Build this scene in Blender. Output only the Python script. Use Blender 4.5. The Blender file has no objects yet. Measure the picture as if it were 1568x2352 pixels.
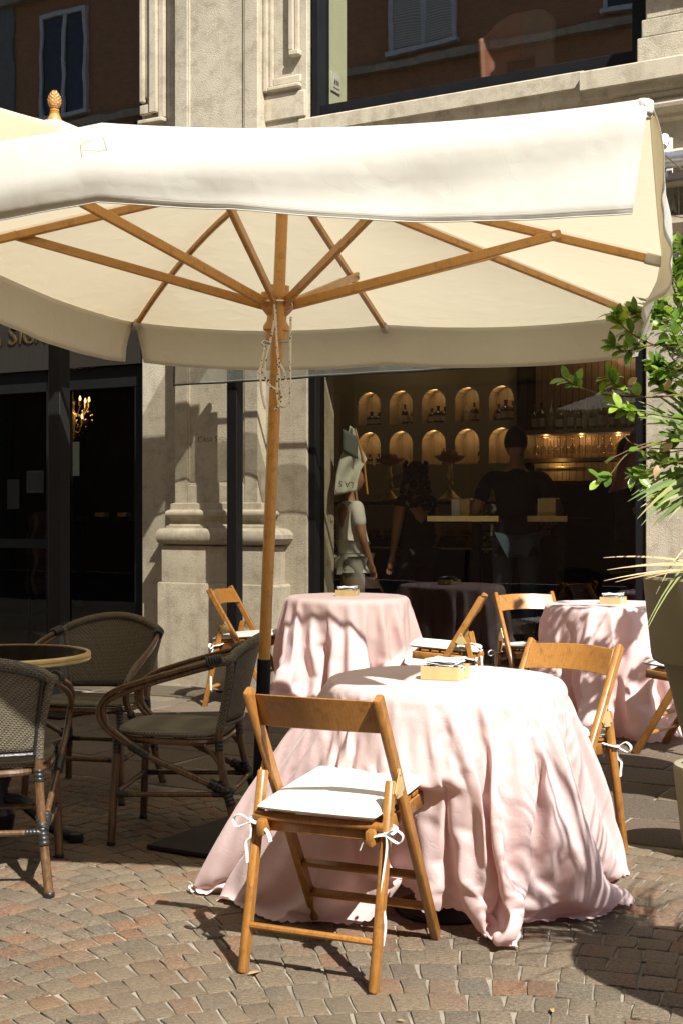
import bpy, bmesh, math, random
import numpy as np
from mathutils import Vector, Matrix, Quaternion
R = math.radians
rnd = random.Random(11)
sc = bpy.context.scene
C = sc.collection

# ------------------------------------------------------------------ camera, sky, sun
cam = bpy.data.cameras.new('camera'); cam_o = bpy.data.objects.new('camera', cam); C.objects.link(cam_o)
cam_o.location = (0, 0, 1.3); cam_o.rotation_euler = (R(90), 0, 0)
cam.sensor_fit = 'VERTICAL'; cam.sensor_height = 24; cam.lens = 24 * 3000 / 2352
cam.shift_y = 0.0038; cam.clip_start = 0.05; cam.clip_end = 400
sc.camera = cam_o
w = bpy.data.worlds.new('World'); sc.world = w; w.use_nodes = True
nt = w.node_tree
sky = nt.nodes.new('ShaderNodeTexSky'); sky.sky_type = 'NISHITA'; sky.sun_disc = False
SUN = Vector((.435, -.813, 1.0)).normalized()
sky.sun_elevation = math.asin(SUN.z); sky.sun_rotation = math.atan2(SUN.x, SUN.y)
nt.links.new(sky.outputs[0], nt.nodes['Background'].inputs[0]); nt.nodes['Background'].inputs[1].default_value = 0.070
sl = bpy.data.lights.new('sun', 'SUN'); sl.energy = 5.0; sl.angle = R(0.53); sl.color = (1, .972, .895)
so = bpy.data.objects.new('sun', sl); C.objects.link(so); so.rotation_euler = SUN.to_track_quat('Z', 'Y').to_euler()
so.location = (4, -6, 14)
sc.view_settings.view_transform = 'Standard'; sc.view_settings.look = 'None'
sc.view_settings.exposure = 0.95; sc.view_settings.gamma = 1
sc.cycles.max_bounces = 8; sc.cycles.transparent_max_bounces = 16; sc.cycles.diffuse_bounces = 4
sc.cycles.glossy_bounces = 3; sc.cycles.transmission_bounces = 5; sc.cycles.sample_clamp_indirect = 4
sc.cycles.use_denoising = True
sc.cycles.caustics_reflective = False; sc.cycles.caustics_refractive = False

# ------------------------------------------------------------------ frames of reference
def at(x, y, Y):                       # a point at distance Y seen at photo position (x, y) (1568 wide)
    return Vector(((x - 784) * Y / 3000, Y, 1.3 + (1185 - y) * Y / 3000))
FT = Vector((.874, -.486, 0)).normalized(); FN = Vector((-.486, -.874, 0)).normalized(); FP = Vector((-1.42, 10.45, 0))
def F(u, wv, z):                       # facade frame: u along the wall (to the right), wv out of it, z up
    return FP + FT * u + FN * wv + Vector((0, 0, z))
FROT = math.atan2(FT.y, FT.x)

# ------------------------------------------------------------------ mesh collector
class MB:
    def __init__(self): self.v = []; self.f = []; self.uv = None
    def add(self, vs, fs):
        b = len(self.v); self.v += [tuple(p) for p in vs]; self.f += [tuple(b + i for i in f) for f in fs]; return self
    def box(self, x0, x1, y0, y1, z0, z1, M=None):
        vs = [Vector(p) for p in ((x0,y0,z0),(x1,y0,z0),(x1,y1,z0),(x0,y1,z0),(x0,y0,z1),(x1,y0,z1),(x1,y1,z1),(x0,y1,z1))]
        if M is not None: vs = [M @ p for p in vs]
        return self.add(vs, [(3,2,1,0),(4,5,6,7),(0,1,5,4),(1,2,6,5),(2,3,7,6),(3,0,4,7)])
    def fbox(self, u0, u1, w0, w1, z0, z1):          # box in the facade frame
        vs = [F(u,ww,z) for (u,ww,z) in ((u0,w1,z0),(u1,w1,z0),(u1,w0,z0),(u0,w0,z0),(u0,w1,z1),(u1,w1,z1),(u1,w0,z1),(u0,w0,z1))]
        return self.add(vs, [(3,2,1,0),(4,5,6,7),(0,1,5,4),(1,2,6,5),(2,3,7,6),(3,0,4,7)])
    def bar(self, a, b, wx, wy, side=Vector((1,0,0)), c=0.18):   # chamfered bar from a to b; wx measured along side
        a = Vector(a); b = Vector(b); d = (b - a).normalized()
        sx = (side - d * side.dot(d)).normalized(); sy = d.cross(sx)
        hx, hy = wx/2, wy/2; k = min(wx, wy) * c
        sec = [(-hx+k,-hy),(hx-k,-hy),(hx,-hy+k),(hx,hy-k),(hx-k,hy),(-hx+k,hy),(-hx,hy-k),(-hx,-hy+k)]
        L = (b - a).length; e = min(k, L*.2)
        rows = [(a, .8), (a + d*e, 1.0), (b - d*e, 1.0), (b, .8)]
        vs = []
        for p, s in rows: vs += [p + sx*(x*s) + sy*(y*s) for x, y in sec]
        fs = [(r*8+i, r*8+(i+1)%8, r*8+8+(i+1)%8, r*8+8+i) for r in range(3) for i in range(8)]
        fs += [tuple(range(7,-1,-1)), tuple(range(24,32))]
        return self.add(vs, fs)
    def tube(self, pts, r, n=8, caps=True, flat=1.0):
        pts = [Vector(p) for p in pts]; m = len(pts)
        rs = r if isinstance(r, (list, tuple)) else [r]*m
        t0 = (pts[1]-pts[0]).normalized()
        up = Vector((0,0,1)) if abs(t0.z) < .9 else Vector((1,0,0))
        nx = t0.cross(up).normalized(); vs = []
        for i in range(m):
            t = (pts[min(i+1,m-1)] - pts[max(i-1,0)])
            t = t.normalized() if t.length > 1e-9 else t0
            nx = (nx - t*nx.dot(t)); nx = nx.normalized() if nx.length > 1e-6 else t.orthogonal().normalized()
            ny = t.cross(nx)
            for k in range(n):
                a = 2*math.pi*k/n; vs.append(pts[i] + nx*(math.cos(a)*rs[i]) + ny*(math.sin(a)*rs[i]*flat))
        fs = [(i*n+k, i*n+(k+1)%n, (i+1)*n+(k+1)%n, (i+1)*n+k) for i in range(m-1) for k in range(n)]
        if caps: fs += [tuple(range(n-1,-1,-1)), tuple(range((m-1)*n, m*n))]
        return self.add(vs, fs)
    def lathe(self, prof, n=32, o=Vector((0,0,0)), closed=False, M=None):
        vs = []; o = Vector(o)
        for (r, z) in prof:
            for k in range(n):
                a = 2*math.pi*k/n; p = Vector((r*math.cos(a), r*math.sin(a), z))
                if M is not None: p = M @ p
                vs.append(o + p)
        m = len(prof)
        fs = [(i*n+k, i*n+(k+1)%n, (i+1)*n+(k+1)%n, (i+1)*n+k) for i in range(m-1) for k in range(n)]
        if prof[0][0] > 1e-6: fs.append(tuple(range(n-1,-1,-1)))
        if prof[-1][0] > 1e-6: fs.append(tuple(range((m-1)*n, m*n)))
        return self.add(vs, fs)
    def grid(self, P, nu, nv, close_u=False):        # P(i,j) -> point
        vs = [P(i, j) for i in range(nu) for j in range(nv)]
        fs = [((i*nv+j), ((i+1)%nu)*nv+j, ((i+1)%nu)*nv+j+1, i*nv+j+1) for i in range(nu if close_u else nu-1) for j in range(nv-1)]
        return self.add(vs, fs)
    def build(self, name, mat, parent=None, smooth=True, auto=38, sub=0, solid=0, bevel=0, local=False):
        me = bpy.data.meshes.new(name)
        vs = self.v
        if parent is not None and not local:
            inv = parent_matrix(parent).inverted()
            vs = [inv @ Vector(p) for p in vs]
        me.from_pydata([tuple(p) for p in vs], [], self.f)
        me.validate(); me.update()
        o = bpy.data.objects.new(name, me); C.objects.link(o)
        if parent is not None: o.parent = parent
        for mm in (mat if isinstance(mat, (list, tuple)) else [mat]): me.materials.append(mm)
        if smooth:
            me.polygons.foreach_set('use_smooth', [True]*len(me.polygons))
            if auto: me.set_sharp_from_angle(angle=R(auto))
        if solid:
            m = o.modifiers.new('thickness', 'SOLIDIFY'); m.thickness = solid; m.offset = 0
        if bevel:
            m = o.modifiers.new('bevel', 'BEVEL'); m.width = bevel; m.segments = 2; m.limit_method = 'ANGLE'; m.angle_limit = R(40)
        if sub:
            m = o.modifiers.new('sub', 'SUBSURF'); m.levels = sub; m.render_levels = sub
        return o
def parent_matrix(o):
    M = Matrix.LocRotScale(o.location, o.rotation_euler, o.scale)
    return parent_matrix(o.parent) @ M if o.parent else M

def tag(o, label=None, cat=None, group=None, kind=None):
    if label: o['label'] = label
    if cat: o['category'] = cat
    if group: o['group'] = group
    if kind: o['kind'] = kind
    return o
def thing(name, label, cat, loc=(0,0,0), rz=0, group=None):
    o = bpy.data.objects.new(name, None); C.objects.link(o); o.location = loc; o.rotation_euler = (0,0,rz)
    o.empty_display_size = .1
    return tag(o, label, cat, group)
def copy_tree(o, parent=None):
    c = o.copy(); C.objects.link(c)
    if parent is not None: c.parent = parent
    for ch in list(o.children): copy_tree(ch, c)
    return c
def smooth_path(pts, n=6):              # Catmull-Rom
    pts = [Vector(p) for p in pts]; out = []
    for i in range(len(pts)-1):
        p0 = pts[max(i-1,0)]; p1 = pts[i]; p2 = pts[i+1]; p3 = pts[min(i+2,len(pts)-1)]
        for k in range(n):
            t = k/n; t2 = t*t; t3 = t2*t
            out.append(.5*((2*p1)+(p2-p0)*t+(2*p0-5*p1+4*p2-p3)*t2+(3*p1-p0-3*p2+p3)*t3))
    out.append(pts[-1]); return out

# ------------------------------------------------------------------ materials
def mat(name):
    m = bpy.data.materials.new(name); m.use_nodes = True
    t = m.node_tree; return m, t, t.nodes['Principled BSDF'], t.nodes['Material Output']
def N(t, kind, **kw):
    n = t.nodes.new(kind)
    for k, v in kw.items():
        if isinstance(k, str) and k.startswith('i_'):
            key = k[2:]; key = int(key) if key.isdigit() else key.replace('_', ' ')
            n.inputs[key].default_value = v
        else: setattr(n, k, v)
    return n
def coords(t, scale=(1,1,1), kind='Object'):
    tc = N(t, 'ShaderNodeTexCoord'); mp = N(t, 'ShaderNodeMapping'); mp.inputs['Scale'].default_value = scale
    t.links.new(tc.outputs[kind], mp.inputs[0]); return mp.outputs[0]
def ramp(t, fac, stops):
    r = N(t, 'ShaderNodeValToRGB'); e = r.color_ramp.elements
    while len(e) < len(stops): e.new(.5)
    for k, (p, c) in enumerate(stops):
        e[k].position = p; e[k].color = (c[0], c[1], c[2], 1) if len(c) == 3 else c
    t.links.new(fac, r.inputs[0]); return r.outputs[0]
def noise(t, vec, scale, detail=4, rough=.6, out=0):
    n = N(t, 'ShaderNodeTexNoise'); n.inputs['Scale'].default_value = scale; n.inputs['Detail'].default_value = detail
    n.inputs['Roughness'].default_value = rough
    t.links.new(vec, n.inputs['Vector']); return n.outputs[out]
def bump(t, bsdf, h, strength=.4, dist=.01, prev=None):
    b = N(t, 'ShaderNodeBump'); b.inputs['Strength'].default_value = strength; b.inputs['Distance'].default_value = dist
    t.links.new(h, b.inputs['Height'])
    if prev is not None: t.links.new(prev, b.inputs['Normal'])
    if bsdf is not None: t.links.new(b.outputs[0], bsdf.inputs['Normal'])
    return b.outputs[0]
def mixc(t, fac, a, b, mode='MIX'):
    m = N(t, 'ShaderNodeMix', data_type='RGBA', blend_type=mode)
    for s, v in ((m.inputs[0], fac), (m.inputs[6], a), (m.inputs[7], b)):
        if hasattr(v, 'is_output'): t.links.new(v, s)
        else: s.default_value = v if not isinstance(v, tuple) else ((*v, 1) if len(v) == 3 else v)
    return m.outputs[2]
def math_n(t, op, a, b=None):
    m = N(t, 'ShaderNodeMath', operation=op)
    for i, v in enumerate((a, b)):
        if v is None: continue
        if hasattr(v, 'is_output'): t.links.new(v, m.inputs[i])
        else: m.inputs[i].default_value = v
    return m.outputs[0]
def plain(name, col, rough=.5, metal=0.0, spec=.5, var=.12, scale=8, bmp=0, bscale=60, coat=0):
    m, t, b, o = mat(name); v = coords(t)
    n = noise(t, v, scale, 5)
    c2 = tuple(max(0, c*(1-var)) for c in col); c3 = tuple(min(1, c*(1+var)) for c in col)
    t.links.new(ramp(t, n, [(.3, c2), (.7, c3)]), b.inputs['Base Color'])
    b.inputs['Roughness'].default_value = rough; b.inputs['Metallic'].default_value = metal
    b.inputs['Specular IOR Level'].default_value = spec; b.inputs['Coat Weight'].default_value = coat
    if bmp: bump(t, b, noise(t, v, bscale, 4), bmp, .004)
    return m

def stone_mat(name, base, rough_grain=1.0, grain=150):
    m, t, b, o = mat(name); v = coords(t)
    big = noise(t, v, 1.3, 5, .65); mid = noise(t, v, 9, 5, .7); fine = noise(t, v, grain, 3, .8)
    c = ramp(t, big, [(.28, tuple(x*.74 for x in base)), (.5, base), (.75, tuple(min(1, x*1.14) for x in base))])
    c = mixc(t, .55, c, ramp(t, mid, [(.36, (.62,.58,.52)), (.52, (1,1,1)), (.7, (1.06,1.04,1.0))]), 'MULTIPLY')
    c = mixc(t, .6, c, ramp(t, fine, [(.38, (.55,.53,.5)), (.5, (1,1,1)), (.65, (1.05,1.05,1.05))]), 'MULTIPLY')
    # rain streaks, soot
    vs = coords(t, (6, 6, .35)); st = noise(t, vs, 1.6, 4)
    c = mixc(t, ramp(t, st, [(.55, (0,0,0)), (.75, (.5,.5,.5))]), c, (.20,.175,.14))
    t.links.new(c, b.inputs['Base Color']); b.inputs['Roughness'].default_value = .92; b.inputs['Specular IOR Level'].default_value = .2
    vo = N(t, 'ShaderNodeTexVoronoi'); vo.inputs['Scale'].default_value = 170; t.links.new(v, vo.inputs['Vector'])
    h = math_n(t, 'ADD', math_n(t, 'MULTIPLY', vo.outputs[0], .7), math_n(t, 'MULTIPLY', noise(t, v, 80, 5), 1.0))
    bump(t, b, h, .62*rough_grain, .005)
    return m
M_STONE = stone_mat('rough_stone', (.49, .435, .34))
M_STONE_S = stone_mat('dressed_stone', (.50, .44, .34), .45, 220)

def wood_mat(name, c0, c1, rough=.35, coat=.25):
    m, t, b, o = mat(name); tc = N(t, 'ShaderNodeTexCoord')
    oi = N(t, 'ShaderNodeObjectInfo')
    mp = N(t, 'ShaderNodeMapping'); mp.inputs['Scale'].default_value = (9, 9, 3)
    t.links.new(tc.outputs['Object'], mp.inputs[0])
    n1 = noise(t, mp.outputs[0], 6, 6, .7); n2 = noise(t, mp.outputs[0], 40, 3, .6)
    wv = N(t, 'ShaderNodeTexWave'); wv.inputs['Scale'].default_value = 3; wv.inputs['Distortion'].default_value = 7; wv.inputs['Detail'].default_value = 3
    t.links.new(mp.outputs[0], wv.inputs['Vector'])
    f = math_n(t, 'ADD', math_n(t, 'MULTIPLY', n1, .55), math_n(t, 'ADD', math_n(t, 'MULTIPLY', n2, .38), math_n(t, 'MULTIPLY', wv.outputs[1], .07)))
    c = ramp(t, f, [(.3, c0), (.7, c1)])
    wear = noise(t, tc.outputs['Object'], 22, 5, .75)
    c = mixc(t, ramp(t, wear, [(.53, (0,0,0)), (.70, (.65,.65,.65))]), c, tuple(x*.42 for x in c0))
    c = mixc(t, 1.0, c, ramp(t, oi.outputs['Random'], [(0, (.86,.84,.82)), (1, (1.0,1.0,1.0))]), 'MULTIPLY')
    t.links.new(c, b.inputs['Base Color']); b.inputs['Coat Weight'].default_value = coat; b.inputs['Coat Roughness'].default_value = .25
    t.links.new(ramp(t, n1, [(.3, (rough*.8,)*3), (.7, (min(1,rough*1.4),)*3)]), b.inputs['Roughness'])
    bump(t, b, n2, .12, .002)
    return m
M_WOOD = wood_mat('varnished_beech', (.235, .092, .017), (.42, .195, .043))
M_UWOOD = wood_mat('umbrella_wood', (.47, .225, .045), (.60, .31, .082), .4, .15)

def canvas_mat(name, col, trans, tw=.45, crease=1.0):
    m, t, b, o = mat(name); v = coords(t)
    d = noise(t, v, 2.2, 6, .7); sp = noise(t, v, 14, 5, .75)
    c = ramp(t, d, [(.25, tuple(x*.93 for x in col)), (.6, col)])
    c = mixc(t, ramp(t, sp, [(.68, (0,0,0)), (.8, (.35,.35,.35))]), c, tuple(x*.72 for x in col))
    t.links.new(c, b.inputs['Base Color']); b.inputs['Roughness'].default_value = .85; b.inputs['Specular IOR Level'].default_value = .15
    vo = N(t, 'ShaderNodeTexVoronoi', feature='SMOOTH_F1'); vo.inputs['Scale'].default_value = 5.5
    wp = N(t, 'ShaderNodeMapping'); nn = noise(t, v, 3, 3, .6, 1)
    add = N(t, 'ShaderNodeVectorMath', operation='ADD'); t.links.new(v, add.inputs[0]); t.links.new(nn, add.inputs[1])
    t.links.new(add.outputs[0], vo.inputs['Vector'])
    h = math_n(t, 'ADD', math_n(t, 'MULTIPLY', vo.outputs[0], .55*crease), math_n(t, 'MULTIPLY', noise(t, v, 3.2, 4, .5), .55*crease))
    bo = bump(t, b, h, .22, .03); cr = N(t, 'ShaderNodeTexVoronoi', feature='DISTANCE_TO_EDGE'); cr.inputs['Scale'].default_value = 4.2; t.links.new(add.outputs[0], cr.inputs['Vector']); bo = bump(t, b, ramp(t, cr.outputs[0], [(0, (0,0,0)), (.035, (1,1,1))]), .05*crease, .003, bo)
    bo = bump(t, b, noise(t, v, 420, 2), .10, .001, bo)
    tr = N(t, 'ShaderNodeBsdfTranslucent'); tr.inputs[0].default_value = (*trans, 1); t.links.new(bo, tr.inputs['Normal'])
    mx = N(t, 'ShaderNodeMixShader'); mx.inputs[0].default_value = tw
    t.links.new(b.outputs[0], mx.inputs[1]); t.links.new(tr.outputs[0], mx.inputs[2]); t.links.new(mx.outputs[0], o.inputs[0])
    return m
M_CANVAS = canvas_mat('cream_canvas', (.70, .70, .665), (.87, .77, .55), .36)
M_CANVAS2 = canvas_mat('tan_canvas', (.72, .60, .42), (.72, .55, .34), .30)
M_CUSHION = canvas_mat('white_cushion', (.70, .69, .645), (.8, .78, .7), .05, .3)

def cloth_mat():
    m, t, b, o = mat('pink_damask'); v = coords(t)
    d = noise(t, v, 5, 4)
    c = ramp(t, d, [(.3, (.79, .60, .585)), (.7, (.82, .64, .625))])
    # woven pattern, a little glossier than the ground
    vo = N(t, 'ShaderNodeTexVoronoi'); vo.inputs['Scale'].default_value = 11; t.links.new(v, vo.inputs['Vector'])
    fl = noise(t, v, 26, 3, .5)
    pat = math_n(t, 'MULTIPLY', ramp(t, vo.outputs[0], [(.25, (1,1,1)), (.4, (0,0,0))]), ramp(t, fl, [(.5, (0,0,0)), (.56, (1,1,1))]))
    c = mixc(t, math_n(t, 'MULTIPLY', pat, .35), c, (.86, .68, .66))
    t.links.new(c, b.inputs['Base Color']); b.inputs['Roughness'].default_value = .8; b.inputs['Specular IOR Level'].default_value = .12
    b.inputs['Sheen Weight'].default_value = .25; b.inputs['Sheen Roughness'].default_value = .4
    cr = N(t, 'ShaderNodeTexVoronoi', feature='DISTANCE_TO_EDGE'); cr.inputs['Scale'].default_value = 7
    nn = noise(t, v, 4, 3, .6, 1); add = N(t, 'ShaderNodeVectorMath', operation='ADD'); t.links.new(v, add.inputs[0]); t.links.new(nn, add.inputs[1])
    t.links.new(add.outputs[0], cr.inputs['Vector'])
    crease = ramp(t, cr.outputs[0], [(0, (0,0,0)), (.05, (1,1,1))])
    bo = bump(t, b, crease, .12, .003)
    bo = bump(t, b, noise(t, coords(t, (1, 1, .55)), 24, 5, .6), .16, .008, bo)
    bo = bump(t, b, pat, .12, .002, bo)
    tr = N(t, 'ShaderNodeBsdfTranslucent'); tr.inputs[0].default_value = (.95, .64, .60, 1); t.links.new(bo, tr.inputs['Normal'])
    mx = N(t, 'ShaderNodeMixShader'); mx.inputs[0].default_value = .24
    t.links.new(b.outputs[0], mx.inputs[1]); t.links.new(tr.outputs[0], mx.inputs[2]); t.links.new(mx.outputs[0], o.inputs[0])
    return m
M_PINK = cloth_mat()

def weave_mat(name, ca, cb, scale=150):
    m, t, b, o = mat(name)
    v = coords(t, (1, 1, 1))
    rot = N(t, 'ShaderNodeMapping'); rot.inputs['Rotation'].default_value = (.3, .2, R(45)); t.links.new(v, rot.inputs[0])
    ck = N(t, 'ShaderNodeTexChecker'); ck.inputs['Scale'].default_value = scale; t.links.new(v, ck.inputs['Vector'])
    wv = N(t, 'ShaderNodeTexWave', bands_direction='Z'); wv.inputs['Scale'].default_value = scale*.32; t.links.new(v, wv.inputs['Vector'])
    f = math_n(t, 'ADD', math_n(t, 'MULTIPLY', ck.outputs[1], .55), math_n(t, 'MULTIPLY', wv.outputs[1], .45))
    c = ramp(t, f, [(.15, ca), (.9, cb)])
    c = mixc(t, .5, c, ramp(t, noise(t, v, 60, 4), [(.3, (.6,.6,.6)), (.7, (1.1,1.1,1.1))]), 'MULTIPLY')
    t.links.new(c, b.inputs['Base Color']); b.inputs['Roughness'].default_value = .5
    bump(t, b, f, .6, .003); return m
M_WEAVE = weave_mat('woven_textilene', (.035, .029, .020), (.22, .19, .130))
def bamboo_mat():
    m, t, b, o = mat('bamboo_tube'); v = coords(t, (26, 26, 2.0))
    n = noise(t, v, 4, 5, .7)
    c = ramp(t, n, [(.28, (.030,.016,.008)), (.5, (.105,.055,.024)), (.75, (.20,.115,.052))])
    t.links.new(c, b.inputs['Base Color']); b.inputs['Roughness'].default_value = .3; b.inputs['Coat Weight'].default_value = .3
    bump(t, b, n, .1, .002); return m
M_BAMBOO = bamboo_mat()
M_WRAP = plain('black_binding', (.018, .018, .018), .35, 0, .5, .3, 60, .3, 120)
M_BLACK = plain('black_metal', (.009, .009, .010), .5, .0, .2, .2)
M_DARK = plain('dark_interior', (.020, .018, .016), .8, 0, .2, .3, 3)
M_FRAME = plain('charcoal_frame', (.009, .009, .0095), .5, 0, .18, .15)
M_GREYMETAL = plain('grey_post', (.012, .0115, .011), .5, .0, .25, .15)
M_BRASS = plain('brass', (.74, .57, .27), .42, .55, .5, .12, 18, .08, 40)
M_STEEL = plain('steel', (.55, .55, .55), .3, 1.0)
M_NAPKIN = plain('paper_napkin', (.83, .83, .82), .9, 0, .1, .03)
M_MARBLE = plain('black_marble', (.022, .016, .011), .12, 0, .6, .7, 14)
M_PLASTER = plain('interior_plaster', (.48, .42, .30), .8, 0, .2, .06, 2)
def panelling():
    m, t, b, o = mat('cream_panelling'); wv = N(t, 'ShaderNodeTexWave', bands_direction='X', wave_profile='SAW'); wv.inputs['Scale'].default_value = 3.6
    v = coords(t); t.links.new(v, wv.inputs['Vector'])
    c = ramp(t, wv.outputs[1], [(.0, (.10,.07,.04)), (.05, (.50,.40,.27)), (.97, (.46,.36,.24)), (1.0, (.12,.08,.05))])
    c = mixc(t, .4, c, ramp(t, noise(t, v, 6, 4), [(.4, (.7,.66,.6)), (.6, (1.1,1.1,1.1))]), 'MULTIPLY')
    t.links.new(c, b.inputs['Base Color']); b.inputs['Roughness'].default_value = .6; return m
M_PANELLING = panelling()
M_MORTAR = plain('joint_sand', (.25, .22, .175), .95, 0, .1, .4, 5, .6, 120)
M_OLIVE = plain('olive_planter', (.225, .195, .118), .6, 0, .35, .10, 4, .1, 90)
M_SAGE = plain('sage_pot', (.30, .27, .185), .6, 0, .35, .10, 4, .1, 90)
M_SOIL = plain('soil', (.05, .036, .022), .95, 0, .1, .4, 30, .8, 70)
M_ALU = plain('aluminium', (.62, .62, .62), .35, .9)
M_WHITEPAINT = plain('white_paint', (.72, .71, .68), .4)
M_CAST = plain('cast_iron', (.016, .018, .021), .4, .3)

def glass(name, tint, refl, power=1.0):
    m, t, b, o = mat(name); t.nodes.remove(b)
    tr = N(t, 'ShaderNodeBsdfTransparent'); tr.inputs[0].default_value = (*tint, 1)
    gl = N(t, 'ShaderNodeBsdfGlossy'); gl.inputs['Roughness'].default_value = 0.0; gl.inputs[0].default_value = (1,1,1,1)
    lw = N(t, 'ShaderNodeLayerWeight'); p5 = math_n(t, 'POWER', lw.outputs['Facing'], 5.0)      # Schlick, the same from both sides
    f = math_n(t, 'ADD', math_n(t, 'MULTIPLY', math_n(t, 'ADD', math_n(t, 'MULTIPLY', p5, .92), .06), power), refl)
    v = coords(t); bp = bump(t, None, noise(t, v, 1.2, 2), .02, .05); t.links.new(bp, gl.inputs['Normal'])
    mx = N(t, 'ShaderNodeMixShader'); t.links.new(f, mx.inputs[0]); t.links.new(tr.outputs[0], mx.inputs[1]); t.links.new(gl.outputs[0], mx.inputs[2])
    t.links.new(mx.outputs[0], o.inputs[0]); return m
M_GLASS = glass('shop_glass', (.66, .645, .58), .01, .9)
M_GLASS_DOOR = glass('door_glass', (.50, .48, .42), .0, .25)
M_GLASS_UP = glass('upper_glass', (.84, .83, .76), .17, 1.0)
M_CLEAR = glass('clear_glass', (.8, .8, .78), .03)
def pvc_mat():
    m, t, b, o = mat('clear_vinyl'); t.nodes.remove(b)
    tr = N(t, 'ShaderNodeBsdfTransparent'); tr.inputs[0].default_value = (.72, .72, .70, 1)
    df = N(t, 'ShaderNodeBsdfPrincipled'); df.inputs['Base Color'].default_value = (.30, .31, .29, 1); df.inputs['Roughness'].default_value = .15
    v = coords(t); n = noise(t, v, 3.5, 4); bp = bump(t, df, noise(t, v, 7, 3), .3, .02)
    mx = N(t, 'ShaderNodeMixShader'); t.links.new(ramp(t, n, [(.35, (.28,)*3), (.7, (.55,)*3)]), mx.inputs[0])
    t.links.new(tr.outputs[0], mx.inputs[1]); t.links.new(df.outputs[0], mx.inputs[2]); t.links.new(mx.outputs[0], o.inputs[0]); return m
M_PVC = pvc_mat()
def screen_mat():
    m, t, b, o = mat('screen_fabric'); t.nodes.remove(b)
    tr = N(t, 'ShaderNodeBsdfTransparent'); tr.inputs[0].default_value = (1, .98, .92, 1)
    df = N(t, 'ShaderNodeBsdfDiffuse'); df.inputs[0].default_value = (.20, .19, .165, 1)
    mx = N(t, 'ShaderNodeMixShader'); mx.inputs[0].default_value = .42
    t.links.new(tr.outputs[0], mx.inputs[1]); t.links.new(df.outputs[0], mx.inputs[2]); t.links.new(mx.outputs[0], o.inputs[0]); return m
M_SCREEN = screen_mat()
def emit(name, col, s):
    m, t, b, o = mat(name); b.inputs['Base Color'].default_value = (*col, 1)
    b.inputs['Emission Color'].default_value = (*col, 1); b.inputs['Emission Strength'].default_value = s; return m
def leaf_mat(name, ca, cb, cc, rough=.28, tw=.22):
    m, t, b, o = mat(name); g = N(t, 'ShaderNodeNewGeometry'); v = coords(t)
    c = ramp(t, g.outputs['Random Per Island'], [(.0, ca), (.55, cb), (1.0, cc)])
    c = mixc(t, .45, c, ramp(t, noise(t, v, 90, 4), [(.3, (.65,.68,.6)), (.7, (1.1,1.1,1.05))]), 'MULTIPLY')
    t.links.new(c, b.inputs['Base Color']); b.inputs['Roughness'].default_value = rough
    bump(t, b, noise(t, v, 60, 3), .15, .003)
    tr = N(t, 'ShaderNodeBsdfTranslucent')
    t.links.new(mixc(t, 1.0, c, (1.8, 2.0, .7), 'MULTIPLY'), tr.inputs[0])
    mx = N(t, 'ShaderNodeMixShader'); mx.inputs[0].default_value = tw
    t.links.new(b.outputs[0], mx.inputs[1]); t.links.new(tr.outputs[0], mx.inputs[2]); t.links.new(mx.outputs[0], o.inputs[0]); return m
M_LEAF = leaf_mat('glossy_leaf', (.045,.095,.018), (.14,.24,.034), (.33,.43,.075), .27, .28)
M_BLADE = leaf_mat('blade_leaf', (.11,.17,.05), (.20,.25,.085), (.34,.34,.14), .45, .12)
M_DRY = leaf_mat('dry_leaf', (.38,.25,.12), (.50,.35,.19), (.58,.42,.25), .6, .12)
M_TWIG = plain('twig_bark', (.13, .085, .045), .8, 0, .2, .3, 40)
M_SKIN = plain('skin', (.36, .19, .115), .55, 0, .3, .06)
M_HAIR = plain('dark_hair', (.012, .009, .007), .6, 0, .3, .3, 80, .4, 160)
def fabric(name, col): return plain(name, col, .85, 0, .15, .10, 12, .25, 30)
M_NAVY = fabric('navy_polo', (.016, .019, .027)); M_JEANS = fabric('blue_jeans', (.060, .085, .115)); M_SHIRT = fabric('white_shirt', (.66, .655, .62))
M_BLACKCLOTH = fabric('black_cloth', (.022, .02, .02)); M_PINKPAPER = fabric('pink_newsprint', (.50, .27, .23)); M_NEWS = fabric('newsprint', (.62, .63, .56))
M_INK = plain('ink', (.02, .02, .02), .8)
M_LINE = plain('thread', (.45, .43, .38), .9)

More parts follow.
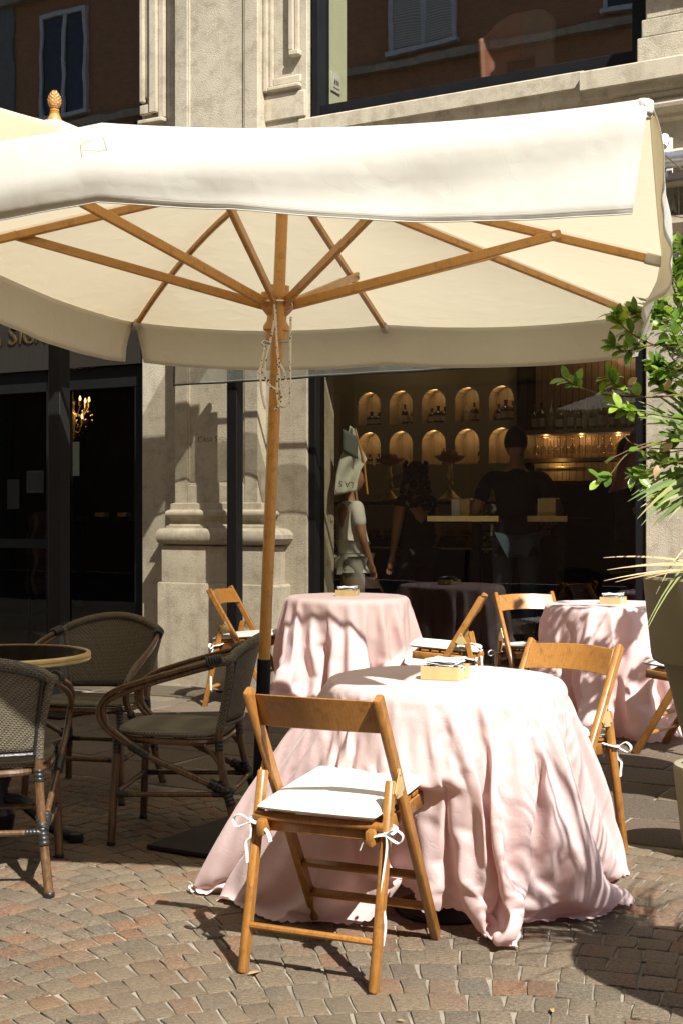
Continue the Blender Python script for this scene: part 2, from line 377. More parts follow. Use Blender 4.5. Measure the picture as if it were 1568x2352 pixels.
# simulated drape of the cloths: ring points in millimetres, as differences
CLOTH_NEAR = [
345,0,-2,-2,-4,-4,-5,-6,-7,-8,-8,-10,-10,-11,-12,-12,-13,-14,-14,-15,-16,-15,-17,-16,-17,-18,-17,-18,-18,-18,-18,-18,-18,-18,-18,-17,-18,-17,-16,-17,-15,
-16,-15,-14,-14,-13,-12,-12,-11,-10,-10,-8,-8,-7,-6,-5,-4,-4,-2,-2,0,0,2,2,4,4,5,6,7,8,8,10,10,11,12,12,13,14,14,15,16,15,17,16,17,18,17,18,18,18,18,18,
18,18,18,17,18,17,16,17,15,16,15,14,14,13,12,12,11,10,10,8,8,7,6,5,4,4,2,2,33,-1,1,-3,0,0,-2,-1,-1,0,-2,0,-1,-1,0,-2,-1,-1,-2,-1,-1,-2,0,-2,-2,-1,-1,-2,
-1,-1,-2,-2,-1,-1,-1,-3,0,-2,-2,-1,-2,0,-2,-1,-1,-1,-2,-1,0,-2,0,-1,0,0,-1,0,-1,-1,-1,1,-2,2,-2,1,-1,0,1,1,1,0,2,0,2,1,0,2,1,1,1,1,1,3,0,3,1,2,1,2,1,2,
1,2,1,1,1,2,1,2,2,0,2,1,2,1,2,1,2,1,1,2,1,1,2,1,1,0,2,-2,0,-1,13,-2,1,4,-3,-2,2,4,-1,-4,1,2,-4,3,-4,0,-1,-1,1,-2,1,0,-2,0,-1,-1,-1,0,-1,-1,-1,0,-1,-2,-1,
0,-2,0,0,-1,0,-1,0,-3,1,-1,1,-1,-3,1,1,-1,-2,-3,5,-1,1,-2,1,-2,2,-3,4,-1,0,1,-1,-2,1,2,-2,1,1,1,2,-1,1,0,0,3,-1,1,1,1,1,0,3,0,2,0,1,-1,1,0,1,1,-1,1,2,0,
2,1,-1,1,-1,3,-1,3,0,0,-1,4,-2,-1,0,1,-2,2,0,-1,14,-4,-1,-5,10,-2,0,-10,1,12,-3,-5,5,-8,7,-1,-1,-1,-4,4,-4,0,0,0,0,-1,-3,0,2,-2,0,0,-1,-1,-1,-2,3,0,-3,
1,-1,-2,-1,5,-5,1,-2,-1,0,1,-3,-1,1,8,-10,0,-3,10,-6,1,2,-3,-6,5,3,0,1,3,-3,-1,2,4,-5,0,0,0,2,1,4,-4,3,-1,2,0,1,1,-2,2,1,1,1,0,1,-1,1,-3,4,0,-2,4,1,-2,
3,0,1,-1,2,-8,3,1,2,0,-4,3,1,-2,4,-1,2,1,-3,9,-10,7,-4,0,-4,9,-1,-2,-4,1,4,0,-2,-3,3,-3,8,-7,6,-1,1,-4,1,-1,-1,1,1,0,-1,0,2,-1,-1,0,0,0,1,-3,-3,7,1,-5,
5,-1,2,0,-3,2,1,-4,2,-11,7,3,-10,0,9,-1,-15,8,3,4,2,2,1,-2,-2,1,1,-12,12,1,1,-5,3,1,-8,6,0,-2,1,1,1,0,-1,1,0,-1,1,2,-5,2,-1,0,-2,0,5,-5,1,6,-7,-1,-1,3,
3,6,-11,0,0,-1,4,-3,0,2,-4,2,-1,0,8,5,-8,2,-1,5,-8,4,-3,3,-3,-1,-4,7,-1,-2,-6,3,-3,2,3,1,-3,1,0,0,1,-2,-4,3,4,-3,0,-1,-1,2,-1,1,-1,0,2,-4,3,-4,5,-4,-3,
1,2,2,-2,1,-4,1,4,-11,4,-5,0,-1,6,-10,7,2,-1,-1,-2,1,7,-7,5,6,-4,0,4,0,-7,3,2,0,1,1,-1,1,2,-1,2,0,-2,2,1,-1,0,0,-1,4,-6,0,-1,4,-2,2,-4,9,-7,0,4,3,-6,4,
1,-2,6,-2,-2,4,-5,5,1,-2,10,1,2,-9,2,6,-2,-5,0,1,-4,-1,-1,-3,6,-1,1,-3,1,6,-4,-1,1,-1,-1,-2,3,-3,1,-1,-1,1,1,-1,0,1,-1,1,-1,-1,-3,0,7,-3,2,-4,-1,7,-5,1,
0,0,-4,0,6,-9,-1,-3,3,-5,2,-3,5,1,-1,-1,8,0,2,-6,-4,11,-2,-2,-7,6,6,-4,1,-1,3,0,-1,2,0,0,0,2,0,-2,2,0,-1,-1,-1,1,-4,2,0,3,0,-2,2,-2,2,-1,3,3,-5,-6,0,6,
-5,10,-3,-5,6,-7,10,3,8,1,4,-10,1,5,1,-4,0,0,-2,-7,4,-2,4,-2,-1,1,-4,8,-6,3,0,-1,-1,1,-2,2,1,-2,0,0,0,0,-1,2,-1,-1,-1,1,-2,1,1,0,0,-3,-2,7,-3,2,0,-2,-1,
0,-2,-3,0,-3,1,-4,-2,3,5,-3,0,-2,9,3,-14,10,-1,4,-4,7,-6,-1,1,3,0,0,1,0,1,0,0,3,-1,0,1,-1,0,-5,3,2,3,-5,-3,2,2,1,1,-11,6,3,4,-4,1,3,-2,-3,0,-4,8,1,2,-2,
4,-6,6,4,10,-2,5,-5,-2,1,3,-5,-1,1,0,-4,-2,4,0,-1,-2,0,-2,5,-3,3,-1,0,-1,1,0,2,-2,0,-2,0,-1,0,-1,3,0,-4,2,-1,-1,4,2,-2,-3,-1,1,1,-1,2,-1,0,-2,-4,0,1,-6,
1,1,-4,-2,5,2,-1,-2,5,2,3,-12,6,7,-2,-3,6,-5,4,-1,-1,0,2,-1,2,-1,1,1,1,-1,-2,6,-2,-1,4,-6,3,-6,4,-3,1,2,-1,2,9,-7,-4,5,-5,1,3,3,-3,0,2,-4,-5,12,-3,-4,3,
-6,11,12,-5,6,-2,-6,2,-2,0,1,-1,-2,-1,-2,-4,2,4,-2,0,-1,4,-2,3,-2,-2,0,-1,2,3,-1,-1,-2,-1,1,0,-2,3,-1,0,-2,-1,5,-1,0,-1,-1,-1,3,-1,-2,-4,7,-2,-3,-2,0,0,
-5,-1,1,-3,-2,6,0,-1,-2,9,-1,-8,2,1,9,-5,4,0,-5,7,0,-2,0,1,-3,3,0,1,1,2,-1,2,-2,0,1,1,-3,2,-1,-2,0,-1,0,1,3,-3,-1,2,2,-2,1,2,6,-12,0,5,-9,10,1,4,-4,4,-10,
9,11,-3,5,0,-7,0,1,-1,0,-3,2,-2,-4,-2,10,-5,-2,0,3,-3,3,0,-3,1,-1,1,-3,5,1,-1,-3,0,-1,0,1,1,0,1,-4,0,-3,11,-5,-1,-3,0,-4,7,-2,9,-4,-4,-3,-2,-1,-1,-1,-1,
-2,-2,-1,6,0,-3,1,7,1,-12,6,5,2,-5,7,-5,3,1,-6,5,1,0,2,-1,-1,1,0,2,0,2,-3,2,0,1,-3,2,3,-6,0,0,1,1,-2,6,-3,-4,4,0,-1,1,5,-7,-2,3,-3,2,-3,12,-5,2,-6,0,11,
-2,2,0,-5,0,1,-2,0,3,-4,0,-4,0,2,1,-1,-3,6,-4,2,1,-1,-1,-1,-4,2,4,-2,2,-3,-1,1,-1,-2,4,-1,0,-1,0,-2,4,0,-1,-2,-1,1,1,0,3,-6,3,-4,0,-2,-1,-2,0,-2,-2,0,4,
-1,-2,5,5,-4,-8,7,6,-1,-4,5,-4,6,1,-5,1,2,0,-4,4,1,0,1,1,0,2,-3,2,0,3,-3,-1,2,-4,0,-1,2,1,0,-1,6,3,-8,0,-1,2,3,2,-7,0,-1,-5,7,3,5,-6,1,-6,6,5,-1,2,-5,-1,
2,0,-3,1,-2,0,-9,-5,11,1,1,-4,7,-6,8,-5,0,-2,-1,-1,-1,5,-5,1,2,0,1,-3,-1,2,0,0,-2,0,0,-1,6,-2,-1,-2,5,-3,-2,4,3,-7,0,-1,-3,-2,-1,0,-4,-2,2,4,-2,-2,7,2,
-7,-3,7,5,-3,0,5,-9,9,-2,-2,2,3,-2,-2,4,-2,0,2,1,1,1,-1,3,-3,1,-5,3,1,-4,3,-3,0,2,0,2,5,-4,-3,3,-2,1,9,-4,-7,0,0,-6,8,-3,11,-6,3,-9,2,9,-1,1,-2,-3,0,1,
-1,0,2,-1,0,-9,3,0,-2,-1,0,2,-6,10,-2,0,-1,-2,0,3,-3,4,-5,2,0,-1,0,1,0,-1,-1,1,0,1,-1,3,-3,-1,-3,5,-1,2,-6,5,-6,4,-5,-2,0,0,-4,-1,2,3,-3,1,6,2,-11,2,8,
2,-7,6,3,-6,7,-7,3,1,5,-4,-1,2,-1,2,0,1,1,-1,1,-2,2,2,-4,1,1,-4,3,-3,3,0,-1,2,-7,7,-5,5,-2,2,4,3,-9,-2,1,3,-7,5,7,1,-2,-6,0,10,-2,4,-2,-5,2,0,-1,-1,-4,
-4,0,5,-1,0,-1,-2,8,-6,-2,6,-2,-1,0,-1,-1,3,-1,-2,1,0,1,-2,-1,2,-2,2,-1,-1,4,-1,-1,0,-1,-1,2,-6,7,0,1,-3,-1,0,-5,-1,-1,-4,0,-1,2,2,-2,1,7,-1,-10,4,7,2,
-5,6,0,-3,3,3,-5,0,2,1,-1,1,-1,1,2,-1,1,-2,3,2,4,-4,-5,1,1,-3,6,-4,-3,4,-2,-1,2,-1,-4,10,-4,1,-1,10,-7,-1,-1,-7,-1,9,-1,8,-5,-3,0,8,1,3,-1,-5,1,0,-1,-5,
-1,0,-2,3,0,-1,0,-2,5,-5,3,3,-2,0,-2,1,-1,1,0,0,0,-2,0,1,-3,3,0,0,-2,0,13,-5,-7,0,-3,1,0,-7,12,-1,6,-8,0,-2,-4,-1,-1,-2,-3,-1,5,1,-3,4,3,-2,-8,6,6,0,1,
2,-3,2,-7,3,2,4,-12,14,-2,-4,6,-1,0,0,4,-15,11,4,-7,7,-5,1,0,-3,4,-5,0,3,0,-4,9,-10,2,4,0,1,6,4,-3,-12,8,-14,4,3,3,8,-3,-2,1,4,5,2,0,-6,1,0,0,-6,0,1,-3,
2,0,0,-2,-2,5,-3,2,3,-2,0,-1,-1,0,0,4,-4,0,0,-2,2,-2,1,2,-2,0,-2,7,-13,11,-2,-1,-1,-2,6,0,-7,4,0,-1,-1,-4,-2,0,-3,-2,0,3,0,-2,5,5,-6,-6,8,4,-2,-4,8,-5,
8,-5,0,1,-1,12,-25,8,1,8,-7,3,5,2,-3,1,5,-5,3,-5,2,-8,5,4,-7,4,1,1,0,0,-8,6,1,1,1,3,-4,8,-8,-1,-5,1,1,5,4,3,-4,1,1,7,3,-1,-5,1,0,0,-5,0,-1,-3,4,0,-1,-3,
3,-1,-4,5,3,-1,-2,0,-1,0,0,4,-3,0,-2,-1,1,-1,2,0,0,-1,-2,4,2,-2,-2,1,-2,-2,3,3,6,-11,2,-1,-1,-4,-1,-1,-3,-2,0,4,-1,-2,7,2,-9,-2,9,3,-3,1,2,3,6,-4,11,-4,
-6,-10,17,-3,2,-4,2,-6,-1,7,-1,-3,2,-2,1,2,-5,9,-11,4,-2,-2,1,1,6,-9,-2,4,1,1,0,3,1,6,-11,-1,-1,-1,-1,3,5,5,-3,2,0,6,3,0,-5,1,0,0,-3,-3,-1,-1,3,-1,0,-2,
4,-5,-4,7,2,0,-1,-3,6,-1,-4,-1,2,-1,0,-2,2,-1,1,3,-4,0,-3,5,3,-8,4,0,-2,-3,2,5,2,-5,0,0,-2,-4,-1,-1,-3,-1,-1,4,-1,0,6,1,-10,1,9,1,-4,3,3,-7,11,0,1,4,7,
-3,1,-5,-10,7,4,-5,2,0,2,-4,-3,2,-2,6,-2,0,-6,3,0,-2,0,1,1,-11,4,9,-6,4,1,2,2,3,-8,5,-8,-3,2,1,4,7,-2,3,-2,7,3,0,-4,-1,2,1,-8,1,-1,-2,2,0,0,-2,8,-12,-1,
10,-4,3,-1,-1,1,-4,3,-4,5,-2,-1,-1,1,-1,2,-3,2,0,-3,3,5,-12,8,0,-1,-4,3,5,1,-5,0,-1,-2,-2,-2,0,-3,-3,1,3,-2,1,6,2,-12,3,8,1,-4,5,1,-1,6,-1,2,2,-6,11,-18,
18,1,-15,-6,14,-1,2,-3,-4,-1,4,-2,7,-4,0,-4,2,2,-5,2,1,-3,-13,11,1,0,5,0,1,3,7,-10,7,4,-20,3,2,3,5,1,5,-4,5,4,-1,-2,0,0,4,-11,-1,2,-1,2,0,-1,-2,-4,0,-1,
4,-2,9,-3,-1,0,1,-2,0,1,0,-2,-4,4,0,1,-2,0,3,-4,5,4,-8,2,0,-2,-3,5,3,0,-4,-1,-1,-2,-3,0,-1,-2,-3,0,4,-2,3,5,-2,-9,5,5,1,-4,6,2,3,1,0,-2,1,4,4,1,-17,8,3,
-2,0,2,-9,2,-5,5,4,-1,6,-4,-1,-2,0,4,-5,0,1,-4,-7,7,1,0,8,-3,1,3,5,-2,-5,5,-14,0,3,2,6,3,7,-6,4,5,0,-2,-2,0,-4,-1,4,-6,0,7,-5,0,-2,-1,-3,0,2,4,2,-1,-2,
0,-1,1,7,-5,-2,-1,1,-3,1,1,-1,-1,-1,1,7,0,-5,0,1,-1,-2,3,3,-1,-3,-2,1,-4,1,-3,-1,-3,-1,0,3,-3,6,3,-3,-8,7,5,-2,2,2,-1,8,-3,0,-1,3,4,-6,0,5,-13,9,10,-12,
-4,1,3,-5,1,8,-6,12,-7,-2,-1,0,-1,-2,1,2,-10,0,2,4,1,4,0,1,8,-4,5,-18,14,-11,1,0,1,5,6,8,-7,3,6,-1,-2,-1,1,-2,-3,-2,2,-2,-3,3,1,-1,-1,-6,3,3,3,1,-1,0,-2,
0,0,-1,3,-2,-1,0,-1,1,1,-1,-2,0,0,2,4,-3,0,-3,1,0,2,4,-2,-3,-3,2,-3,-2,-1,-1,-3,-2,1,2,-2,6,2,-5,-5,9,2,-2,-2,6,-4,-1,9,2,-3,3,-4,4,-2,2,1,-3,-5,0,0,2,
2,-3,1,4,-2,2,1,-2,0,-2,2,-2,0,3,-18,8,5,-2,2,3,1,1,5,-6,12,-13,7,-7,-4,3,1,3,5,9,-6,0,5,2,-1,-3,1,-2,-3,1,-2,-1,-1,2,-1,0,-1,-5,2,1,11,-4,-2,-2,0,1,-2,
5,-2,-2,-1,-4,4,-1,1,0,-4,2,1,4,2,-3,-2,-1,0,7,-3,2,-3,-3,2,-2,-4,0,-1,-2,-3,-1,0,3,-2,6,1,-7,-2,7,3,-2,1,2,-1,4,2,2,-2,2,0,-1,-5,4,-6,6,-1,-5,1,2,1,-3,
2,3,-1,1,3,-3,0,-1,0,-1,0,5,-10,-2,2,1,2,1,3,1,5,3,2,-7,4,-5,-8,1,2,2,7,10,-7,-1,7,0,0,-3,-1,-1,-1,-1,-2,1,0,-2,2,-2,3,-7,1,2,3,4,-3,0,-2,1,-1,2,1,-3,-2,
0,0,0,1,-1,-6,6,-1,4,2,0,-4,-2,1,-1,2,6,-4,-2,0,-1,0,-4,-2,-1,-2,-3,2,1,0,5,1,-9,0,9,1,-2,0,5,-1,3,1,2,-2,1,1,-5,-4,0,15,-9,-1,-5,1,4,1,0,-3,4,-1,-1,4,
-3,1,-2,1,0,-2,6,-10,1,-3,3,3,-4,6,2,5,0,6,-6,1,-4,-7,3,0,1,5,10,-5,-3,5,3,-2,-3,3,-4,-2,0,-2,1,-1,-1,1,1,-7,1,1,-1,6,1,0,1,-3,1,-2,2,0,-1,-3,0,5,-3,0,
-1,-3,4,-1,2,4,-1,-4,-2,1,0,2,5,-9,4,-2,0,-2,-3,0,-2,-2,-2,0,2,0,7,1,-11,2,6,1,-2,3,4,3,-4,2,2,-1,2,1,-7,4,-1,-5,3,1,-3,5,-2,0,1,-3,1,3,-1,3,-4,4,-4,-3,
4,0,3,-9,2,2,-6,5,0,3,0,5,2,6,-5,1,-2,-10,1,2,1,4,11,-5,-4,5,3,-1,-3,-1,-2,1,-2,-1,0,0,-6,6,0,-1,-3,-1,1,2,5,-1,0,-2,1,-3,0,3,-2,6,-9,1,0,1,-1,-2,3,-1,
3,1,0,-3,-3,2,-1,3,8,-5,-4,-5,4,-4,0,-2,0,-3,-2,1,0,3,4,2,-11,2,7,0,-1,3,2,-5,6,2,2,-5,3,5,-11,6,2,-6,1,1,-2,-1,3,1,1,-3,0,2,5,-3,-5,7,-6,15,-12,1,-4,-5,
7,-5,4,-1,2,-2,5,1,4,4,-1,-9,10,-15,1,2,0,4,9,-2,-5,4,3,0,-4,-1,1,-3,0,-2,4,-4,4,-4,2,4,1,-11,3,-3,7,0,-1,-1,0,-2,4,-2,0,3,-5,4,-4,0,0,-3,3,0,1,3,0,-5,
-3,3,0,2,2,0,-2,-5,2,1,-4,-1,-2,-1,-3,2,0,3,3,1,-9,3,5,0,-3,6,1,-2,3,1,3,0,-2,5,-3,-1,0,-5,0,2,0,-4,4,0,12,-14,1,3,4,-3,7,-5,-3,2,-1,-1,-4,-5,-5,7,-2,5,
4,-2,1,4,3,3,2,-13,11,-12,-6,3,6,2,9,0,-7,3,5,-1,-3,-2,-1,-1,-1,-2,5,-1,-2,0,3,-4,3,-7,7,4,-3,-2,1,-1,3,-6,2,0,0,1,-1,0,-3,1,-2,-1,3,-1,0,5,-1,-6,2,0,0,
1,2,1,-3,-3,2,-2,-2,-1,-2,-1,-3,1,-1,6,3,-1,-9,5,5,-1,-1,4,0,-2,3,3,1,2,-1,2,-9,6,3,-6,-1,1,0,-3,4,0,-6,4,-1,4,6,-5,3,1,-4,4,2,-6,-6,-3,8,-7,-1,5,3,-3,
2,3,5,1,4,-18,10,-5,-8,4,4,1,8,2,-7,1,6,-2,-3,-1,-1,1,-4,-1,6,0,-4,0,6,-7,2,-5,-1,5,3,0,-2,0,-2,-1,2,-1,-1,1,3,-8,7,-8,3,0,2,0,6,-2,-1,0,0,-4,5,-3,1,0,
-1,-3,1,-2,-3,-1,-1,-1,-3,1,0,5,2,-2,-6,4,4,-2,1,5,1,-3,4,0,3,3,-2,1,-6,2,4,-7,1,0,0,-3,2,2,4,-8,2,3,2,-1,2,-7,6,4,3,-6,-10,0,3,-10,7,2,1,1,1,4,-5,9,5,
1,-9,1,-8,2,0,3,7,3,-7,1,6,-2,-2,-6,3,2,-5,3,2,-9,4,-4,2,2,-2,-1,2,2,0,7,-2,-2,1,-6,2,-3,4,-3,7,-18,14,5,-10,0,1,0,2,3,-1,-2,-3,2,-9,9,2,-6,4,3,-5,-2,-1,
-1,-2,-1,-2,1,0,5,2,-4,-6,6,3,-2,4,2,2,-3,1,1,4,0,1,0,-5,1,2,-5,3,0,0,-3,1,2,4,-8,2,1,11,-9,4,-2,-1,17,-4,-12,-8,-1,3,-6,12,-4,-5,3,2,4,-2,-1,13,2,-2,-1,
-15,-6,4,6,5,5,-6,-1,6,-1,-3,1,-6,1,-2,6,1,-6,0,-2,14,-12,-2,-1,3,0,2,5,-7,6,-7,1,1,3,-7,2,-5,10,-2,1,-5,1,-1,1,2,1,-1,0,-6,3,-4,5,1,-5,5,2,-6,-1,-1,-2,
-1,0,-3,1,-1,7,1,-7,-3,7,3,-3,-1,8,-4,1,3,0,5,-5,6,-3,8,-9,-3,-1,4,-1,0,-3,1,2,1,-5,1,5,1,-6,6,2,-2,8,-7,-13,3,0,3,-5,1,10,-11,7,-1,1,11,-6,10,0,-1,1,-13,
-10,6,4,4,7,-5,-3,7,-2,-3,-1,-8,4,-1,8,-1,-5,-2,2,1,-1,-4,1,2,-1,6,-3,3,-10,10,-6,0,2,-2,-2,-4,11,-2,-6,11,-7,-8,7,1,4,-2,-2,-2,0,-2,7,-4,-8,-2,14,-12,
3,-1,0,-2,-1,-3,2,1,5,-1,-5,-2,6,1,-2,4,2,2,-1,1,-1,4,1,4,-12,-2,8,-6,2,1,-1,3,-3,0,3,1,-1,-4,5,-3,2,2,4,0,-5,-14,1,4,3,1,-4,6,-1,5,-5,1,0,21,-12,4,2,0,
1,-14,-6,-5,11,3,7,-3,-5,7,-2,-2,-3,-1,-2,-1,13,-4,-6,-14,15,-1,1,-5,0,5,0,8,-5,1,-9,-2,5,-13,14,0,-6,13,-2,-4,-11,11,1,-13,10,-1,4,-2,0,-2,-1,0,-4,6,-5,
5,-1,-1,-6,2,-2,-2,0,-1,0,2,4,1,-8,-2,8,1,-2,6,0,-1,0,2,0,3,1,3,7,-19,4,-6,4,2,0,2,-1,2,0,0,2,-3,-1,-1,-1,-9,22,-11,-2,-12,2,6,2,0,0,2,-1,6,-7,3,1,6,5,
0,3,1,0,-11,-8,-2,-1,1,8,0,-6,7,-3,-3,-3,4,-7,2,11,-9,2,-9,21,-16,-1,-2,1,2,-1,-11,17,-1,-5,4,-5,-5,9,-2,-2,-13,14,11,-4,-6,-4,-8,21,-11,5,-3,-1,1,-1,4,
-8,4,-3,4,-2,2,-1,-5,-1,-2,0,-3,1,2,4,1,-8,-1,7,-1,-3,7,2,-10,10,-1,1,3,10,-4,0,-13,8,-11,4,2,2,1,-1,1,0,0,12,-9,-17,9,7,-11,24,-16,-4,-2,4,-10,12,-2,3,
-9,2,-8,12,-1,3,2,19,-16,10,0,0,0,-18,-4,4,-2,10,3,-9,7,-3,-2,0,-3,1,5,2,-6,4,3,-7,3,3,-10,-2,2,-10,22,-5,-4,0,-7,3,-3,5,-1,3,-12,-4,4,-2,8,8,-2,-11,12,
-2,3,0,-8,2,8,-15,2,18,4,-18,3,-5,-2,-1,-1,0,-2,1,2,3,1,-8,-1,8,-2,0,6,1,-4,3,1,-4,8,7,-3,-24,21,-5,-8,4,2,2,2,-1,-1,2,-2,-1,14,-8,-15,12,-7,-5,4,-1,-10,
-1,-4,23,-2,1,-9,1,1,1,2,4,0,16,1,-3,1,1,0,-18,-4,0,-4,9,6,-8,5,-2,-2,-2,0,-2,10,-2,-3,10,2,-32,17,5,-6,-3,-3,13,-4,1,-2,7,-9,3,5,-10,-1,1,-2,18,-19,5,
3,3,-4,-4,1,2,3,-8,15,-13,-9,1,3,18,-7,1,-9,-1,-1,-2,-1,-2,-2,2,3,2,0,-7,-1,8,-4,4,4,-6,-9,13,1,1,3,0,4,-13,12,5,-21,7,2,3,3,-2,-2,1,10,-10,-2,15,-27,6,
4,-7,3,-1,14,-11,-16,20,0,9,-15,3,-3,0,3,1,1,7,16,-11,5,0,4,-12,-12,-1,-3,5,11,-9,3,-2,-1,-5,0,3,-2,-8,11,-16,3,11,-3,6,-3,0,-4,3,2,3,-2,5,7,-8,1,-16,8,
-2,0,14,-15,16,-13,2,1,9,-19,8,-3,6,0,-6,10,-10,-18,3,21,-5,-2,-2,0,0,2,-6,-1,-1,5,0,-1,-5,0,7,-7,11,1,-10,-2,8,2,4,1,-4,6,13,0,-9,-18,4,4,2,-3,-4,6,3,
-6,7,0,-21,7,4,14,-19,0,2,31,0,-43,3,-3,6,26,-24,5,5,0,3,2,-1,21,-1,-5,-1,-13,12,-17,-6,-10,10,14,-9,2,-3,4,-8,6,5,-3,-11,12,-2,10,-3,-11,-6,-2,8,-4,-6,
2,10,-3,5,-7,8,-4,-20,20,-7,0,7,0,-14,10,-12,25,-12,7,-7,-4,4,-4,2,20,-3,-13,11,-15,-1,-2,0,-3,-2,-2,3,-3,2,7,-3,-11,5,1,4,-6,14,-11,-10,8,7,-2,7,1,9,0,
9,-3,-12,-13,5,0,1,12,-10,-8,5,3,5,-2,9,-26,11,0,-15,7,-5,18,5,-8,-21,5,7,-1,-3,6,3,3,0,1,-9,24,4,1,-4,3,4,-25,-5,-4,-1,12,2,-4,-2,-3,3,-3,3,16,-23,-11,
31,-20,21,-14,-6,-1,8,-5,-8,0,12,9,-14,21,-8,-9,4,-18,8,0,7,-2,-11,5,0,-11,33,-13,-2,12,-7,4,-8,2,10,6,-21,0,-2,-1,-2,0,-1,-4,0,1,-1,6,-8,-4,6,0,3,8,-7,
-8,12,-1,-2,4,2,0,6,-5,17,-9,-12,10,-12,1,3,-2,10,-6,-5,17,-7,-2,-15,-4,8,-10,-1,10,-7,33,-15,5,-31,24,-8,-1,21,1,-16,2,-3,-8,-4,0,34,1,-7,5,-10,13,-28,
-13,10,-1,22,-15,-1,-3,-11,0,-3,2,15,4,-17,19,8,-8,-11,-1,8,10,-34,30,-2,-4,-2,18,-7,-1,-20,1,-3,7,-4,21,-3,-11,6,-18,-8,29,-7,-5,9,1,-1,-7,7,3,-26,10,
4,-1,1,4,1,-4,-10,3,1,5,-12,11,4,-8,-3,10,-17,0,1,10,2,3,1,-2,1,5,-13,26,-17,-4,0,5,-1,0,-9,5,8,-8,18,-9,8,-4,-11,-16,26,-9,13,-16,6,9,4,-30,7,11,9,-14,
7,-3,-15,-3,11,1,22,4,-22,14,-4,12,-33,-3,1,-15,31,-11,-1,-6,-2,-8,31,-29,-1,7,26,-2,-12,-6,-3,20,1,-38,29,0,-9,-8,3,-2,25,-7,-1,-14,-13,19,-21,13,-12,
18,-11,24,-11,4,4,0,-5,-12,1,-14,39,-34,-4,22,-6,-1,-2,8,0,-1,-1,-10,5,-10,16,-10,-2,3,-8,-4,0,1,2,9,2,0,2,5,-4,-11,-2,30,-4,-6,-8,1,7,-14,6,-2,6,11,-2,
-2,-20,34,-30,-1,-8,24,14,-38,-4,39,0,-37,24,-4,4,8,-7,2,11,0,0,-2,-5,2,-3,-4,17,-4,-6,0,18,18,18,18,17,18,17,16,17,15,16,15,14,14,13,12,12,11,10,10,8,
8,7,6,5,4,4,2,2,0,0,-2,-2,-4,-4,-5,-6,-7,-8,-8,-10,-10,-11,-12,-12,-13,-14,-14,-15,-16,-15,-17,-16,-17,-18,-17,-18,-18,-18,-18,-18,-18,-18,-18,-17,-18,
-17,-16,-17,-15,-16,-15,-14,-14,-13,-12,-12,-11,-10,-10,-8,-8,-7,-6,-5,-4,-4,-2,-2,0,0,2,2,4,4,5,6,7,8,8,10,10,11,12,12,13,14,14,15,16,15,17,16,17,18,17,
18,18,18,5,2,1,-1,1,2,0,0,2,1,2,0,2,1,1,2,1,0,1,1,0,1,1,0,1,1,0,-1,1,-1,1,0,0,0,0,-1,0,-1,0,0,-2,0,-1,-1,-1,-1,-1,-1,-1,-2,0,-2,-1,-2,-2,-1,-1,-2,-1,-1,
-2,-1,-2,0,-2,-3,-1,-1,-2,-1,-2,-1,0,-2,-1,-2,-1,-1,-1,-2,0,-1,-1,0,0,-1,0,1,0,1,1,1,0,0,0,0,0,0,0,0,2,-1,2,0,0,2,1,1,1,1,1,3,0,2,2,2,4,1,4,1,4,-2,2,2,
0,-1,0,3,1,-3,1,4,-3,3,-2,0,1,2,1,-1,2,1,0,0,0,-1,2,2,-4,2,2,-3,0,-1,0,2,-1,0,-3,2,0,-2,-1,2,0,-2,-1,-1,1,-1,-2,-1,0,0,-2,0,-1,1,-1,-2,0,-1,-1,0,-1,0,-1,
-3,-1,0,-1,-1,0,1,-1,0,-1,-2,-1,2,-1,-1,0,-1,-1,0,1,0,0,2,-4,4,-3,4,-2,-3,3,-1,-2,4,-2,1,-1,2,2,-2,2,-1,1,2,1,0,2,2,1,0,3,0,2,0,4,-2,1,0,2,0,2,-5,1,4,0,
-2,3,-5,6,0,2,-1,-4,6,-5,0,-2,5,0,1,-1,0,4,-2,-7,3,5,0,1,-2,-3,1,2,-7,3,4,-1,-6,3,2,-1,0,-3,2,-1,-1,-2,-2,3,-2,1,-1,0,-2,0,0,1,-2,0,-1,-2,0,0,0,-2,4,-3,
-2,-1,-2,0,2,4,-4,1,-3,2,-1,0,-2,-2,-1,-1,-1,3,-5,4,-6,3,8,-7,2,7,-7,1,3,-1,-1,0,3,-2,4,2,-1,1,1,1,0,1,1,-3,4,-2,3,6,0,-3,1,2,-5,1,0,1,-4,-2,1,4,1,-4,-2,
3,-3,10,-7,11,0,-7,-5,4,-6,1,8,-1,-6,4,8,-15,-1,-2,12,1,-6,-4,15,-2,-11,-3,9,-6,2,-3,-2,2,1,-1,3,-1,1,-1,-1,5,1,-2,0,1,-2,3,0,-1,-1,0,-1,0,-1,4,-7,6,0,
-1,-3,6,-2,-10,10,-2,-2,3,0,-1,0,-1,4,-3,-5,-2,1,-1,7,-9,1,5,5,-11,11,2,-11,9,-3,3,-2,-2,-2,3,2,0,2,-3,2,2,-1,2,-4,2,1,6,5,-8,3,0,4,-8,6,-5,2,-4,0,0,1,
3,0,-7,2,-2,6,1,0,-10,5,3,1,3,-3,-11,13,0,-3,-3,4,-3,4,-2,-3,0,4,-3,2,-2,5,-5,0,4,-1,1,-4,0,0,2,-2,-2,7,-2,-1,-1,1,1,0,-4,1,-1,-2,-1,3,-1,0,-1,2,-2,-2,
4,5,-12,2,6,-4,0,1,-3,0,1,1,-1,0,0,-3,6,0,3,0,-10,0,5,2,7,-7,0,-1,3,-7,5,2,-5,0,2,-2,2,1,0,2,1,1,2,-1,0,1,5,1,2,-3,2,3,-7,2,-2,1,-4,0,1,-1,5,-2,-1,-2,3,
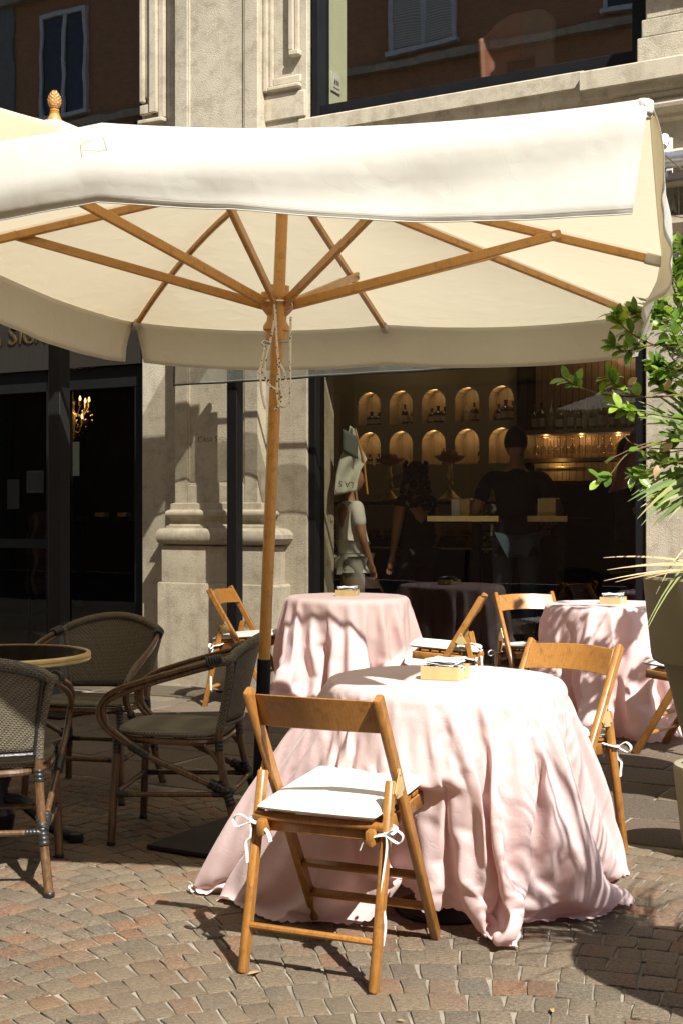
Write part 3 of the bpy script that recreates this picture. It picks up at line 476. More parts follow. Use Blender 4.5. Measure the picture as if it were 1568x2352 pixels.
2,-2,2,-3,0,-1,0,7,-4,-6,5,-5,4,-1,0,-1,4,-1,-3,1,3,2,0,-4,1,-3,2,1,-4,4,-2,-1,1,1,-1,-3,8,-4,0,0,5,-6,0,1,-1,-2,-1,7,-5,-1,0,-2,9,-7,-1,1,-3,10,-5,0,-2,
4,-4,-1,3,-2,0,0,-2,4,-5,1,2,5,-3,-1,-5,7,-2,1,-2,-2,2,-2,2,-2,2,-3,0,1,5,1,-4,7,-5,1,5,-3,7,-7,0,6,1,5,-6,0,2,-1,-4,0,1,-3,-3,3,0,2,0,-2,0,-2,5,-7,8,-2,
-3,1,3,-2,-3,1,2,-1,2,-2,0,-1,5,-2,-1,0,3,-1,-3,4,-4,0,7,-3,-4,2,-2,-2,3,-2,1,-1,4,-1,0,0,2,-2,-2,3,-4,-1,-1,4,0,2,-2,-5,4,-3,9,-9,-3,5,0,0,-2,2,-1,0,2,
-3,2,-3,0,4,-1,-4,4,-1,2,2,-7,5,-1,-1,0,-1,4,0,2,-8,4,0,-4,0,3,2,5,-6,0,1,1,2,1,-2,2,5,2,4,-6,1,1,0,-4,0,0,4,-7,1,-1,2,-1,-1,1,0,4,-1,0,0,-4,2,1,4,-12,
7,-1,-1,3,-2,0,0,3,-6,6,0,-1,1,-4,-1,3,0,3,-4,1,0,0,-2,0,0,2,-2,4,4,-5,-1,1,1,-2,0,-2,-1,0,2,0,-1,-3,10,-7,-3,6,-4,11,-8,0,-1,-2,-1,2,-1,0,1,0,-1,6,0,-4,
-5,2,2,-1,0,-4,3,1,-1,-5,5,-1,-4,3,0,4,0,-3,1,0,0,1,1,6,-5,1,3,0,7,-9,5,2,3,-3,-1,1,5,-9,0,0,-3,1,0,1,-2,-2,3,0,2,1,-1,1,0,-4,0,2,3,-7,5,-3,0,2,-1,0,0,
-1,3,-3,-2,5,-2,-1,0,1,1,2,-3,1,0,-3,1,1,0,0,-1,3,3,-3,-1,2,-1,0,-1,-2,-1,5,-3,-1,-2,-1,10,-9,2,-1,-1,8,-3,-1,0,-2,-2,2,-2,2,-1,1,-1,0,-7,9,-5,2,5,-4,2,
-5,2,1,4,-6,1,2,11,-11,-4,3,2,-3,1,2,2,-3,10,-10,1,0,2,2,5,-5,5,2,2,0,-2,0,3,-7,0,-3,2,0,-2,2,3,-6,2,5,-4,2,0,-2,2,-4,1,3,-2,-5,6,-5,3,2,-1,-2,5,-5,2,-2,
1,-1,4,0,-2,-1,4,-5,5,-3,0,-1,-3,2,4,-3,-1,2,2,0,-2,2,-1,0,-1,-2,-2,7,-2,-1,-3,3,0,-4,6,-5,0,7,-5,-1,1,0,-1,1,-2,0,-1,2,-1,0,3,-1,-3,0,3,-6,5,-4,1,0,1,
2,-7,4,3,-7,3,1,4,-2,0,-1,3,1,-1,0,5,-4,1,1,3,1,5,1,1,5,-6,1,3,-11,5,2,-4,3,-4,2,-5,1,3,-8,9,-2,3,-1,-1,-2,0,0,2,-5,4,-2,1,2,-1,-2,-4,4,4,-1,0,3,-2,-3,
6,-5,1,-6,7,-1,-1,0,1,-3,3,-1,-1,0,4,0,-1,1,-2,2,-3,-1,0,5,-5,4,-4,7,-6,-3,11,-10,1,6,-5,1,-1,1,-4,3,-3,2,-1,1,-2,1,-1,3,-2,0,-4,4,3,-6,0,5,-1,0,3,-2,-1,
11,-15,2,5,-3,-2,1,1,1,-1,10,-9,1,0,2,1,7,6,0,1,5,-6,2,1,2,-7,1,-2,0,-4,2,-2,1,4,-4,2,-1,1,0,1,-2,-3,5,-1,-4,0,6,0,-2,-4,1,-1,2,2,-1,1,3,-3,-2,-6,8,-8,
12,-2,-2,-1,-1,-1,-8,8,1,0,1,3,1,-3,2,-1,1,-3,-2,3,4,-6,1,-1,7,-7,-1,8,-6,1,1,-1,-1,1,4,-7,6,-6,-1,2,1,2,-4,-3,8,-4,-1,5,-4,1,-4,0,2,3,-1,1,-2,-1,10,-12,
0,3,0,0,0,1,1,-2,6,-5,3,-1,1,1,7,8,-2,1,5,-5,0,3,-4,-3,2,5,3,-2,-10,-3,3,-3,1,5,-3,2,0,1,-4,5,-3,-2,-3,2,0,-3,5,0,-3,1,0,4,-3,3,1,-2,-2,1,-7,8,1,-1,1,-2,
-1,0,-2,7,-6,1,-1,4,2,-2,2,-2,1,-3,-1,3,2,-4,-1,3,4,-8,0,6,-6,9,-10,4,0,1,1,-5,3,-3,-1,3,-1,1,-2,-3,2,3,-2,2,0,1,-3,-2,3,-3,3,-4,4,4,5,-9,-3,5,-2,-2,3,
-1,3,-2,-1,6,-3,-1,1,2,4,11,-5,2,4,-5,1,1,-3,-3,1,0,-13,-4,10,2,3,-3,3,-1,-2,6,-3,1,-2,1,1,-4,0,1,7,-7,1,1,-6,2,2,5,-4,1,2,-2,-1,-2,-11,16,-4,2,-1,0,-1,
-2,2,1,-1,0,1,4,-2,1,0,-1,1,-4,0,6,-3,1,-4,5,-1,-5,3,-2,-1,9,0,-5,-1,0,1,1,-3,-2,-1,3,-1,3,-6,0,6,5,-9,1,1,0,-2,-2,-1,8,-4,-1,3,0,8,-6,-8,4,-1,1,2,-3,0,
3,2,6,-8,1,1,0,3,13,-7,1,4,-3,0,1,-3,-3,-2,-11,7,-4,6,0,6,-5,2,-1,-7,10,-2,1,-2,1,1,-4,0,1,3,-3,1,1,-3,0,1,2,-1,1,1,-5,5,-3,-2,11,-8,0,-2,2,-1,-4,4,0,-1,
1,1,2,1,-1,1,-1,0,-2,-1,6,-5,5,-6,6,-4,-2,6,-5,-1,10,-8,0,8,-17,6,14,-14,1,9,-7,-2,-5,-2,6,10,-7,-3,2,1,0,-3,-2,5,1,-3,0,3,-5,8,0,-8,2,1,-3,4,-2,5,0,0,
1,-2,0,-1,1,1,11,-3,-1,4,-2,-1,1,-2,-4,-1,-5,5,-8,2,3,3,-3,3,0,6,-9,2,3,-3,1,1,-5,-1,3,3,-1,-2,2,-5,0,3,2,0,1,0,-2,-1,-4,1,7,-3,1,2,-3,-5,6,-2,0,0,0,1,
3,0,0,0,0,-2,-2,2,9,-10,3,-2,5,-6,-3,9,-7,1,7,-5,0,-7,14,-6,-11,1,20,-25,5,6,-7,17,-3,-12,9,-5,3,1,-3,0,-4,8,-7,4,-1,1,1,4,2,-10,1,2,-2,2,0,1,-1,3,0,1,
-2,0,1,2,10,-1,-2,2,1,-1,1,-4,-3,-2,-1,-3,-3,3,1,4,-7,7,2,-19,14,0,4,-1,-1,2,-4,-1,3,2,-2,0,0,-3,0,3,1,0,1,-2,-3,8,-8,0,6,-1,-1,0,-1,0,4,-4,0,-2,2,-1,4,
0,1,-1,0,-2,-2,3,5,-7,1,1,4,-7,-1,10,-6,9,-4,1,1,3,-16,12,5,1,-4,4,-7,-10,16,-1,-2,-9,4,-5,0,3,-3,0,-4,2,6,-4,-1,-1,9,-4,4,-11,2,2,-1,0,4,-2,-1,1,0,4,-2,
-1,2,0,8,3,-3,1,2,-3,1,-3,-2,-4,1,-12,5,3,2,2,0,1,4,-10,-2,5,3,-1,-2,8,-9,0,0,4,-1,-1,2,-4,1,1,-1,3,1,-2,-3,1,4,-4,4,1,-2,-3,1,0,3,-2,-1,0,1,0,2,2,-1,1,
0,-3,-1,4,3,-4,-2,2,1,-5,0,7,-6,3,4,0,6,-1,-1,0,6,-6,0,3,3,-1,0,1,-1,-11,0,-4,2,13,-17,3,-6,1,5,-2,-1,2,2,-1,5,-9,0,2,-1,0,0,0,5,-2,2,-1,0,-1,0,2,7,5,-5,
1,4,-4,1,-3,-1,1,-3,-9,0,2,2,3,-5,6,3,-9,-7,9,4,0,2,0,-4,-2,0,4,-1,-1,2,-3,-1,2,8,-6,1,-3,-5,2,6,-5,4,2,-2,-1,-1,-1,4,-1,-3,2,0,-1,3,1,1,-1,0,-3,-1,6,0,
0,-5,5,-1,-6,2,6,-7,7,0,2,-14,7,14,-13,8,4,0,-2,4,1,-3,0,-8,-4,2,-4,3,3,-2,-2,-5,1,4,-3,1,2,-2,-1,8,-5,-5,5,-3,0,9,-9,6,1,0,-2,0,-1,0,0,6,6,-4,1,4,-5,0,
-2,3,1,-2,-12,-1,2,2,2,-2,4,-3,-4,3,-2,3,1,1,3,-7,0,0,3,0,-1,3,-3,-1,2,3,1,0,-6,0,-9,13,-4,2,8,-8,1,-3,1,2,0,-4,3,6,-6,1,3,-1,0,1,-3,0,6,-4,4,-6,3,-2,-3,
1,2,-1,-8,13,-6,1,2,0,9,-5,5,4,0,-1,-1,-16,7,-6,5,2,-5,2,4,-5,0,-6,1,5,-2,-1,4,-1,-3,7,-2,-9,8,-3,0,3,-2,2,4,-2,1,-2,0,-2,2,6,5,-2,-1,4,-3,0,-2,-9,4,-11,
9,-5,1,2,2,1,1,-3,-2,1,0,4,0,-1,3,-4,-3,6,-3,2,-2,0,3,-5,2,3,1,-6,2,1,-5,6,-2,0,6,-4,1,-2,-1,1,2,-9,8,-3,2,1,2,1,-2,1,-3,1,7,-7,4,-3,5,-6,-2,6,-4,1,-2,
5,-4,3,1,-6,6,10,-14,8,-1,-14,8,1,5,-5,1,3,-6,5,0,-3,0,-7,2,3,-1,0,3,-1,4,0,-2,-8,6,-3,1,1,4,1,1,-6,1,1,1,-1,1,5,5,-1,-1,5,-5,0,-2,-1,-5,0,-7,2,2,2,0,1,
2,-4,-1,-1,3,3,0,1,1,-5,-1,2,0,1,-1,1,-1,-1,1,1,5,-7,-3,1,-1,7,-3,-2,5,-1,1,-3,0,2,3,-5,1,1,-1,0,4,0,-1,0,-3,3,5,-7,4,-3,4,-6,-2,7,-12,0,8,5,-6,5,-9,14,
0,-5,6,-3,-9,4,-1,1,4,-4,3,-3,-1,-1,5,-2,-1,-6,0,3,1,0,-5,6,-3,7,-1,-4,1,-1,-1,2,3,-1,2,-8,5,0,0,0,0,6,4,1,-3,4,-4,0,-1,-4,-4,-1,4,-6,1,2,0,2,2,-6,0,3,
0,0,3,-1,2,-5,-1,2,0,2,-2,3,-3,-1,1,-2,7,-6,-2,1,-1,5,-1,-2,1,1,6,-6,-1,1,-1,0,3,-1,0,0,3,0,-1,0,-2,2,9,-10,2,-1,2,-5,-1,10,-12,-1,6,2,-3,4,-8,13,1,-6,
11,-8,1,-4,-3,0,6,-3,0,-1,-2,-1,5,-2,-2,-6,2,2,0,4,-3,2,-1,3,0,-1,-4,1,-1,0,5,-2,0,-5,8,-1,-1,-1,0,5,3,3,-2,3,-3,0,-2,-1,-6,-1,-1,-2,1,2,1,2,1,-7,1,1,1,
-1,4,2,-2,-3,-1,2,-1,6,-6,2,0,-2,1,2,5,-6,-4,3,-4,4,1,-3,2,3,-3,2,-1,3,-1,-3,-1,2,0,1,3,0,-1,-1,-2,5,6,-7,-1,1,1,-5,-1,2,-3,9,-6,4,-4,-4,0,8,8,-13,0,7,
-3,2,-6,3,4,-1,3,-5,-2,-1,5,-2,-2,-5,0,2,2,5,0,-7,6,1,-1,7,-19,9,-2,2,8,-7,0,-5,5,-2,2,1,-1,5,2,4,-3,4,-3,-1,-2,-9,2,-1,5,-7,1,2,-1,7,-5,-4,1,5,-3,4,1,
1,-4,-2,-2,4,-4,5,-5,5,-5,2,1,2,4,-5,-4,0,0,4,1,-4,0,4,4,-5,4,-9,6,-2,1,0,1,0,3,0,-2,0,-1,6,2,-4,-3,3,-2,-4,1,1,0,-2,4,0,-3,0,-2,7,3,-5,11,-7,-1,0,1,-3,
3,0,-17,12,1,-2,4,0,-2,-7,2,0,5,4,3,-11,0,1,5,4,-3,-4,-2,2,3,-1,-1,-4,5,-1,-1,2,-1,5,1,6,-4,4,-3,-1,-1,-4,-9,5,1,-4,1,2,-1,7,-2,-7,1,2,0,3,1,2,-5,-1,-1,
2,-6,8,6,-7,0,-2,1,3,3,-5,-4,2,-2,3,3,-5,9,-4,0,0,-6,8,1,-7,3,1,-2,1,3,0,-1,-1,-1,7,0,-1,-5,2,-1,-3,1,1,-6,4,3,1,-3,-7,4,3,5,-4,9,-4,-2,1,-3,0,3,1,-9,5,
0,-1,2,2,-4,-4,-1,2,4,3,-7,-4,6,9,-4,0,-10,4,1,0,4,0,2,-1,-5,2,0,0,0,4,2,5,-2,3,-2,-3,0,-4,2,-6,-4,1,1,1,-2,10,5,-18,5,0,3,0,2,2,-4,-2,-1,2,11,-16,9,-3,
-6,4,1,4,1,-3,-5,1,-1,3,3,-5,6,-2,0,-1,-4,1,7,-4,-3,4,0,0,2,1,-1,-1,1,5,-3,5,-8,5,-4,-4,3,-2,-4,4,4,-1,-2,-4,2,10,-3,-3,9,-5,-1,-1,-10,8,3,-2,-3,1,1,-1,
2,-3,1,0,-5,1,6,1,-4,11,-10,-10,16,-2,-3,1,-4,1,2,4,0,4,-9,8,-1,-5,0,4,1,6,-1,1,-2,-1,-1,-2,-4,-2,10,-12,0,1,7,1,-2,-10,3,-2,-2,7,3,1,-4,-3,1,2,4,2,-1,
-5,-2,1,1,-2,8,-4,-6,0,1,1,7,-6,5,-1,-1,-1,-2,1,5,-4,-1,2,0,-1,4,0,-1,-2,2,8,-7,3,-4,3,-5,-1,2,-6,1,3,3,0,-1,-5,5,2,1,-2,9,-6,1,-2,-5,5,-1,2,-3,-1,1,-1,
2,-2,-1,3,-7,-3,11,0,-2,-3,2,-3,11,-4,-2,-1,-1,0,1,5,1,4,-14,10,-2,-4,0,4,2,4,0,2,-2,-2,-1,-2,-7,3,-2,-2,0,2,3,5,-6,-6,3,3,-4,3,5,0,-6,1,-1,2,1,8,-7,-7,
5,-2,0,-1,8,-3,-6,5,-4,0,1,3,0,1,-1,-1,-2,4,1,-2,-1,4,-2,-2,3,0,1,-3,3,6,-7,4,-4,3,-5,-1,4,-1,-6,1,6,-1,0,-3,3,3,-2,4,4,-5,-1,-2,-3,4,-1,0,-1,-3,11,-10,
3,-1,2,0,-8,-1,13,-5,0,-2,9,-12,18,-14,3,0,-5,3,-1,4,1,6,-16,7,-5,4,0,5,0,4,1,1,0,-4,1,-2,-11,8,-8,3,-1,1,-6,12,-7,-3,5,0,-2,-8,28,-10,-8,-2,1,2,0,3,1,
-11,8,-3,3,-3,7,-2,-7,3,-2,1,2,-1,3,-1,-2,1,1,-13,11,5,-3,-2,3,-1,3,1,-1,-2,5,4,-7,3,-3,2,-4,1,3,1,-9,4,3,-1,-3,1,3,3,-6,8,-1,0,-1,-2,-3,4,-2,1,-2,-2,-6,
6,3,-1,0,2,-8,2,-18,20,5,-4,-1,8,-12,3,6,1,-5,1,1,4,0,-1,-6,4,11,-8,-4,4,1,3,3,0,0,-4,-2,3,-3,0,-10,4,-3,2,2,8,-11,-3,4,-1,1,5,9,-11,-4,3,-1,1,10,1,-9,
4,-7,0,1,5,0,-1,-8,3,-1,0,2,-2,3,1,-3,2,1,-18,14,6,0,6,-8,-1,3,1,-1,-1,5,3,-8,4,-2,2,-6,-2,9,-10,0,4,4,-2,-3,1,5,1,-4,12,-6,-1,-1,-3,-3,7,-4,2,-2,-4,5,
-1,-3,2,-1,14,-18,-6,4,5,5,-2,-4,-9,0,6,8,3,1,-9,4,6,-2,-2,-3,0,5,-1,-3,4,1,1,5,0,0,-4,-1,5,-6,0,-9,2,-1,1,8,-4,-6,-2,5,-4,5,9,-12,10,-3,-6,1,3,1,5,-6,
5,-9,1,2,12,-9,1,-7,-1,2,-2,3,-1,3,0,7,-8,7,2,-21,24,-7,3,-5,-4,4,2,-2,-2,7,6,-10,1,-1,0,-4,2,-1,2,-6,3,6,-4,-1,2,6,-13,7,9,-4,-1,-5,3,-2,6,-6,2,0,-6,7,
-4,1,-1,-1,-5,-3,13,6,-11,5,-2,-7,8,-5,18,-12,2,2,-9,1,3,3,-1,-3,-1,5,9,-13,6,-2,2,6,-1,0,-4,0,1,-1,2,-13,10,-10,1,9,-7,-6,1,4,-5,2,15,-8,9,-8,-2,-3,3,
2,3,-21,14,-1,2,-2,9,-14,13,-5,-7,5,-3,3,1,1,0,-8,7,-1,-7,-4,18,6,-4,3,-12,4,2,-1,0,6,3,-8,1,0,-1,-4,7,-3,-4,-2,5,2,-4,0,2,-5,1,-3,14,-4,1,-2,0,-2,-9,10,
1,2,-26,27,-7,1,-8,2,-19,17,-9,20,-5,7,-4,-18,-1,17,-9,27,-11,1,-3,-5,4,3,-2,-2,-3,8,4,-1,6,-2,2,5,-1,2,-5,1,-7,9,-9,-5,-7,7,3,0,0,-1,-3,4,-2,3,2,-1,-9,
10,-2,1,-2,4,3,-13,11,-3,8,-3,-2,3,0,-2,-12,6,-8,12,1,-3,-1,-1,2,-2,-7,-5,6,6,9,-1,-7,3,2,-1,0,7,0,-5,-1,2,-4,-3,3,3,-11,3,8,1,-4,6,-5,3,-7,12,-4,-1,0,
0,-2,0,-5,4,2,3,-9,12,-11,1,-1,-6,-12,12,7,-12,12,9,-2,9,-7,0,7,4,-8,-3,-1,-2,-4,5,-1,-3,2,1,5,-7,8,-4,1,6,-1,1,-4,-2,1,-3,-6,-2,5,2,-1,0,9,-22,9,1,1,5,
-2,0,3,-4,2,-3,0,-2,-1,3,4,-1,-10,8,-4,1,2,-5,10,-6,5,-12,4,5,-2,-12,5,-6,0,-1,8,18,-4,1,-6,1,3,-1,0,7,-3,-3,-1,2,-5,-1,7,0,-10,5,1,7,-10,7,-3,-1,-4,-10,
17,-1,1,1,-3,0,-3,2,2,-10,13,-16,6,3,-2,-4,-3,4,-5,17,-2,7,-3,10,-6,6,0,-2,2,-11,1,-7,2,3,-2,-1,1,2,3,-1,9,-5,0,7,-1,2,-6,1,-1,0,-10,-1,8,-3,4,-6,5,-14,
10,0,9,-9,3,0,0,-14,11,5,2,-8,-6,9,3,2,-6,-1,11,-15,4,0,-1,1,5,5,2,-13,0,-7,2,-7,2,20,-21,1,8,9,-3,1,3,-2,1,7,-6,2,-3,3,-6,2,4,-10,-4,12,1,0,-10,3,16,-10,
-5,4,-8,8,2,1,-3,2,-6,1,1,-3,-7,3,11,-9,2,-5,-1,6,3,10,-7,3,3,-11,15,-8,13,-2,4,-2,-8,-4,-2,1,0,-2,3,-3,6,10,10,-4,-2,4,2,1,-4,2,0,-7,-3,6,-5,1,0,-5,-16,
13,7,-4,5,2,-2,1,0,-12,5,11,0,-4,11,-12,2,0,-1,3,-6,0,0,1,-15,14,-4,-1,14,-10,2,8,-11,-3,-3,-8,-5,0,1,12,23,-18,9,-1,2,8,-9,4,-5,4,-9,11,3,-17,-2,15,-2,
-1,-8,-9,26,-21,9,8,-6,-4,6,2,-3,-11,10,-9,8,-2,-3,4,6,-11,1,-5,10,-3,2,-1,6,-11,-1,22,-3,2,2,-4,7,-3,-9,2,-4,0,-1,-1,-6,6,4,8,18,-11,-3,3,3,1,-8,4,-8,
-5,2,9,7,-9,-9,13,4,-7,15,-24,6,4,-1,-1,-4,-9,6,11,-2,-7,-6,10,-5,4,0,0,-2,8,-21,11,19,-16,-5,-7,13,-6,12,0,-6,0,-4,-18,0,-1,1,0,12,20,-5,-3,9,10,-32,25,
-10,2,-8,19,-20,-4,2,15,4,-15,-5,14,-5,-4,2,14,-10,2,-1,-3,1,-3,9,4,-11,-1,-4,6,7,-30,16,12,-6,10,-1,-8,-14,15,8,4,3,-3,0,4,-5,-6,-1,8,-12,1,-1,11,-4,-9,
7,6,21,-12,-5,1,5,1,-4,-1,1,-7,-1,4,-17,24,1,-7,4,0,-5,-7,3,6,1,0,-20,30,-18,12,-14,11,9,-13,-12,9,6,-5,-18,19,8,-9,7,7,-29,26,3,-33,8,21,-11,2,-3,4,-3,
-7,-10,-2,0,5,20,-2,11,-31,4,-5,22,0,14,-14,-11,3,24,-7,-5,-15,-4,9,-14,18,6,-10,13,-6,-1,2,-3,6,-10,7,-3,1,-3,-5,0,13,-7,-2,11,5,-25,12,-3,-7,7,6,-30,
11,-4,10,-4,-13,35,0,6,-9,-7,14,-3,-4,-3,10,18,-7,-2,-6,8,1,-3,6,-1,1,-1,-14,18,-22,10,6,-24,24,-8,-7,-7,15,-20,33,-21,15,-14,13,4,-13,14,-1,-24,12,10,
-15,22,-29,11,-8,0,20,-17,16,-30,-3,1,25,-1,4,1,11,1,-1,1,-4,-8,-26,22,-2,18,-35,35,-17,0,-6,14,-22,-2,0,25,1,-24,-1,-4,-1,0,-2,16,-3,7,1,5,-3,-3,-9,14,
-16,12,3,-6,16,-17,11,-12,-6,26,-33,25,-20,26,-2,-1,-29,3,-8,13,-16,6,28,3,2,-13,3,0,-5,15,-8,-3,14,13,-1,1,-12,12,-6,6,0,2,-8,7,-1,-33,17,3,7,12,2,-26,
-5,9,-14,6,9,19,-37,31,-4,8,0,-13,5,11,-26,-14,11,9,17,-16,-3,20,-32,32,1,-2,-6,-5,4,0,0,0,12,-1,-4,1,4,0,0,-38,34,-34,37,-39,31,-8,-6,-7,-2,-1,-1,3,-11,
1,3,6,-6,2,3,3,15,2,-5,1,5,-8,1,5,1,-1,-2,-5,-12,8,4,-2,10,1,-21,-1,15,11,1,-9,-27,15,-11,-1,-2,3,3,2,-1,4,5,3,8,-16,7,9,0,758,0,0,0,0,0,0,0,0,0,0,0,0,
0,0,0,0,0,0,0,0,0,0,0,0,0,0,0,0,0,0,0,0,0,0,0,0,0,0,0,0,0,0,0,0,0,0,0,0,0,0,0,0,0,0,0,0,0,0,0,0,0,0,0,0,0,0,0,0,0,0,0,0,0,0,0,0,0,0,0,0,0,0,0,0,0,0,0,0,
0,0,0,0,0,0,0,0,0,0,0,0,0,0,0,0,0,0,0,0,0,0,0,0,0,0,0,0,0,0,0,9,1,-1,-2,3,2,-1,-1,1,1,-1,0,0,0,0,0,0,1,0,0,1,0,-1,0,-1,0,0,1,0,0,0,0,0,-1,1,0,0,0,0,0,0,
0,0,0,0,-1,0,0,0,0,0,0,0,0,1,1,-1,0,-2,-1,1,-1,1,0,-1,0,-1,-2,1,2,0,1,2,-1,1,-1,0,-1,0,0,0,0,0,0,0,0,1,1,1,1,2,1,1,-1,0,0,-1,-1,-1,0,-1,0,-1,0,-1,-1,-1,
-1,0,0,1,-2,1,0,1,0,1,-1,-1,1,-16,0,-1,4,-3,-1,1,6,0,-6,1,3,-2,2,-3,0,0,0,2,-2,2,0,1,-2,1,-2,2,1,-3,1,2,-1,-2,1,-1,2,0,-1,-1,3,-1,-2,0,3,-1,0,-2,0,2,0,
-2,0,1,3,-4,0,0,1,-1,1,0,1,-3,0,1,-1,1,3,-1,-1,1,0,-1,-1,0,1,-1,2,-1,-1,0,0,0,0,0,1,0,-1,1,-1,1,-2,2,-3,1,3,-3,1,2,-3,2,1,0,-2,0,2,-1,2,-1,-1,-2,2,-2,0,
0,0,-1,1,0,0,-18,-3,1,-2,6,-1,1,-5,1,7,-2,-4,3,-4,5,-1,1,-2,-3,6,-5,1,-2,3,-1,2,-2,0,3,-1,-4,1,4,-1,1,-1,-2,1,1,-4,2,3,0,-5,3,0,1,-1,-1,0,2,0,-1,-5,5,-1,
3,-7,4,-1,-3,3,6,-5,-3,1,0,-2,3,1,0,-3,4,1,-1,2,-1,-1,-1,1,0,1,-1,0,1,0,0,1,0,1,-2,4,-5,7,-3,-7,4,-2,-3,4,0,-4,3,0,-1,-1,1,-3,-1,1,0,1,-2,0,0,-1,2,-1,2,
0,-24,2,-2,2,0,-1,1,1,0,0,0,0,0,1,-2,1,-1,2,2,-3,4,0,-3,-1,1,-1,0,1,0,-1,1,2,-3,1,0,0,0,-1,0,4,-2,-2,1,0,-2,0,0,1,0,-1,0,0,-1,3,-3,0,2,1,-4,0,8,-6,-2,1,
0,-1,0,2,0,0,-1,6,-5,1,1,-1,2,0,1,-1,-1,0,0,1,-1,1,0,0,-1,0,1,-1,1,-2,0,1,-2,0,1,-1,-1,2,-2,-1,1,0,0,2,-2,-1,1,-1,0,0,-1,1,-1,0,0,0,-20,7,-9,3,-1,4,-5,
3,-3,2,-1,0,-1,2,0,0,-1,-1,1,0,1,-1,1,-2,0,1,0,0,0,1,0,-1,-1,1,-1,0,1,-1,1,-1,1,0,-1,2,-1,0,1,-1,-1,0,0,-1,2,-1,-1,4,-2,1,0,1,-3,8,-6,-2,1,1,2,-1,-3,4,
-2,-1,0,1,-1,1,2,-1,-1,0,1,0,1,-1,0,-1,1,0,-1,1,-2,0,-1,0,2,0,-2,-1,0,-1,0,1,-1,3,-3,0,1,1,-1,0,0,0,2,-2,0,2,-2,2,1,-1,-19,0,3,-5,1,5,-3,-2,0,0,-1,0,0,
0,1,-1,1,0,-1,2,-1,0,-1,1,0,-1,3,-2,0,-1,1,-1,1,-1,1,1,-2,1,-1,2,0,0,-1,-1,0,1,0,-1,0,0,-1,1,-1,0,0,2,-1,2,-2,4,-3,2,-3,0,1,1,-2,-1,0,2,2,-2,0,0,4,-2,0,
-1,1,0,-1,0,0,0,1,0,-2,1,0,-1,0,0,0,-1,-1,1,-1,0,0,0,0,-1,1,-1,1,-1,1,0,-1,1,0,-1,1,1,-1,-1,2,1,-1,2,-21,2,5,-8,2,2,0,-3,1,0,0,-1,1,0,0,0,-1,1,0,1,-2,2,
-1,0,-1,1,-1,1,0,0,-1,1,-1,1,-1,1,0,0,0,0,0,0,0,0,-1,2,-1,-1,0,-1,0,0,1,0,-1,1,0,1,-1,4,1,-3,-2,1,0,2,-4,0,8,-6,0,-1,2,1,-2,2,-1,0,0,0,1,0,0,0,-1,0,1,-1,
0,0,0,-2,0,0,1,-1,-1,0,0,0,0,1,-2,0,1,-1,0,1,0,-1,0,1,-1,1,1,-1,2,-2,1,2,-20,0,6,-6,0,1,1,-2,0,0,0,-1,0,1,0,0,0,-1,1,0,0,0,0,-1,1,0,1,0,-2,0,1,0,0,-1,1,
-1,1,0,0,0,0,-1,0,0,1,0,-1,1,-1,0,0,0,-1,1,-1,1,4,-2,-2,3,2,-4,-1,1,1,-2,0,0,5,-4,0,0,0,0,1,1,-1,0,0,0,0,0,1,-1,1,-1,0,0,1,-2,0,1,-2,0,-1,1,0,-1,0,1,-2,
3,-1,-1,0,0,0,0,1,-2,0,2,-2,1,1,-1,-1,2,2,-1,-18,-2,4,-2,-3,1,3,-3,0,0,0,0,-1,0,0,1,-1,1,0,1,-1,0,0,0,-1,1,0,0,0,0,-1,0,1,0,0,0,-1,0,1,-1,1,0,0,0,-1,1,
-1,0,1,-1,0,-1,0,0,1,0,1,0,0,2,2,-5,0,1,2,-3,0,3,-1,0,0,-1,0,-1,2,1,-1,0,0,0,1,-1,0,1,-1,1,-1,1,0,-2,1,-1,0,-1,0,-1,0,0,-1,0,1,-1,3,-3,1,-1,0,1,1,-2,0,
0,4,-4,0,2,-1,1,0,0,-19,-1,4,0,-4,1,2,-3,0,0,0,0,0,0,2,-3,1,0,0,0,0,0,0,-1,1,0,0,0,0,0,0,0,-1,0,1,-1,1,0,-1,1,0,0,-1,0,1,-1,2,-2,0,1,-2,0,1,0,0,0,1,0,1,
1,0,-2,0,1,0,-3,0,6,-3,-2,0,2,-1,1,0,0,0,0,0,0,0,1,0,-1,1,-1,0,0,-1,1,-1,0,-1,1,0,-1,-1,0,0,0,1,-1,0,1,-1,-1,0,0,2,-2,0,0,0,1,0,2,-2,1,0,0,-20,0,2,3,-5,
0,2,-3,1,1,-2,1,-1,1,-1,1,0,0,0,-1,2,-1,0,0,-1,1,0,0,0,-1,0,1,0,0,0,0,0,-1,1,0,0,0,1,-2,1,0,0,-1,-1,1,0,0,0,0,0,0,1,0,0,3,-1,-3,0,2,-2,0,1,6,-6,0,-1,1,
2,-1,-1,1,0,0,0,1,1,-2,0,1,-1,1,0,0,-1,-1,0,1,0,-2,0,0,0,-1,0,0,0,-1,1,4,-5,1,0,-1,1,1,-1,-1,0,3,-2,-1,2,-1,0,2,-22,3,-1,6,-6,0,2,1,-4,2,-1,0,0,2,-2,-1,
1,0,1,-1,1,-1,0,-1,1,-1,0,1,0,0,0,-1,1,0,0,-1,0,1,-1,1,0,0,0,0,0,0,0,-1,0,0,0,1,-2,0,0,1,0,1,1,1,-1,-2,1,1,-3,1,2,2,-4,2,-1,0,1,0,-1,1,0,0,0,1,-1,1,0,-1,
0,0,0,0,0,1,-1,-1,-1,0,0,0,-1,0,0,-1,0,1,1,1,-2,-1,0,1,2,-2,-1,1,0,0,-1,1,2,-2,1,2,-21,1,1,4,-5,1,1,-1,-1,0,4,1,-1,-5,0,1,-1,0,1,-1,2,-1,0,0,0,0,0,-1,1,
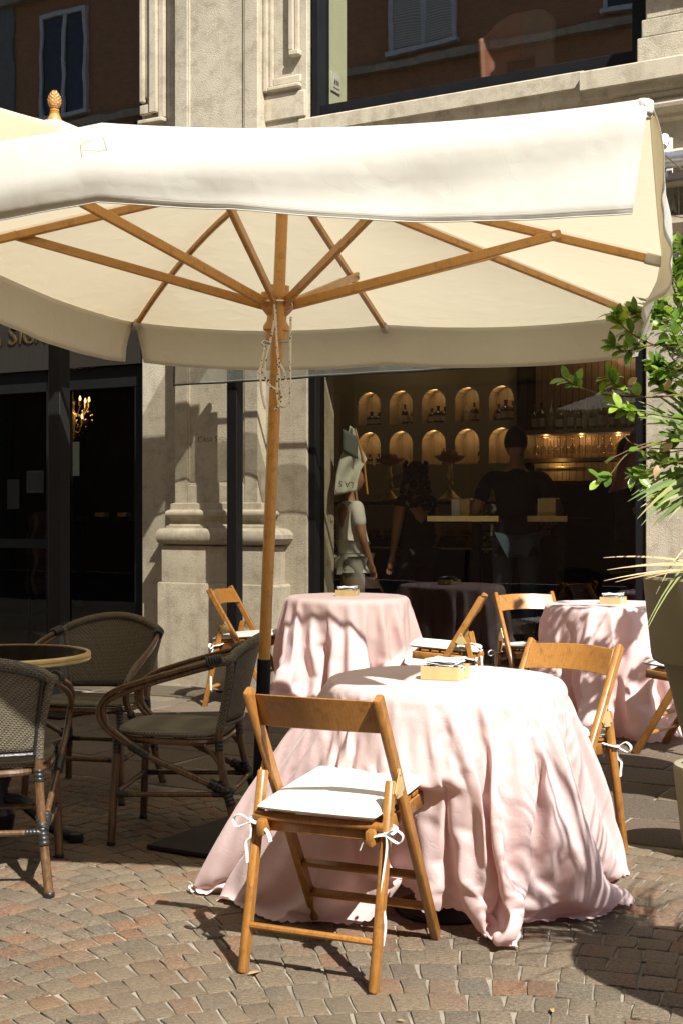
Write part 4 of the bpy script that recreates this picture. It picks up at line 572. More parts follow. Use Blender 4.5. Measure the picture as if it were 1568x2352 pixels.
0,0,0,-1,0,1,0,0,-1,1,0,-1,0,1,0,-1,0,1,-1,0,-1,1,0,0,-1,1,0,1,-1,2,2,-2,-2,1,1,-3,0,4,0,-2,-1,2,-1,-1,2,0,0,0,0,0,1,-1,1,-1,1,0,0,0,-1,1,-1,-1,0,0,-1,
0,-1,1,-1,0,0,0,0,-1,2,-2,1,-1,0,2,1,-3,0,0,0,1,-1,2,0,0,0,-20,1,0,4,-3,-2,2,-1,-1,0,-1,2,3,-4,0,-1,1,0,0,0,0,0,0,0,-1,1,-1,1,-1,2,-1,-1,1,0,0,-1,1,0,0,
0,0,-1,0,4,-3,0,-1,1,-1,0,0,-1,1,-1,1,0,1,1,1,0,-2,0,1,-2,0,0,5,-3,-2,0,1,-1,1,-1,3,0,-1,0,0,1,0,-1,1,0,-1,0,0,0,0,0,3,-3,-2,0,0,-1,1,0,-1,0,-1,0,1,2,-2,
0,-1,1,-1,4,-4,0,0,1,2,-2,0,2,-2,0,-19,-2,1,4,-2,-1,1,-1,-1,0,2,-2,0,-1,0,1,-1,1,0,0,0,0,0,-1,1,-1,1,0,0,-1,0,1,-1,1,-1,1,0,0,-1,1,3,-2,-1,0,2,-3,0,3,-3,
0,1,-2,0,0,1,0,0,2,1,0,-3,0,2,-2,0,0,7,-6,-1,0,0,1,0,0,5,-5,1,3,1,-4,5,-4,-1,2,-1,-1,2,1,-3,3,-4,0,0,-1,0,0,0,-1,0,-1,1,0,0,0,0,-1,1,-1,2,2,-1,-2,0,1,-1,
-1,0,3,-1,-1,-20,-1,2,3,-1,-3,2,-1,0,-2,0,0,2,-1,0,0,0,0,0,2,-3,1,0,0,0,0,-1,0,1,0,0,-1,1,0,0,0,-1,0,1,0,-1,2,-2,0,0,0,1,-1,0,0,-1,1,-1,0,1,0,1,1,1,1,-3,
-1,2,-2,1,-1,5,-5,1,0,0,1,-1,0,2,-1,0,0,6,3,-8,1,6,-4,-2,-2,0,2,-2,2,-3,1,-2,0,1,-2,0,1,-1,0,-1,0,1,1,0,-1,-1,0,1,-1,2,-2,1,-1,1,0,0,0,1,0,-20,0,0,3,1,
-3,0,1,-2,-1,1,0,0,0,-1,1,0,-1,1,6,-6,0,0,-1,0,1,0,0,0,0,-1,1,0,0,0,-1,1,0,0,-1,1,1,-1,-1,1,0,-1,1,-1,1,0,-2,0,0,1,1,0,1,1,0,-2,0,1,-3,2,2,2,-5,1,-1,1,
1,-1,4,-2,6,-3,1,-2,2,3,5,-9,6,-8,-1,4,2,-3,-4,0,-2,1,0,1,-2,0,-1,1,-1,0,1,-1,0,1,-2,0,1,0,0,4,-5,0,1,-1,1,-1,1,2,-2,-22,1,1,2,2,-3,1,-1,0,-1,-1,3,-2,0,
0,-1,1,0,1,0,-1,-1,1,0,0,1,-1,0,-1,1,0,-1,0,0,1,0,0,0,0,0,-1,1,0,0,0,0,0,-1,0,0,0,-1,0,0,0,1,0,2,1,-1,-2,1,0,-1,0,4,-1,-3,0,1,0,1,0,-1,1,2,7,9,-7,4,1,-11,
2,4,6,1,-5,2,-6,-9,0,-1,1,8,-9,-2,0,-1,1,-1,0,0,3,-2,1,-2,1,-1,0,2,0,-2,1,-1,1,0,0,0,2,0,-21,2,-1,2,2,-4,1,0,0,-1,-1,1,0,0,-1,1,0,1,-1,0,3,-3,0,0,0,0,0,
-1,1,-1,0,1,0,0,-1,0,2,-2,1,0,0,0,1,-2,0,0,1,-1,0,1,-2,1,0,-1,1,0,0,1,2,0,-2,0,-1,-1,1,6,-3,-2,0,0,-1,1,0,2,0,1,-1,-1,14,-4,2,12,7,-21,6,-1,-6,-3,-5,-2,
1,-1,1,0,-2,0,0,0,-1,0,0,0,5,-6,1,0,-1,1,0,0,6,-6,3,3,-5,-1,-1,1,1,0,-22,2,-1,2,3,-3,0,0,3,-3,0,-1,0,-1,1,-1,0,1,0,1,-1,0,0,-1,0,1,-1,1,0,0,0,-1,1,-1,1,
0,0,0,0,0,0,3,-3,0,-1,3,-2,-1,0,-1,1,-1,0,1,1,-1,0,2,1,0,-2,1,-2,1,-2,8,-6,-1,0,1,-1,1,0,2,-1,-1,1,2,1,3,-4,5,10,-6,1,-3,-6,-4,1,0,0,-2,3,-1,-1,-1,-1,1,
-1,-1,0,1,1,-2,2,-2,1,-1,0,1,3,-2,-1,3,-3,0,0,-1,2,1,-21,1,0,1,3,-3,1,-1,-1,-1,3,-3,1,1,-2,1,0,0,1,0,-1,0,-1,1,0,0,0,0,1,-2,1,0,0,0,0,-1,1,1,-1,-1,1,0,
0,-1,1,0,-1,0,0,0,-1,1,0,0,0,0,1,1,0,0,-2,2,-2,0,0,5,-5,1,-1,0,0,0,2,-1,1,0,1,2,-3,1,16,-17,2,10,-11,-1,1,1,-2,0,2,-3,4,-3,-2,-1,1,-1,-1,1,0,1,0,1,-2,0,
0,0,0,3,-2,3,-3,1,-3,0,1,0,0,2,-21,1,-1,2,3,-3,-1,1,-1,0,-1,2,-1,0,0,-1,0,1,0,0,0,-1,1,0,0,0,-1,0,0,1,-1,0,1,0,-1,1,0,0,0,0,0,0,-1,0,0,0,1,0,0,-1,0,1,-2,
0,0,0,1,2,1,-1,-1,0,-2,2,0,5,-6,1,-1,2,-1,1,1,-2,2,-2,2,-1,4,1,-3,6,-5,-2,0,0,-1,2,-1,0,-1,-1,-1,2,-1,-1,-1,0,0,0,0,5,-4,-2,2,-1,-1,0,0,2,-2,5,-4,3,-3,
0,-1,1,0,2,-20,-1,1,0,3,-2,0,0,-1,-1,1,-1,1,-1,0,1,0,0,1,-1,0,1,-1,0,-1,1,0,0,0,0,0,0,0,-1,1,-1,0,2,-2,1,-1,1,0,0,0,0,-1,1,-1,0,0,-1,0,2,-1,0,0,2,1,-1,
-2,2,-2,4,-1,2,-4,-1,0,0,3,-2,0,0,1,0,1,-1,3,2,-4,10,-8,0,-1,-2,1,0,-1,0,-1,-1,1,1,-2,0,0,-1,0,-1,1,0,1,-1,0,0,0,0,0,0,2,3,-5,1,-2,2,-1,-1,0,3,-20,-1,0,
1,3,-2,0,0,-1,-1,0,1,0,0,0,-1,0,1,1,-1,-1,1,1,-2,1,0,0,0,0,-1,1,-1,0,1,0,0,0,3,-3,0,0,0,0,-1,0,0,1,-1,0,-1,1,-1,1,-1,1,0,0,2,1,-2,0,0,-2,3,2,0,-4,1,0,0,
-1,0,1,0,1,-1,1,1,1,5,-6,3,-1,-2,2,-2,0,1,-1,1,-2,-1,-1,1,-1,0,-1,0,-1,1,1,0,-2,2,0,-1,4,-4,-1,1,1,6,-6,1,-2,0,0,0,0,1,-19,-2,2,-1,4,-2,-1,0,-1,-1,1,-1,
0,0,0,0,1,0,0,1,0,-2,0,1,1,-2,0,0,0,1,0,1,-1,0,-1,1,0,1,-2,1,0,0,0,0,0,0,-1,0,1,0,-1,0,-1,0,0,1,1,1,0,0,-1,-1,0,1,3,-2,-2,0,1,-1,0,1,0,0,1,-1,1,0,1,1,-1,
7,-6,0,0,0,-2,1,0,0,-2,0,0,0,0,-1,-1,0,0,0,2,1,-3,0,0,0,2,-2,0,1,0,5,-4,0,-2,-1,0,1,0,0,-20,-1,1,0,3,-1,-2,0,-1,1,-1,0,1,0,0,0,0,0,0,0,-1,1,0,0,0,0,0,0,
0,1,-1,2,-2,-1,1,-1,1,0,0,0,-1,1,-1,0,1,0,0,-1,2,-2,0,1,-2,1,0,0,0,1,2,-2,0,-1,1,-1,6,-4,-1,-1,0,0,1,0,0,0,0,1,0,1,0,1,-1,4,-3,0,0,-1,0,1,0,-2,-1,0,0,0,
0,-1,-1,6,-6,0,0,1,-1,-1,2,0,-1,-1,0,0,2,3,-1,-3,5,-5,0,-1,1,0,-20,-1,1,-1,3,-1,0,0,-1,0,-1,1,0,0,0,0,1,3,-2,-2,0,0,0,0,0,-1,0,1,0,2,-2,0,-1,1,0,0,0,1,
-1,-1,1,0,0,0,0,0,-1,0,0,0,-1,2,-2,0,1,0,0,1,1,-1,0,-1,0,0,7,-5,-2,0,1,-1,0,1,-1,1,1,0,0,1,2,-1,-1,5,-4,-1,0,0,0,0,3,-5,0,0,0,0,2,-2,-1,-1,0,0,1,-1,7,-7,
2,-1,0,-1,0,0,1,1,3,-4,4,-6,4,-1,-2,0,-20,0,0,-1,4,-1,-2,0,0,-1,1,2,-2,0,-1,1,0,0,1,-1,1,1,-2,0,0,0,1,-2,0,1,0,1,-1,0,-1,0,1,1,-2,1,-1,1,-1,1,-1,1,-1,1,
-2,1,0,0,-1,0,1,0,0,1,1,-1,0,-2,3,-2,5,-4,0,-1,0,0,0,0,1,0,1,0,-1,2,0,0,1,4,-3,0,-2,-1,1,-1,2,-2,-1,0,1,-1,0,-1,-1,1,1,-1,-1,0,0,0,0,1,-1,0,-1,1,1,1,4,
-4,4,-7,4,-2,-1,1,-21,1,-1,0,3,0,-1,-1,-1,1,-1,0,1,0,0,0,2,-3,1,-1,0,1,0,1,0,-1,-1,1,0,0,2,-3,1,0,0,1,-1,1,-1,0,0,-1,1,0,0,-1,1,-2,1,0,0,0,0,-1,1,0,1,-1,
3,-2,0,-1,2,-2,4,-4,0,0,1,-1,0,1,-1,2,0,1,0,1,-1,0,2,2,-3,0,0,-1,0,0,0,-1,-1,4,-4,0,-1,0,1,-1,2,0,-3,1,-1,8,-9,11,-11,1,1,-2,1,1,4,2,-2,-5,0,-1,1,0,-22,
2,-1,0,3,0,-2,1,-1,0,-1,1,0,0,-1,2,-1,0,1,-1,0,-1,3,9,-10,-1,1,-1,-1,0,1,0,1,3,-4,1,-2,1,0,0,0,0,0,-1,0,0,2,-2,0,0,3,-4,0,1,-1,1,0,1,0,-1,1,-1,2,-2,5,-4,
0,0,-1,1,1,-1,0,0,1,0,0,1,1,-1,3,0,-1,-1,-1,-1,1,-1,1,-1,-1,0,3,-4,1,-1,0,13,-7,3,-10,1,-2,1,2,-3,1,0,0,0,-1,1,6,3,-3,-2,-4,10,-9,-1,-21,2,-2,1,2,0,-2,
0,1,-1,0,1,0,-1,0,-1,6,-5,0,0,0,0,0,5,-5,0,-1,0,1,3,0,-3,2,-2,-1,0,2,-1,0,0,0,0,-1,1,0,0,0,0,-1,1,5,-6,0,0,2,-2,0,1,1,-1,0,-1,2,-1,3,-4,1,0,0,0,-1,0,1,
1,0,-1,1,1,5,-6,9,-6,-1,0,-1,0,1,-2,1,-1,-1,1,0,-2,1,0,7,-6,-2,0,0,0,-1,1,0,0,0,-1,1,1,0,-2,9,-3,-1,-1,-4,3,-2,-1,-22,2,-1,0,2,1,-2,0,3,-4,1,1,-1,-1,0,
2,-1,0,1,-1,0,0,3,-3,1,0,-1,0,0,0,1,-1,2,-2,0,0,6,-6,2,-2,-1,1,0,-1,0,0,1,1,-2,3,2,-3,4,-6,1,-1,0,0,2,-1,0,-1,4,-2,3,-5,0,0,-1,1,0,1,-1,1,0,1,2,1,-2,0,
6,-4,0,-2,1,-1,3,-3,-1,0,0,0,-2,1,-1,1,0,-1,3,4,-8,1,0,-1,0,-1,11,-9,0,1,9,-10,3,3,-1,0,-6,2,11,-13,-21,2,-2,1,1,1,-1,-1,0,1,0,2,-2,-1,5,-5,-1,1,0,-1,2,
-1,5,-5,4,-4,0,-1,5,-4,1,5,-5,-1,0,3,-2,0,2,-4,2,-1,0,-1,1,-1,0,2,-2,1,-1,4,-4,4,-2,0,-1,0,0,-1,0,1,2,0,1,-3,-1,1,0,0,0,-1,1,1,0,0,1,4,-4,-1,5,-3,0,-1,
0,-1,0,0,1,0,9,-9,-3,0,4,-1,17,-20,13,-10,-4,1,-2,6,1,-6,0,11,-10,1,-1,1,0,5,-1,0,-7,2,4,0,-22,2,0,0,0,2,-2,1,-2,3,-3,4,0,-3,0,7,-7,0,1,-1,0,0,4,-4,2,-2,
0,0,1,-1,0,1,6,-7,4,-3,-1,1,4,-3,-1,-2,3,-2,-1,1,-1,1,-1,0,2,2,-4,-1,2,1,-2,0,1,-1,0,2,-1,2,0,-3,0,2,-2,0,3,-3,2,1,-2,7,-4,1,-2,5,-2,-2,0,0,-1,0,-1,1,0,
7,-8,8,-9,-1,2,6,-1,-7,0,1,2,-2,0,6,-5,0,17,3,-18,-4,1,19,-21,6,1,-2,1,-5,4,-5,-21,0,1,-1,1,2,-2,0,0,-1,2,1,-3,2,2,-3,3,3,-7,1,-1,4,0,-3,0,-1,1,0,0,-1,
1,0,2,3,-1,0,-4,0,-1,3,-2,0,0,2,-2,-1,1,6,-5,7,7,-12,-4,2,-2,1,-1,1,1,-2,-1,3,-1,2,0,-2,-1,0,2,0,-2,1,0,3,-3,5,-2,7,-9,3,1,-2,0,0,-1,1,-1,-1,0,0,8,-7,-1,
-2,0,2,-1,-1,9,21,-9,-18,-2,11,-6,12,-3,-5,3,-12,0,4,2,-2,0,0,2,-7,3,0,-20,-1,2,-2,0,2,-1,0,0,0,2,-1,-1,6,3,-2,-7,3,-3,0,3,-1,-2,1,-1,6,-6,0,2,-2,1,-1,
0,7,-7,-1,4,-2,-1,0,0,-1,1,1,7,-9,3,2,-2,9,-8,-2,2,-1,-3,0,1,-1,1,-1,0,3,-4,4,0,-2,0,-1,1,0,8,-8,0,1,0,0,24,-22,-1,3,1,-4,1,1,-1,-1,-1,0,3,-4,1,5,0,-5,
-2,3,-2,-1,0,5,16,-20,1,-2,8,-8,14,-4,7,-4,-11,-1,16,-15,4,-1,7,-11,1,17,-19,-2,4,-4,-1,3,-1,1,0,-1,-1,3,-2,3,-1,-3,25,-23,-1,0,0,-1,1,0,0,5,3,-6,0,-1,
3,-5,1,3,-4,6,-5,0,0,3,5,-8,1,0,0,-2,3,-2,28,-20,-7,5,10,3,-5,-14,2,-2,-1,0,0,3,-3,5,-4,-1,3,-1,1,0,2,-2,0,-2,0,3,5,8,-6,-2,-4,-2,2,0,-2,2,-3,0,0,0,0,9,
-4,-5,-1,2,0,-1,27,-5,-3,-13,2,14,-16,8,-4,-8,22,8,-33,0,19,-2,-12,-1,-6,5,-2,9,-8,-13,4,-5,-2,5,0,-1,0,4,-2,-2,6,-5,9,-3,-4,-2,11,-12,-1,3,-2,1,-1,4,-4,
2,-1,7,-6,-2,0,0,0,2,-3,6,8,-13,9,-10,1,3,-2,-1,14,-4,-10,3,-4,16,4,1,2,-1,-19,-1,-1,-1,1,22,-13,0,-9,0,2,6,-7,11,-9,-1,4,-6,1,5,-1,8,12,-14,-7,0,-2,0,
3,-4,7,1,-8,0,-1,6,25,0,-32,29,-26,13,-11,-4,0,18,1,-8,10,-6,-6,8,-13,-4,40,-29,-8,5,0,7,6,-1,-19,7,7,-27,-1,1,-4,5,-1,0,0,-1,12,-11,15,-3,-9,7,-8,-1,0,
-1,0,2,1,-3,12,-5,6,-6,-7,3,12,-15,3,-3,1,2,7,-10,9,0,-7,4,10,-11,7,0,-8,26,-11,-20,-1,1,0,1,7,4,11,-17,-5,-2,6,5,2,0,-11,0,10,-11,6,-6,19,-12,-5,0,2,-1,
6,14,14,-35,6,-4,0,0,-1,4,-5,2,4,-5,-1,2,0,0,2,4,-6,16,-10,-10,0,24,20,-44,21,-11,5,-16,2,19,-15,30,-16,-5,6,-1,2,19,-22,-11,-4,23,-38,6,-14,9,-2,10,0,
10,-8,-12,10,-8,0,24,-21,-1,-3,1,7,8,-6,12,-23,4,9,-5,5,-11,9,1,-10,0,11,-10,14,-14,2,15,-18,4,-6,36,-24,15,-1,-23,-1,10,26,-18,0,7,-7,-12,-7,8,-10,0,14,
-4,1,-14,3,2,1,11,4,-4,-6,0,-5,1,3,1,1,11,-5,-12,1,-1,2,-2,0,3,-1,-1,-1,5,-7,11,-9,0,11,-12,11,-4,-6,-2,32,-23,20,-24,-2,22,-26,20,16,-30,8,-7,-8,8,7,28,
-12,-28,26,-6,-18,0,17,-15,-12,8,5,0,12,-7,0,18,-9,-5,-4,-8,12,6,-9,7,-1,-9,-4,-4,19,-7,-6,13,-4,7,-22,28,-8,-1,0,1,-19,19,-16,-4,12,18,-10,-6,-3,-6,17,
-5,-7,11,-20,19,0,-11,-1,12,0,-6,-5,17,-16,2,-2,18,-29,37,-19,3,0,0,-17,18,1,-13,-6,5,10,2,-10,23,-29,-1,0,2,0,-3,1,0,4,-4,-1,6,8,-15,38,-11,10,-18,-6,
2,5,-2,-5,6,20,-6,-20,15,-22,17,-9,-2,-7,-5,2,-2,39,-21,11,-26,]
CLOTH_FAR = [
343,-2,-6,-8,-12,-15,-18,-20,-23,-26,-27,-29,-31,-32,-33,-34,-33,-34,-34,-32,-32,-30,-29,-27,-25,-22,-20,-17,-14,-11,-8,-4,-2,2,6,8,12,15,18,20,23,26,27,
29,31,32,33,34,33,34,34,33,31,31,29,26,25,23,19,17,15,10,8,5,30,0,0,-2,-1,-1,-1,-2,-2,-2,-3,-3,-2,-3,-3,-2,-4,-3,-2,-3,-3,-3,-2,-3,-2,-2,-1,-2,-1,-1,0,
-1,0,0,0,2,0,2,1,2,2,2,3,3,2,3,3,2,4,3,2,3,3,2,3,3,2,1,3,1,1,1,1,0,21,-1,0,0,0,-1,-2,-2,-1,-1,-1,-2,-2,-2,-2,-3,-1,-2,-2,-2,-1,-2,-3,-2,-1,-2,-1,-1,-1,
0,0,-1,0,0,0,1,1,1,1,1,2,1,2,1,2,2,2,3,1,2,2,2,2,2,1,2,2,2,0,2,1,0,0,1,24,1,0,-2,-2,-1,-1,1,-4,-1,-3,0,-3,-2,-3,0,-4,-3,-4,1,-2,-2,-1,0,-4,-1,-3,0,0,-2,
-5,5,1,0,1,-3,0,3,1,1,1,0,3,3,2,1,2,2,3,3,2,2,3,1,2,2,2,0,3,-2,4,1,1,-1,-3,9,-13,9,-2,-2,-3,14,-8,4,-9,5,-3,1,-2,4,0,-2,-3,-3,10,-4,1,4,-8,9,-12,-1,12,
-8,-8,19,-1,-4,5,-5,-12,8,5,-11,9,-4,4,2,-8,3,5,1,-5,1,0,1,-1,0,3,-3,1,-5,1,16,-15,13,0,-17,10,2,-12,15,-7,-3,-4,7,-3,-3,1,-3,7,-7,0,2,-1,-4,1,20,-14,-3,
0,-7,2,4,-7,-1,7,-6,-1,8,0,-9,6,6,-8,-1,4,-5,0,4,-3,7,-5,1,3,-1,2,1,-3,2,2,3,0,9,-14,6,-7,3,-4,11,-4,7,-7,10,-3,7,7,-8,-9,11,-2,-5,3,-4,-11,12,1,0,-2,-2,
-3,14,-6,1,-3,-5,0,3,-1,-5,4,-5,0,9,-2,-5,4,4,-3,-5,3,-5,2,3,0,3,-3,1,3,-1,6,-7,4,-4,4,2,0,3,-9,5,-3,1,0,6,-1,1,-4,5,1,4,-12,13,-7,7,-2,-3,2,-3,-6,7,0,
1,-2,-3,-3,12,-2,0,-3,-6,1,2,-1,-5,3,-3,-1,8,0,-5,3,5,-2,-7,2,-3,2,1,1,4,-3,0,3,-1,7,-9,5,-2,2,2,1,1,-9,5,-3,2,5,-3,2,2,0,1,9,-9,3,2,-5,6,1,-7,3,-4,-4,
6,1,-1,-2,-2,-2,12,-5,-10,8,-4,-1,4,-2,-4,1,-2,0,5,2,-5,9,2,-5,-7,2,-4,2,1,3,3,-2,-1,3,-1,4,-6,4,-2,3,1,1,1,-15,13,-3,2,2,-2,3,1,-2,3,5,-6,6,0,-5,6,0,-6,
4,-6,-3,6,3,-3,-2,-2,0,9,-3,-6,4,-6,2,1,0,-5,1,-2,-1,6,3,-5,8,-3,1,-8,1,-3,1,2,2,3,0,-2,3,-1,2,-4,5,-3,2,1,3,0,-9,5,-3,3,2,-2,3,2,0,1,4,-17,17,1,-4,5,-1,
-6,4,-6,-2,6,-9,9,-2,0,-1,8,-4,-1,-1,-5,2,1,-1,-4,0,2,-3,4,3,-1,1,1,0,-6,1,-3,1,-4,9,0,1,-2,3,1,0,-4,5,-4,4,1,2,0,-7,2,-2,3,1,-1,3,0,-2,3,3,-3,4,1,-4,5,
-1,-6,3,-6,0,5,-5,6,-3,-1,2,5,-1,1,-4,-5,2,0,0,-4,-1,1,-3,4,5,-2,0,6,-5,-5,0,-3,3,7,-1,2,-2,-3,2,8,-10,-2,6,-2,2,1,3,-1,-6,0,0,4,0,-1,2,1,-1,2,-7,10,3,
-4,-1,4,1,-7,-2,-6,10,-1,-3,4,-2,-1,3,3,2,-1,-5,-4,1,11,-11,-1,-3,2,-4,3,-2,10,17,2,-21,-5,-1,-3,4,4,-2,4,-2,-1,2,7,-12,-2,4,1,3,1,4,-1,-5,5,1,-22,18,-1,
3,0,-1,1,6,-3,4,-4,0,4,-2,-4,-4,-5,10,3,-7,5,-3,-2,4,3,4,-3,-5,-3,2,4,-6,1,-9,2,1,1,14,-4,-3,15,-16,-3,-3,-2,5,4,-4,5,0,-3,1,8,-13,1,3,0,3,2,-4,5,-5,4,
3,16,-22,2,1,1,-1,2,0,-9,29,-33,15,3,-3,0,-6,-2,17,-8,-6,5,-4,-1,9,-3,2,1,-7,-2,2,2,-5,4,-13,3,1,8,7,-2,-6,11,-8,-1,-6,-3,4,4,-2,4,2,-5,0,-2,0,0,1,1,3,
1,-2,5,-5,3,5,3,-14,4,3,-1,5,-7,-1,-2,19,-15,5,2,-3,-1,-6,-1,4,5,-5,4,-3,-3,12,-7,3,2,-6,-3,6,-2,-4,-10,-3,6,2,3,10,0,-2,5,-8,-14,6,-1,3,6,-4,4,-22,18,
0,-2,2,3,-8,8,2,1,0,2,-3,3,2,2,-28,21,3,-2,4,-9,25,-25,16,-6,-1,2,-4,0,-5,-2,1,9,-5,3,-3,-4,17,-10,-26,31,-7,-1,16,-13,-5,-6,0,-9,12,1,9,2,-3,5,-8,-10,
2,-1,4,4,-3,4,-13,19,-13,-11,13,5,-11,8,1,3,6,-5,-2,3,4,0,-18,12,4,-4,5,-12,16,-12,11,-3,0,0,-2,-6,-5,3,-6,8,5,-4,1,-2,1,-1,-1,-9,13,-1,12,-10,-3,-5,1,
-21,22,-1,10,3,-4,2,-2,-10,-1,0,2,4,-1,5,-7,-1,6,7,-10,5,-21,21,-4,4,6,-5,-1,2,-5,9,-14,7,4,-4,6,-17,18,-5,5,-1,-1,1,-4,-7,-4,5,-7,6,8,-6,1,-3,7,-5,1,2,
-2,-1,1,-2,6,-9,1,-12,14,0,5,12,-8,1,-4,-9,-1,0,-7,7,14,-13,1,0,7,-4,-1,6,-11,9,-3,5,6,-5,0,-3,-1,9,-13,10,-24,-5,0,-32,37,-3,2,3,-1,-1,-7,1,-9,6,-8,4,
10,-11,7,-3,8,-6,4,3,-7,-1,0,-12,18,-9,-2,-3,8,0,3,-17,21,3,-3,-10,-4,4,-2,7,19,-34,13,-1,8,-12,6,5,-4,0,-9,13,6,-7,3,-4,-2,10,-6,-4,7,3,-7,-1,5,5,-1,8,
0,-4,-11,5,-11,11,-17,10,11,3,-9,-4,11,-6,4,-4,-9,13,-10,17,-20,11,-8,-4,7,4,-1,-8,14,1,-2,-9,7,-9,1,5,-3,23,-21,-3,10,9,-26,16,-4,-2,-2,6,11,-11,5,-6,
7,-6,4,-12,15,3,-3,-6,5,7,-1,7,2,-9,7,-11,-14,14,-21,14,11,1,-7,-2,12,-9,1,-1,-22,14,3,11,-3,1,-9,-3,7,-1,-6,2,12,3,-4,-7,-2,1,7,0,2,5,9,-22,-1,-5,5,9,
5,-13,0,7,-5,3,7,-12,12,-5,4,-14,18,8,-4,-4,4,8,-3,12,2,-14,3,-5,-7,6,-13,-1,20,-4,-16,13,9,-10,2,-2,-10,4,-3,-3,15,4,-11,15,-7,-7,-8,8,9,4,-2,-2,-14,24,
-17,2,1,11,1,-14,3,-11,4,12,4,-18,11,9,-9,-5,11,-17,9,2,7,-10,25,-17,-3,-5,3,13,-6,16,-6,-32,23,-2,-8,2,-4,10,4,-5,-8,7,7,-5,0,-5,2,-8,-11,2,33,5,-25,-24,
25,-2,13,-13,10,2,-1,8,-25,-5,13,2,-7,17,-18,5,7,-17,7,19,6,-25,12,-5,3,12,4,-49,28,-17,34,-16,12,-4,-2,-4,1,12,-1,21,-16,20,-30,2,1,-14,1,8,14,-17,1,33,
-36,1,7,-11,11,1,-7,-11,23,1,-20,-12,17,-5,7,-1,8,1,1,-4,-16,4,1,7,6,4,-13,0,7,18,-26,2,6,-11,19,-8,0,17,9,-50,27,18,0,-23,9,-3,-1,-6,-14,27,1,3,-1,14,
-23,3,2,1,-16,9,23,-39,19,13,-20,3,2,5,-5,-22,16,7,-28,22,-7,-2,-6,10,2,7,3,2,1,-8,-17,9,3,9,5,0,-11,-1,7,-1,-11,12,-2,-10,10,3,-1,28,-53,6,14,17,-17,3,
8,-3,-1,-4,17,-11,5,4,-1,2,0,-9,13,-23,7,-16,5,20,-15,-1,17,-11,-2,3,-5,-2,7,-22,15,0,-3,-3,-10,12,-10,21,-10,13,-12,6,-23,18,3,7,5,0,-6,-4,3,-1,-9,6,11,
-18,8,6,13,-14,-7,-1,2,14,-15,6,4,-1,-2,1,12,-28,17,8,-9,0,13,-9,-20,-2,21,21,-49,36,-15,3,7,16,-20,-24,20,-4,-21,12,8,-6,3,-3,3,0,-11,19,-1,-15,8,-8,0,
11,9,4,14,-47,57,-15,-7,-19,7,-2,37,-30,-8,13,14,-21,-7,2,5,3,-16,15,4,-3,4,34,33,33,32,30,29,27,25,22,20,17,14,11,8,4,1,-2,-5,-9,-12,-15,-17,-21,-23,-25,
-28,-29,-31,-32,-33,-33,-34,-34,-33,-33,-32,-30,-29,-27,-24,-23,-20,-17,-14,-11,-8,-4,-1,2,5,9,12,15,17,21,23,25,28,29,31,32,33,33,0,3,4,2,3,3,2,2,2,3,
1,2,1,1,0,1,1,-1,-1,0,-1,-1,-2,-1,-3,-2,-2,-3,-3,-2,-3,-3,-3,-3,-4,-2,-2,-3,-3,-2,-3,-1,-2,-1,-2,-1,0,-1,0,0,1,0,1,1,3,1,2,3,1,3,3,2,3,4,1,2,1,2,2,2,3,
1,1,1,3,-1,1,0,1,2,-1,0,-1,-1,-1,0,-1,-1,-1,-2,-2,-2,-1,-3,-1,-3,-2,-2,-1,-2,-3,-1,-2,-1,-2,-1,-1,-2,-2,1,-1,0,0,0,1,0,1,1,0,2,1,1,3,1,2,3,1,2,0,2,3,3,
1,2,1,5,0,2,2,0,1,2,0,-5,2,1,1,-6,7,-3,-2,-3,0,-3,-1,-2,-4,-2,2,-2,-3,-3,-3,-3,-3,2,-2,-4,-1,-5,3,-1,-2,1,0,-3,-1,2,-1,2,0,1,2,0,2,2,2,4,-1,1,3,2,2,-1,
-3,0,3,-5,2,6,-4,8,-14,2,1,9,-11,22,-18,-5,12,11,-16,6,-3,-8,8,-8,9,-3,-5,0,-2,8,-3,2,-2,-5,4,3,-1,-9,6,-7,14,1,-10,5,4,-6,7,-15,12,-5,9,-11,1,2,-4,8,3,
-12,8,-4,0,1,-4,7,-4,7,-3,-1,0,2,1,0,-8,2,11,-5,0,4,-4,2,10,-23,8,1,1,4,-6,-3,6,-2,-4,1,-3,7,-3,-3,0,-2,6,-4,0,-4,-2,2,2,4,-4,0,4,-10,6,1,-6,6,1,-11,6,
-2,8,-5,6,1,1,-5,3,1,5,-4,-1,-2,5,2,-5,4,2,0,-9,3,-5,5,5,4,-4,3,1,-9,3,-2,3,3,-6,-1,3,-1,-2,-1,-1,6,-3,-3,0,-2,5,-3,-1,-3,-3,4,5,-1,-2,-1,4,-7,-2,9,7,-8,
-2,-8,5,2,3,-4,6,-1,0,-3,4,-2,2,0,-2,-2,2,7,-5,2,3,-1,-8,7,-7,3,4,4,-3,2,-3,-5,7,-6,3,2,-5,-1,4,-2,-1,0,-4,7,-4,-1,-1,-2,4,-2,-2,-3,-1,4,4,0,-2,-3,4,-6,
-3,10,4,-7,-1,-7,4,4,2,-1,4,-1,-4,-1,4,0,-1,3,-2,4,-6,7,-3,2,6,-4,-9,4,-1,0,6,2,-3,3,-6,-2,3,5,-5,4,-6,-2,3,0,0,-3,-2,7,-3,-1,0,-2,0,1,-2,-3,-2,5,3,0,-2,
-1,1,-5,4,4,1,-3,-2,-7,2,5,6,-6,3,1,-3,-2,5,-1,-1,3,-2,4,-7,7,-2,2,5,-4,-7,1,1,1,5,3,-3,2,-7,-1,2,2,-1,3,-6,-1,3,0,-1,-1,-3,7,-3,-2,0,-3,1,2,-3,-2,-2,6,
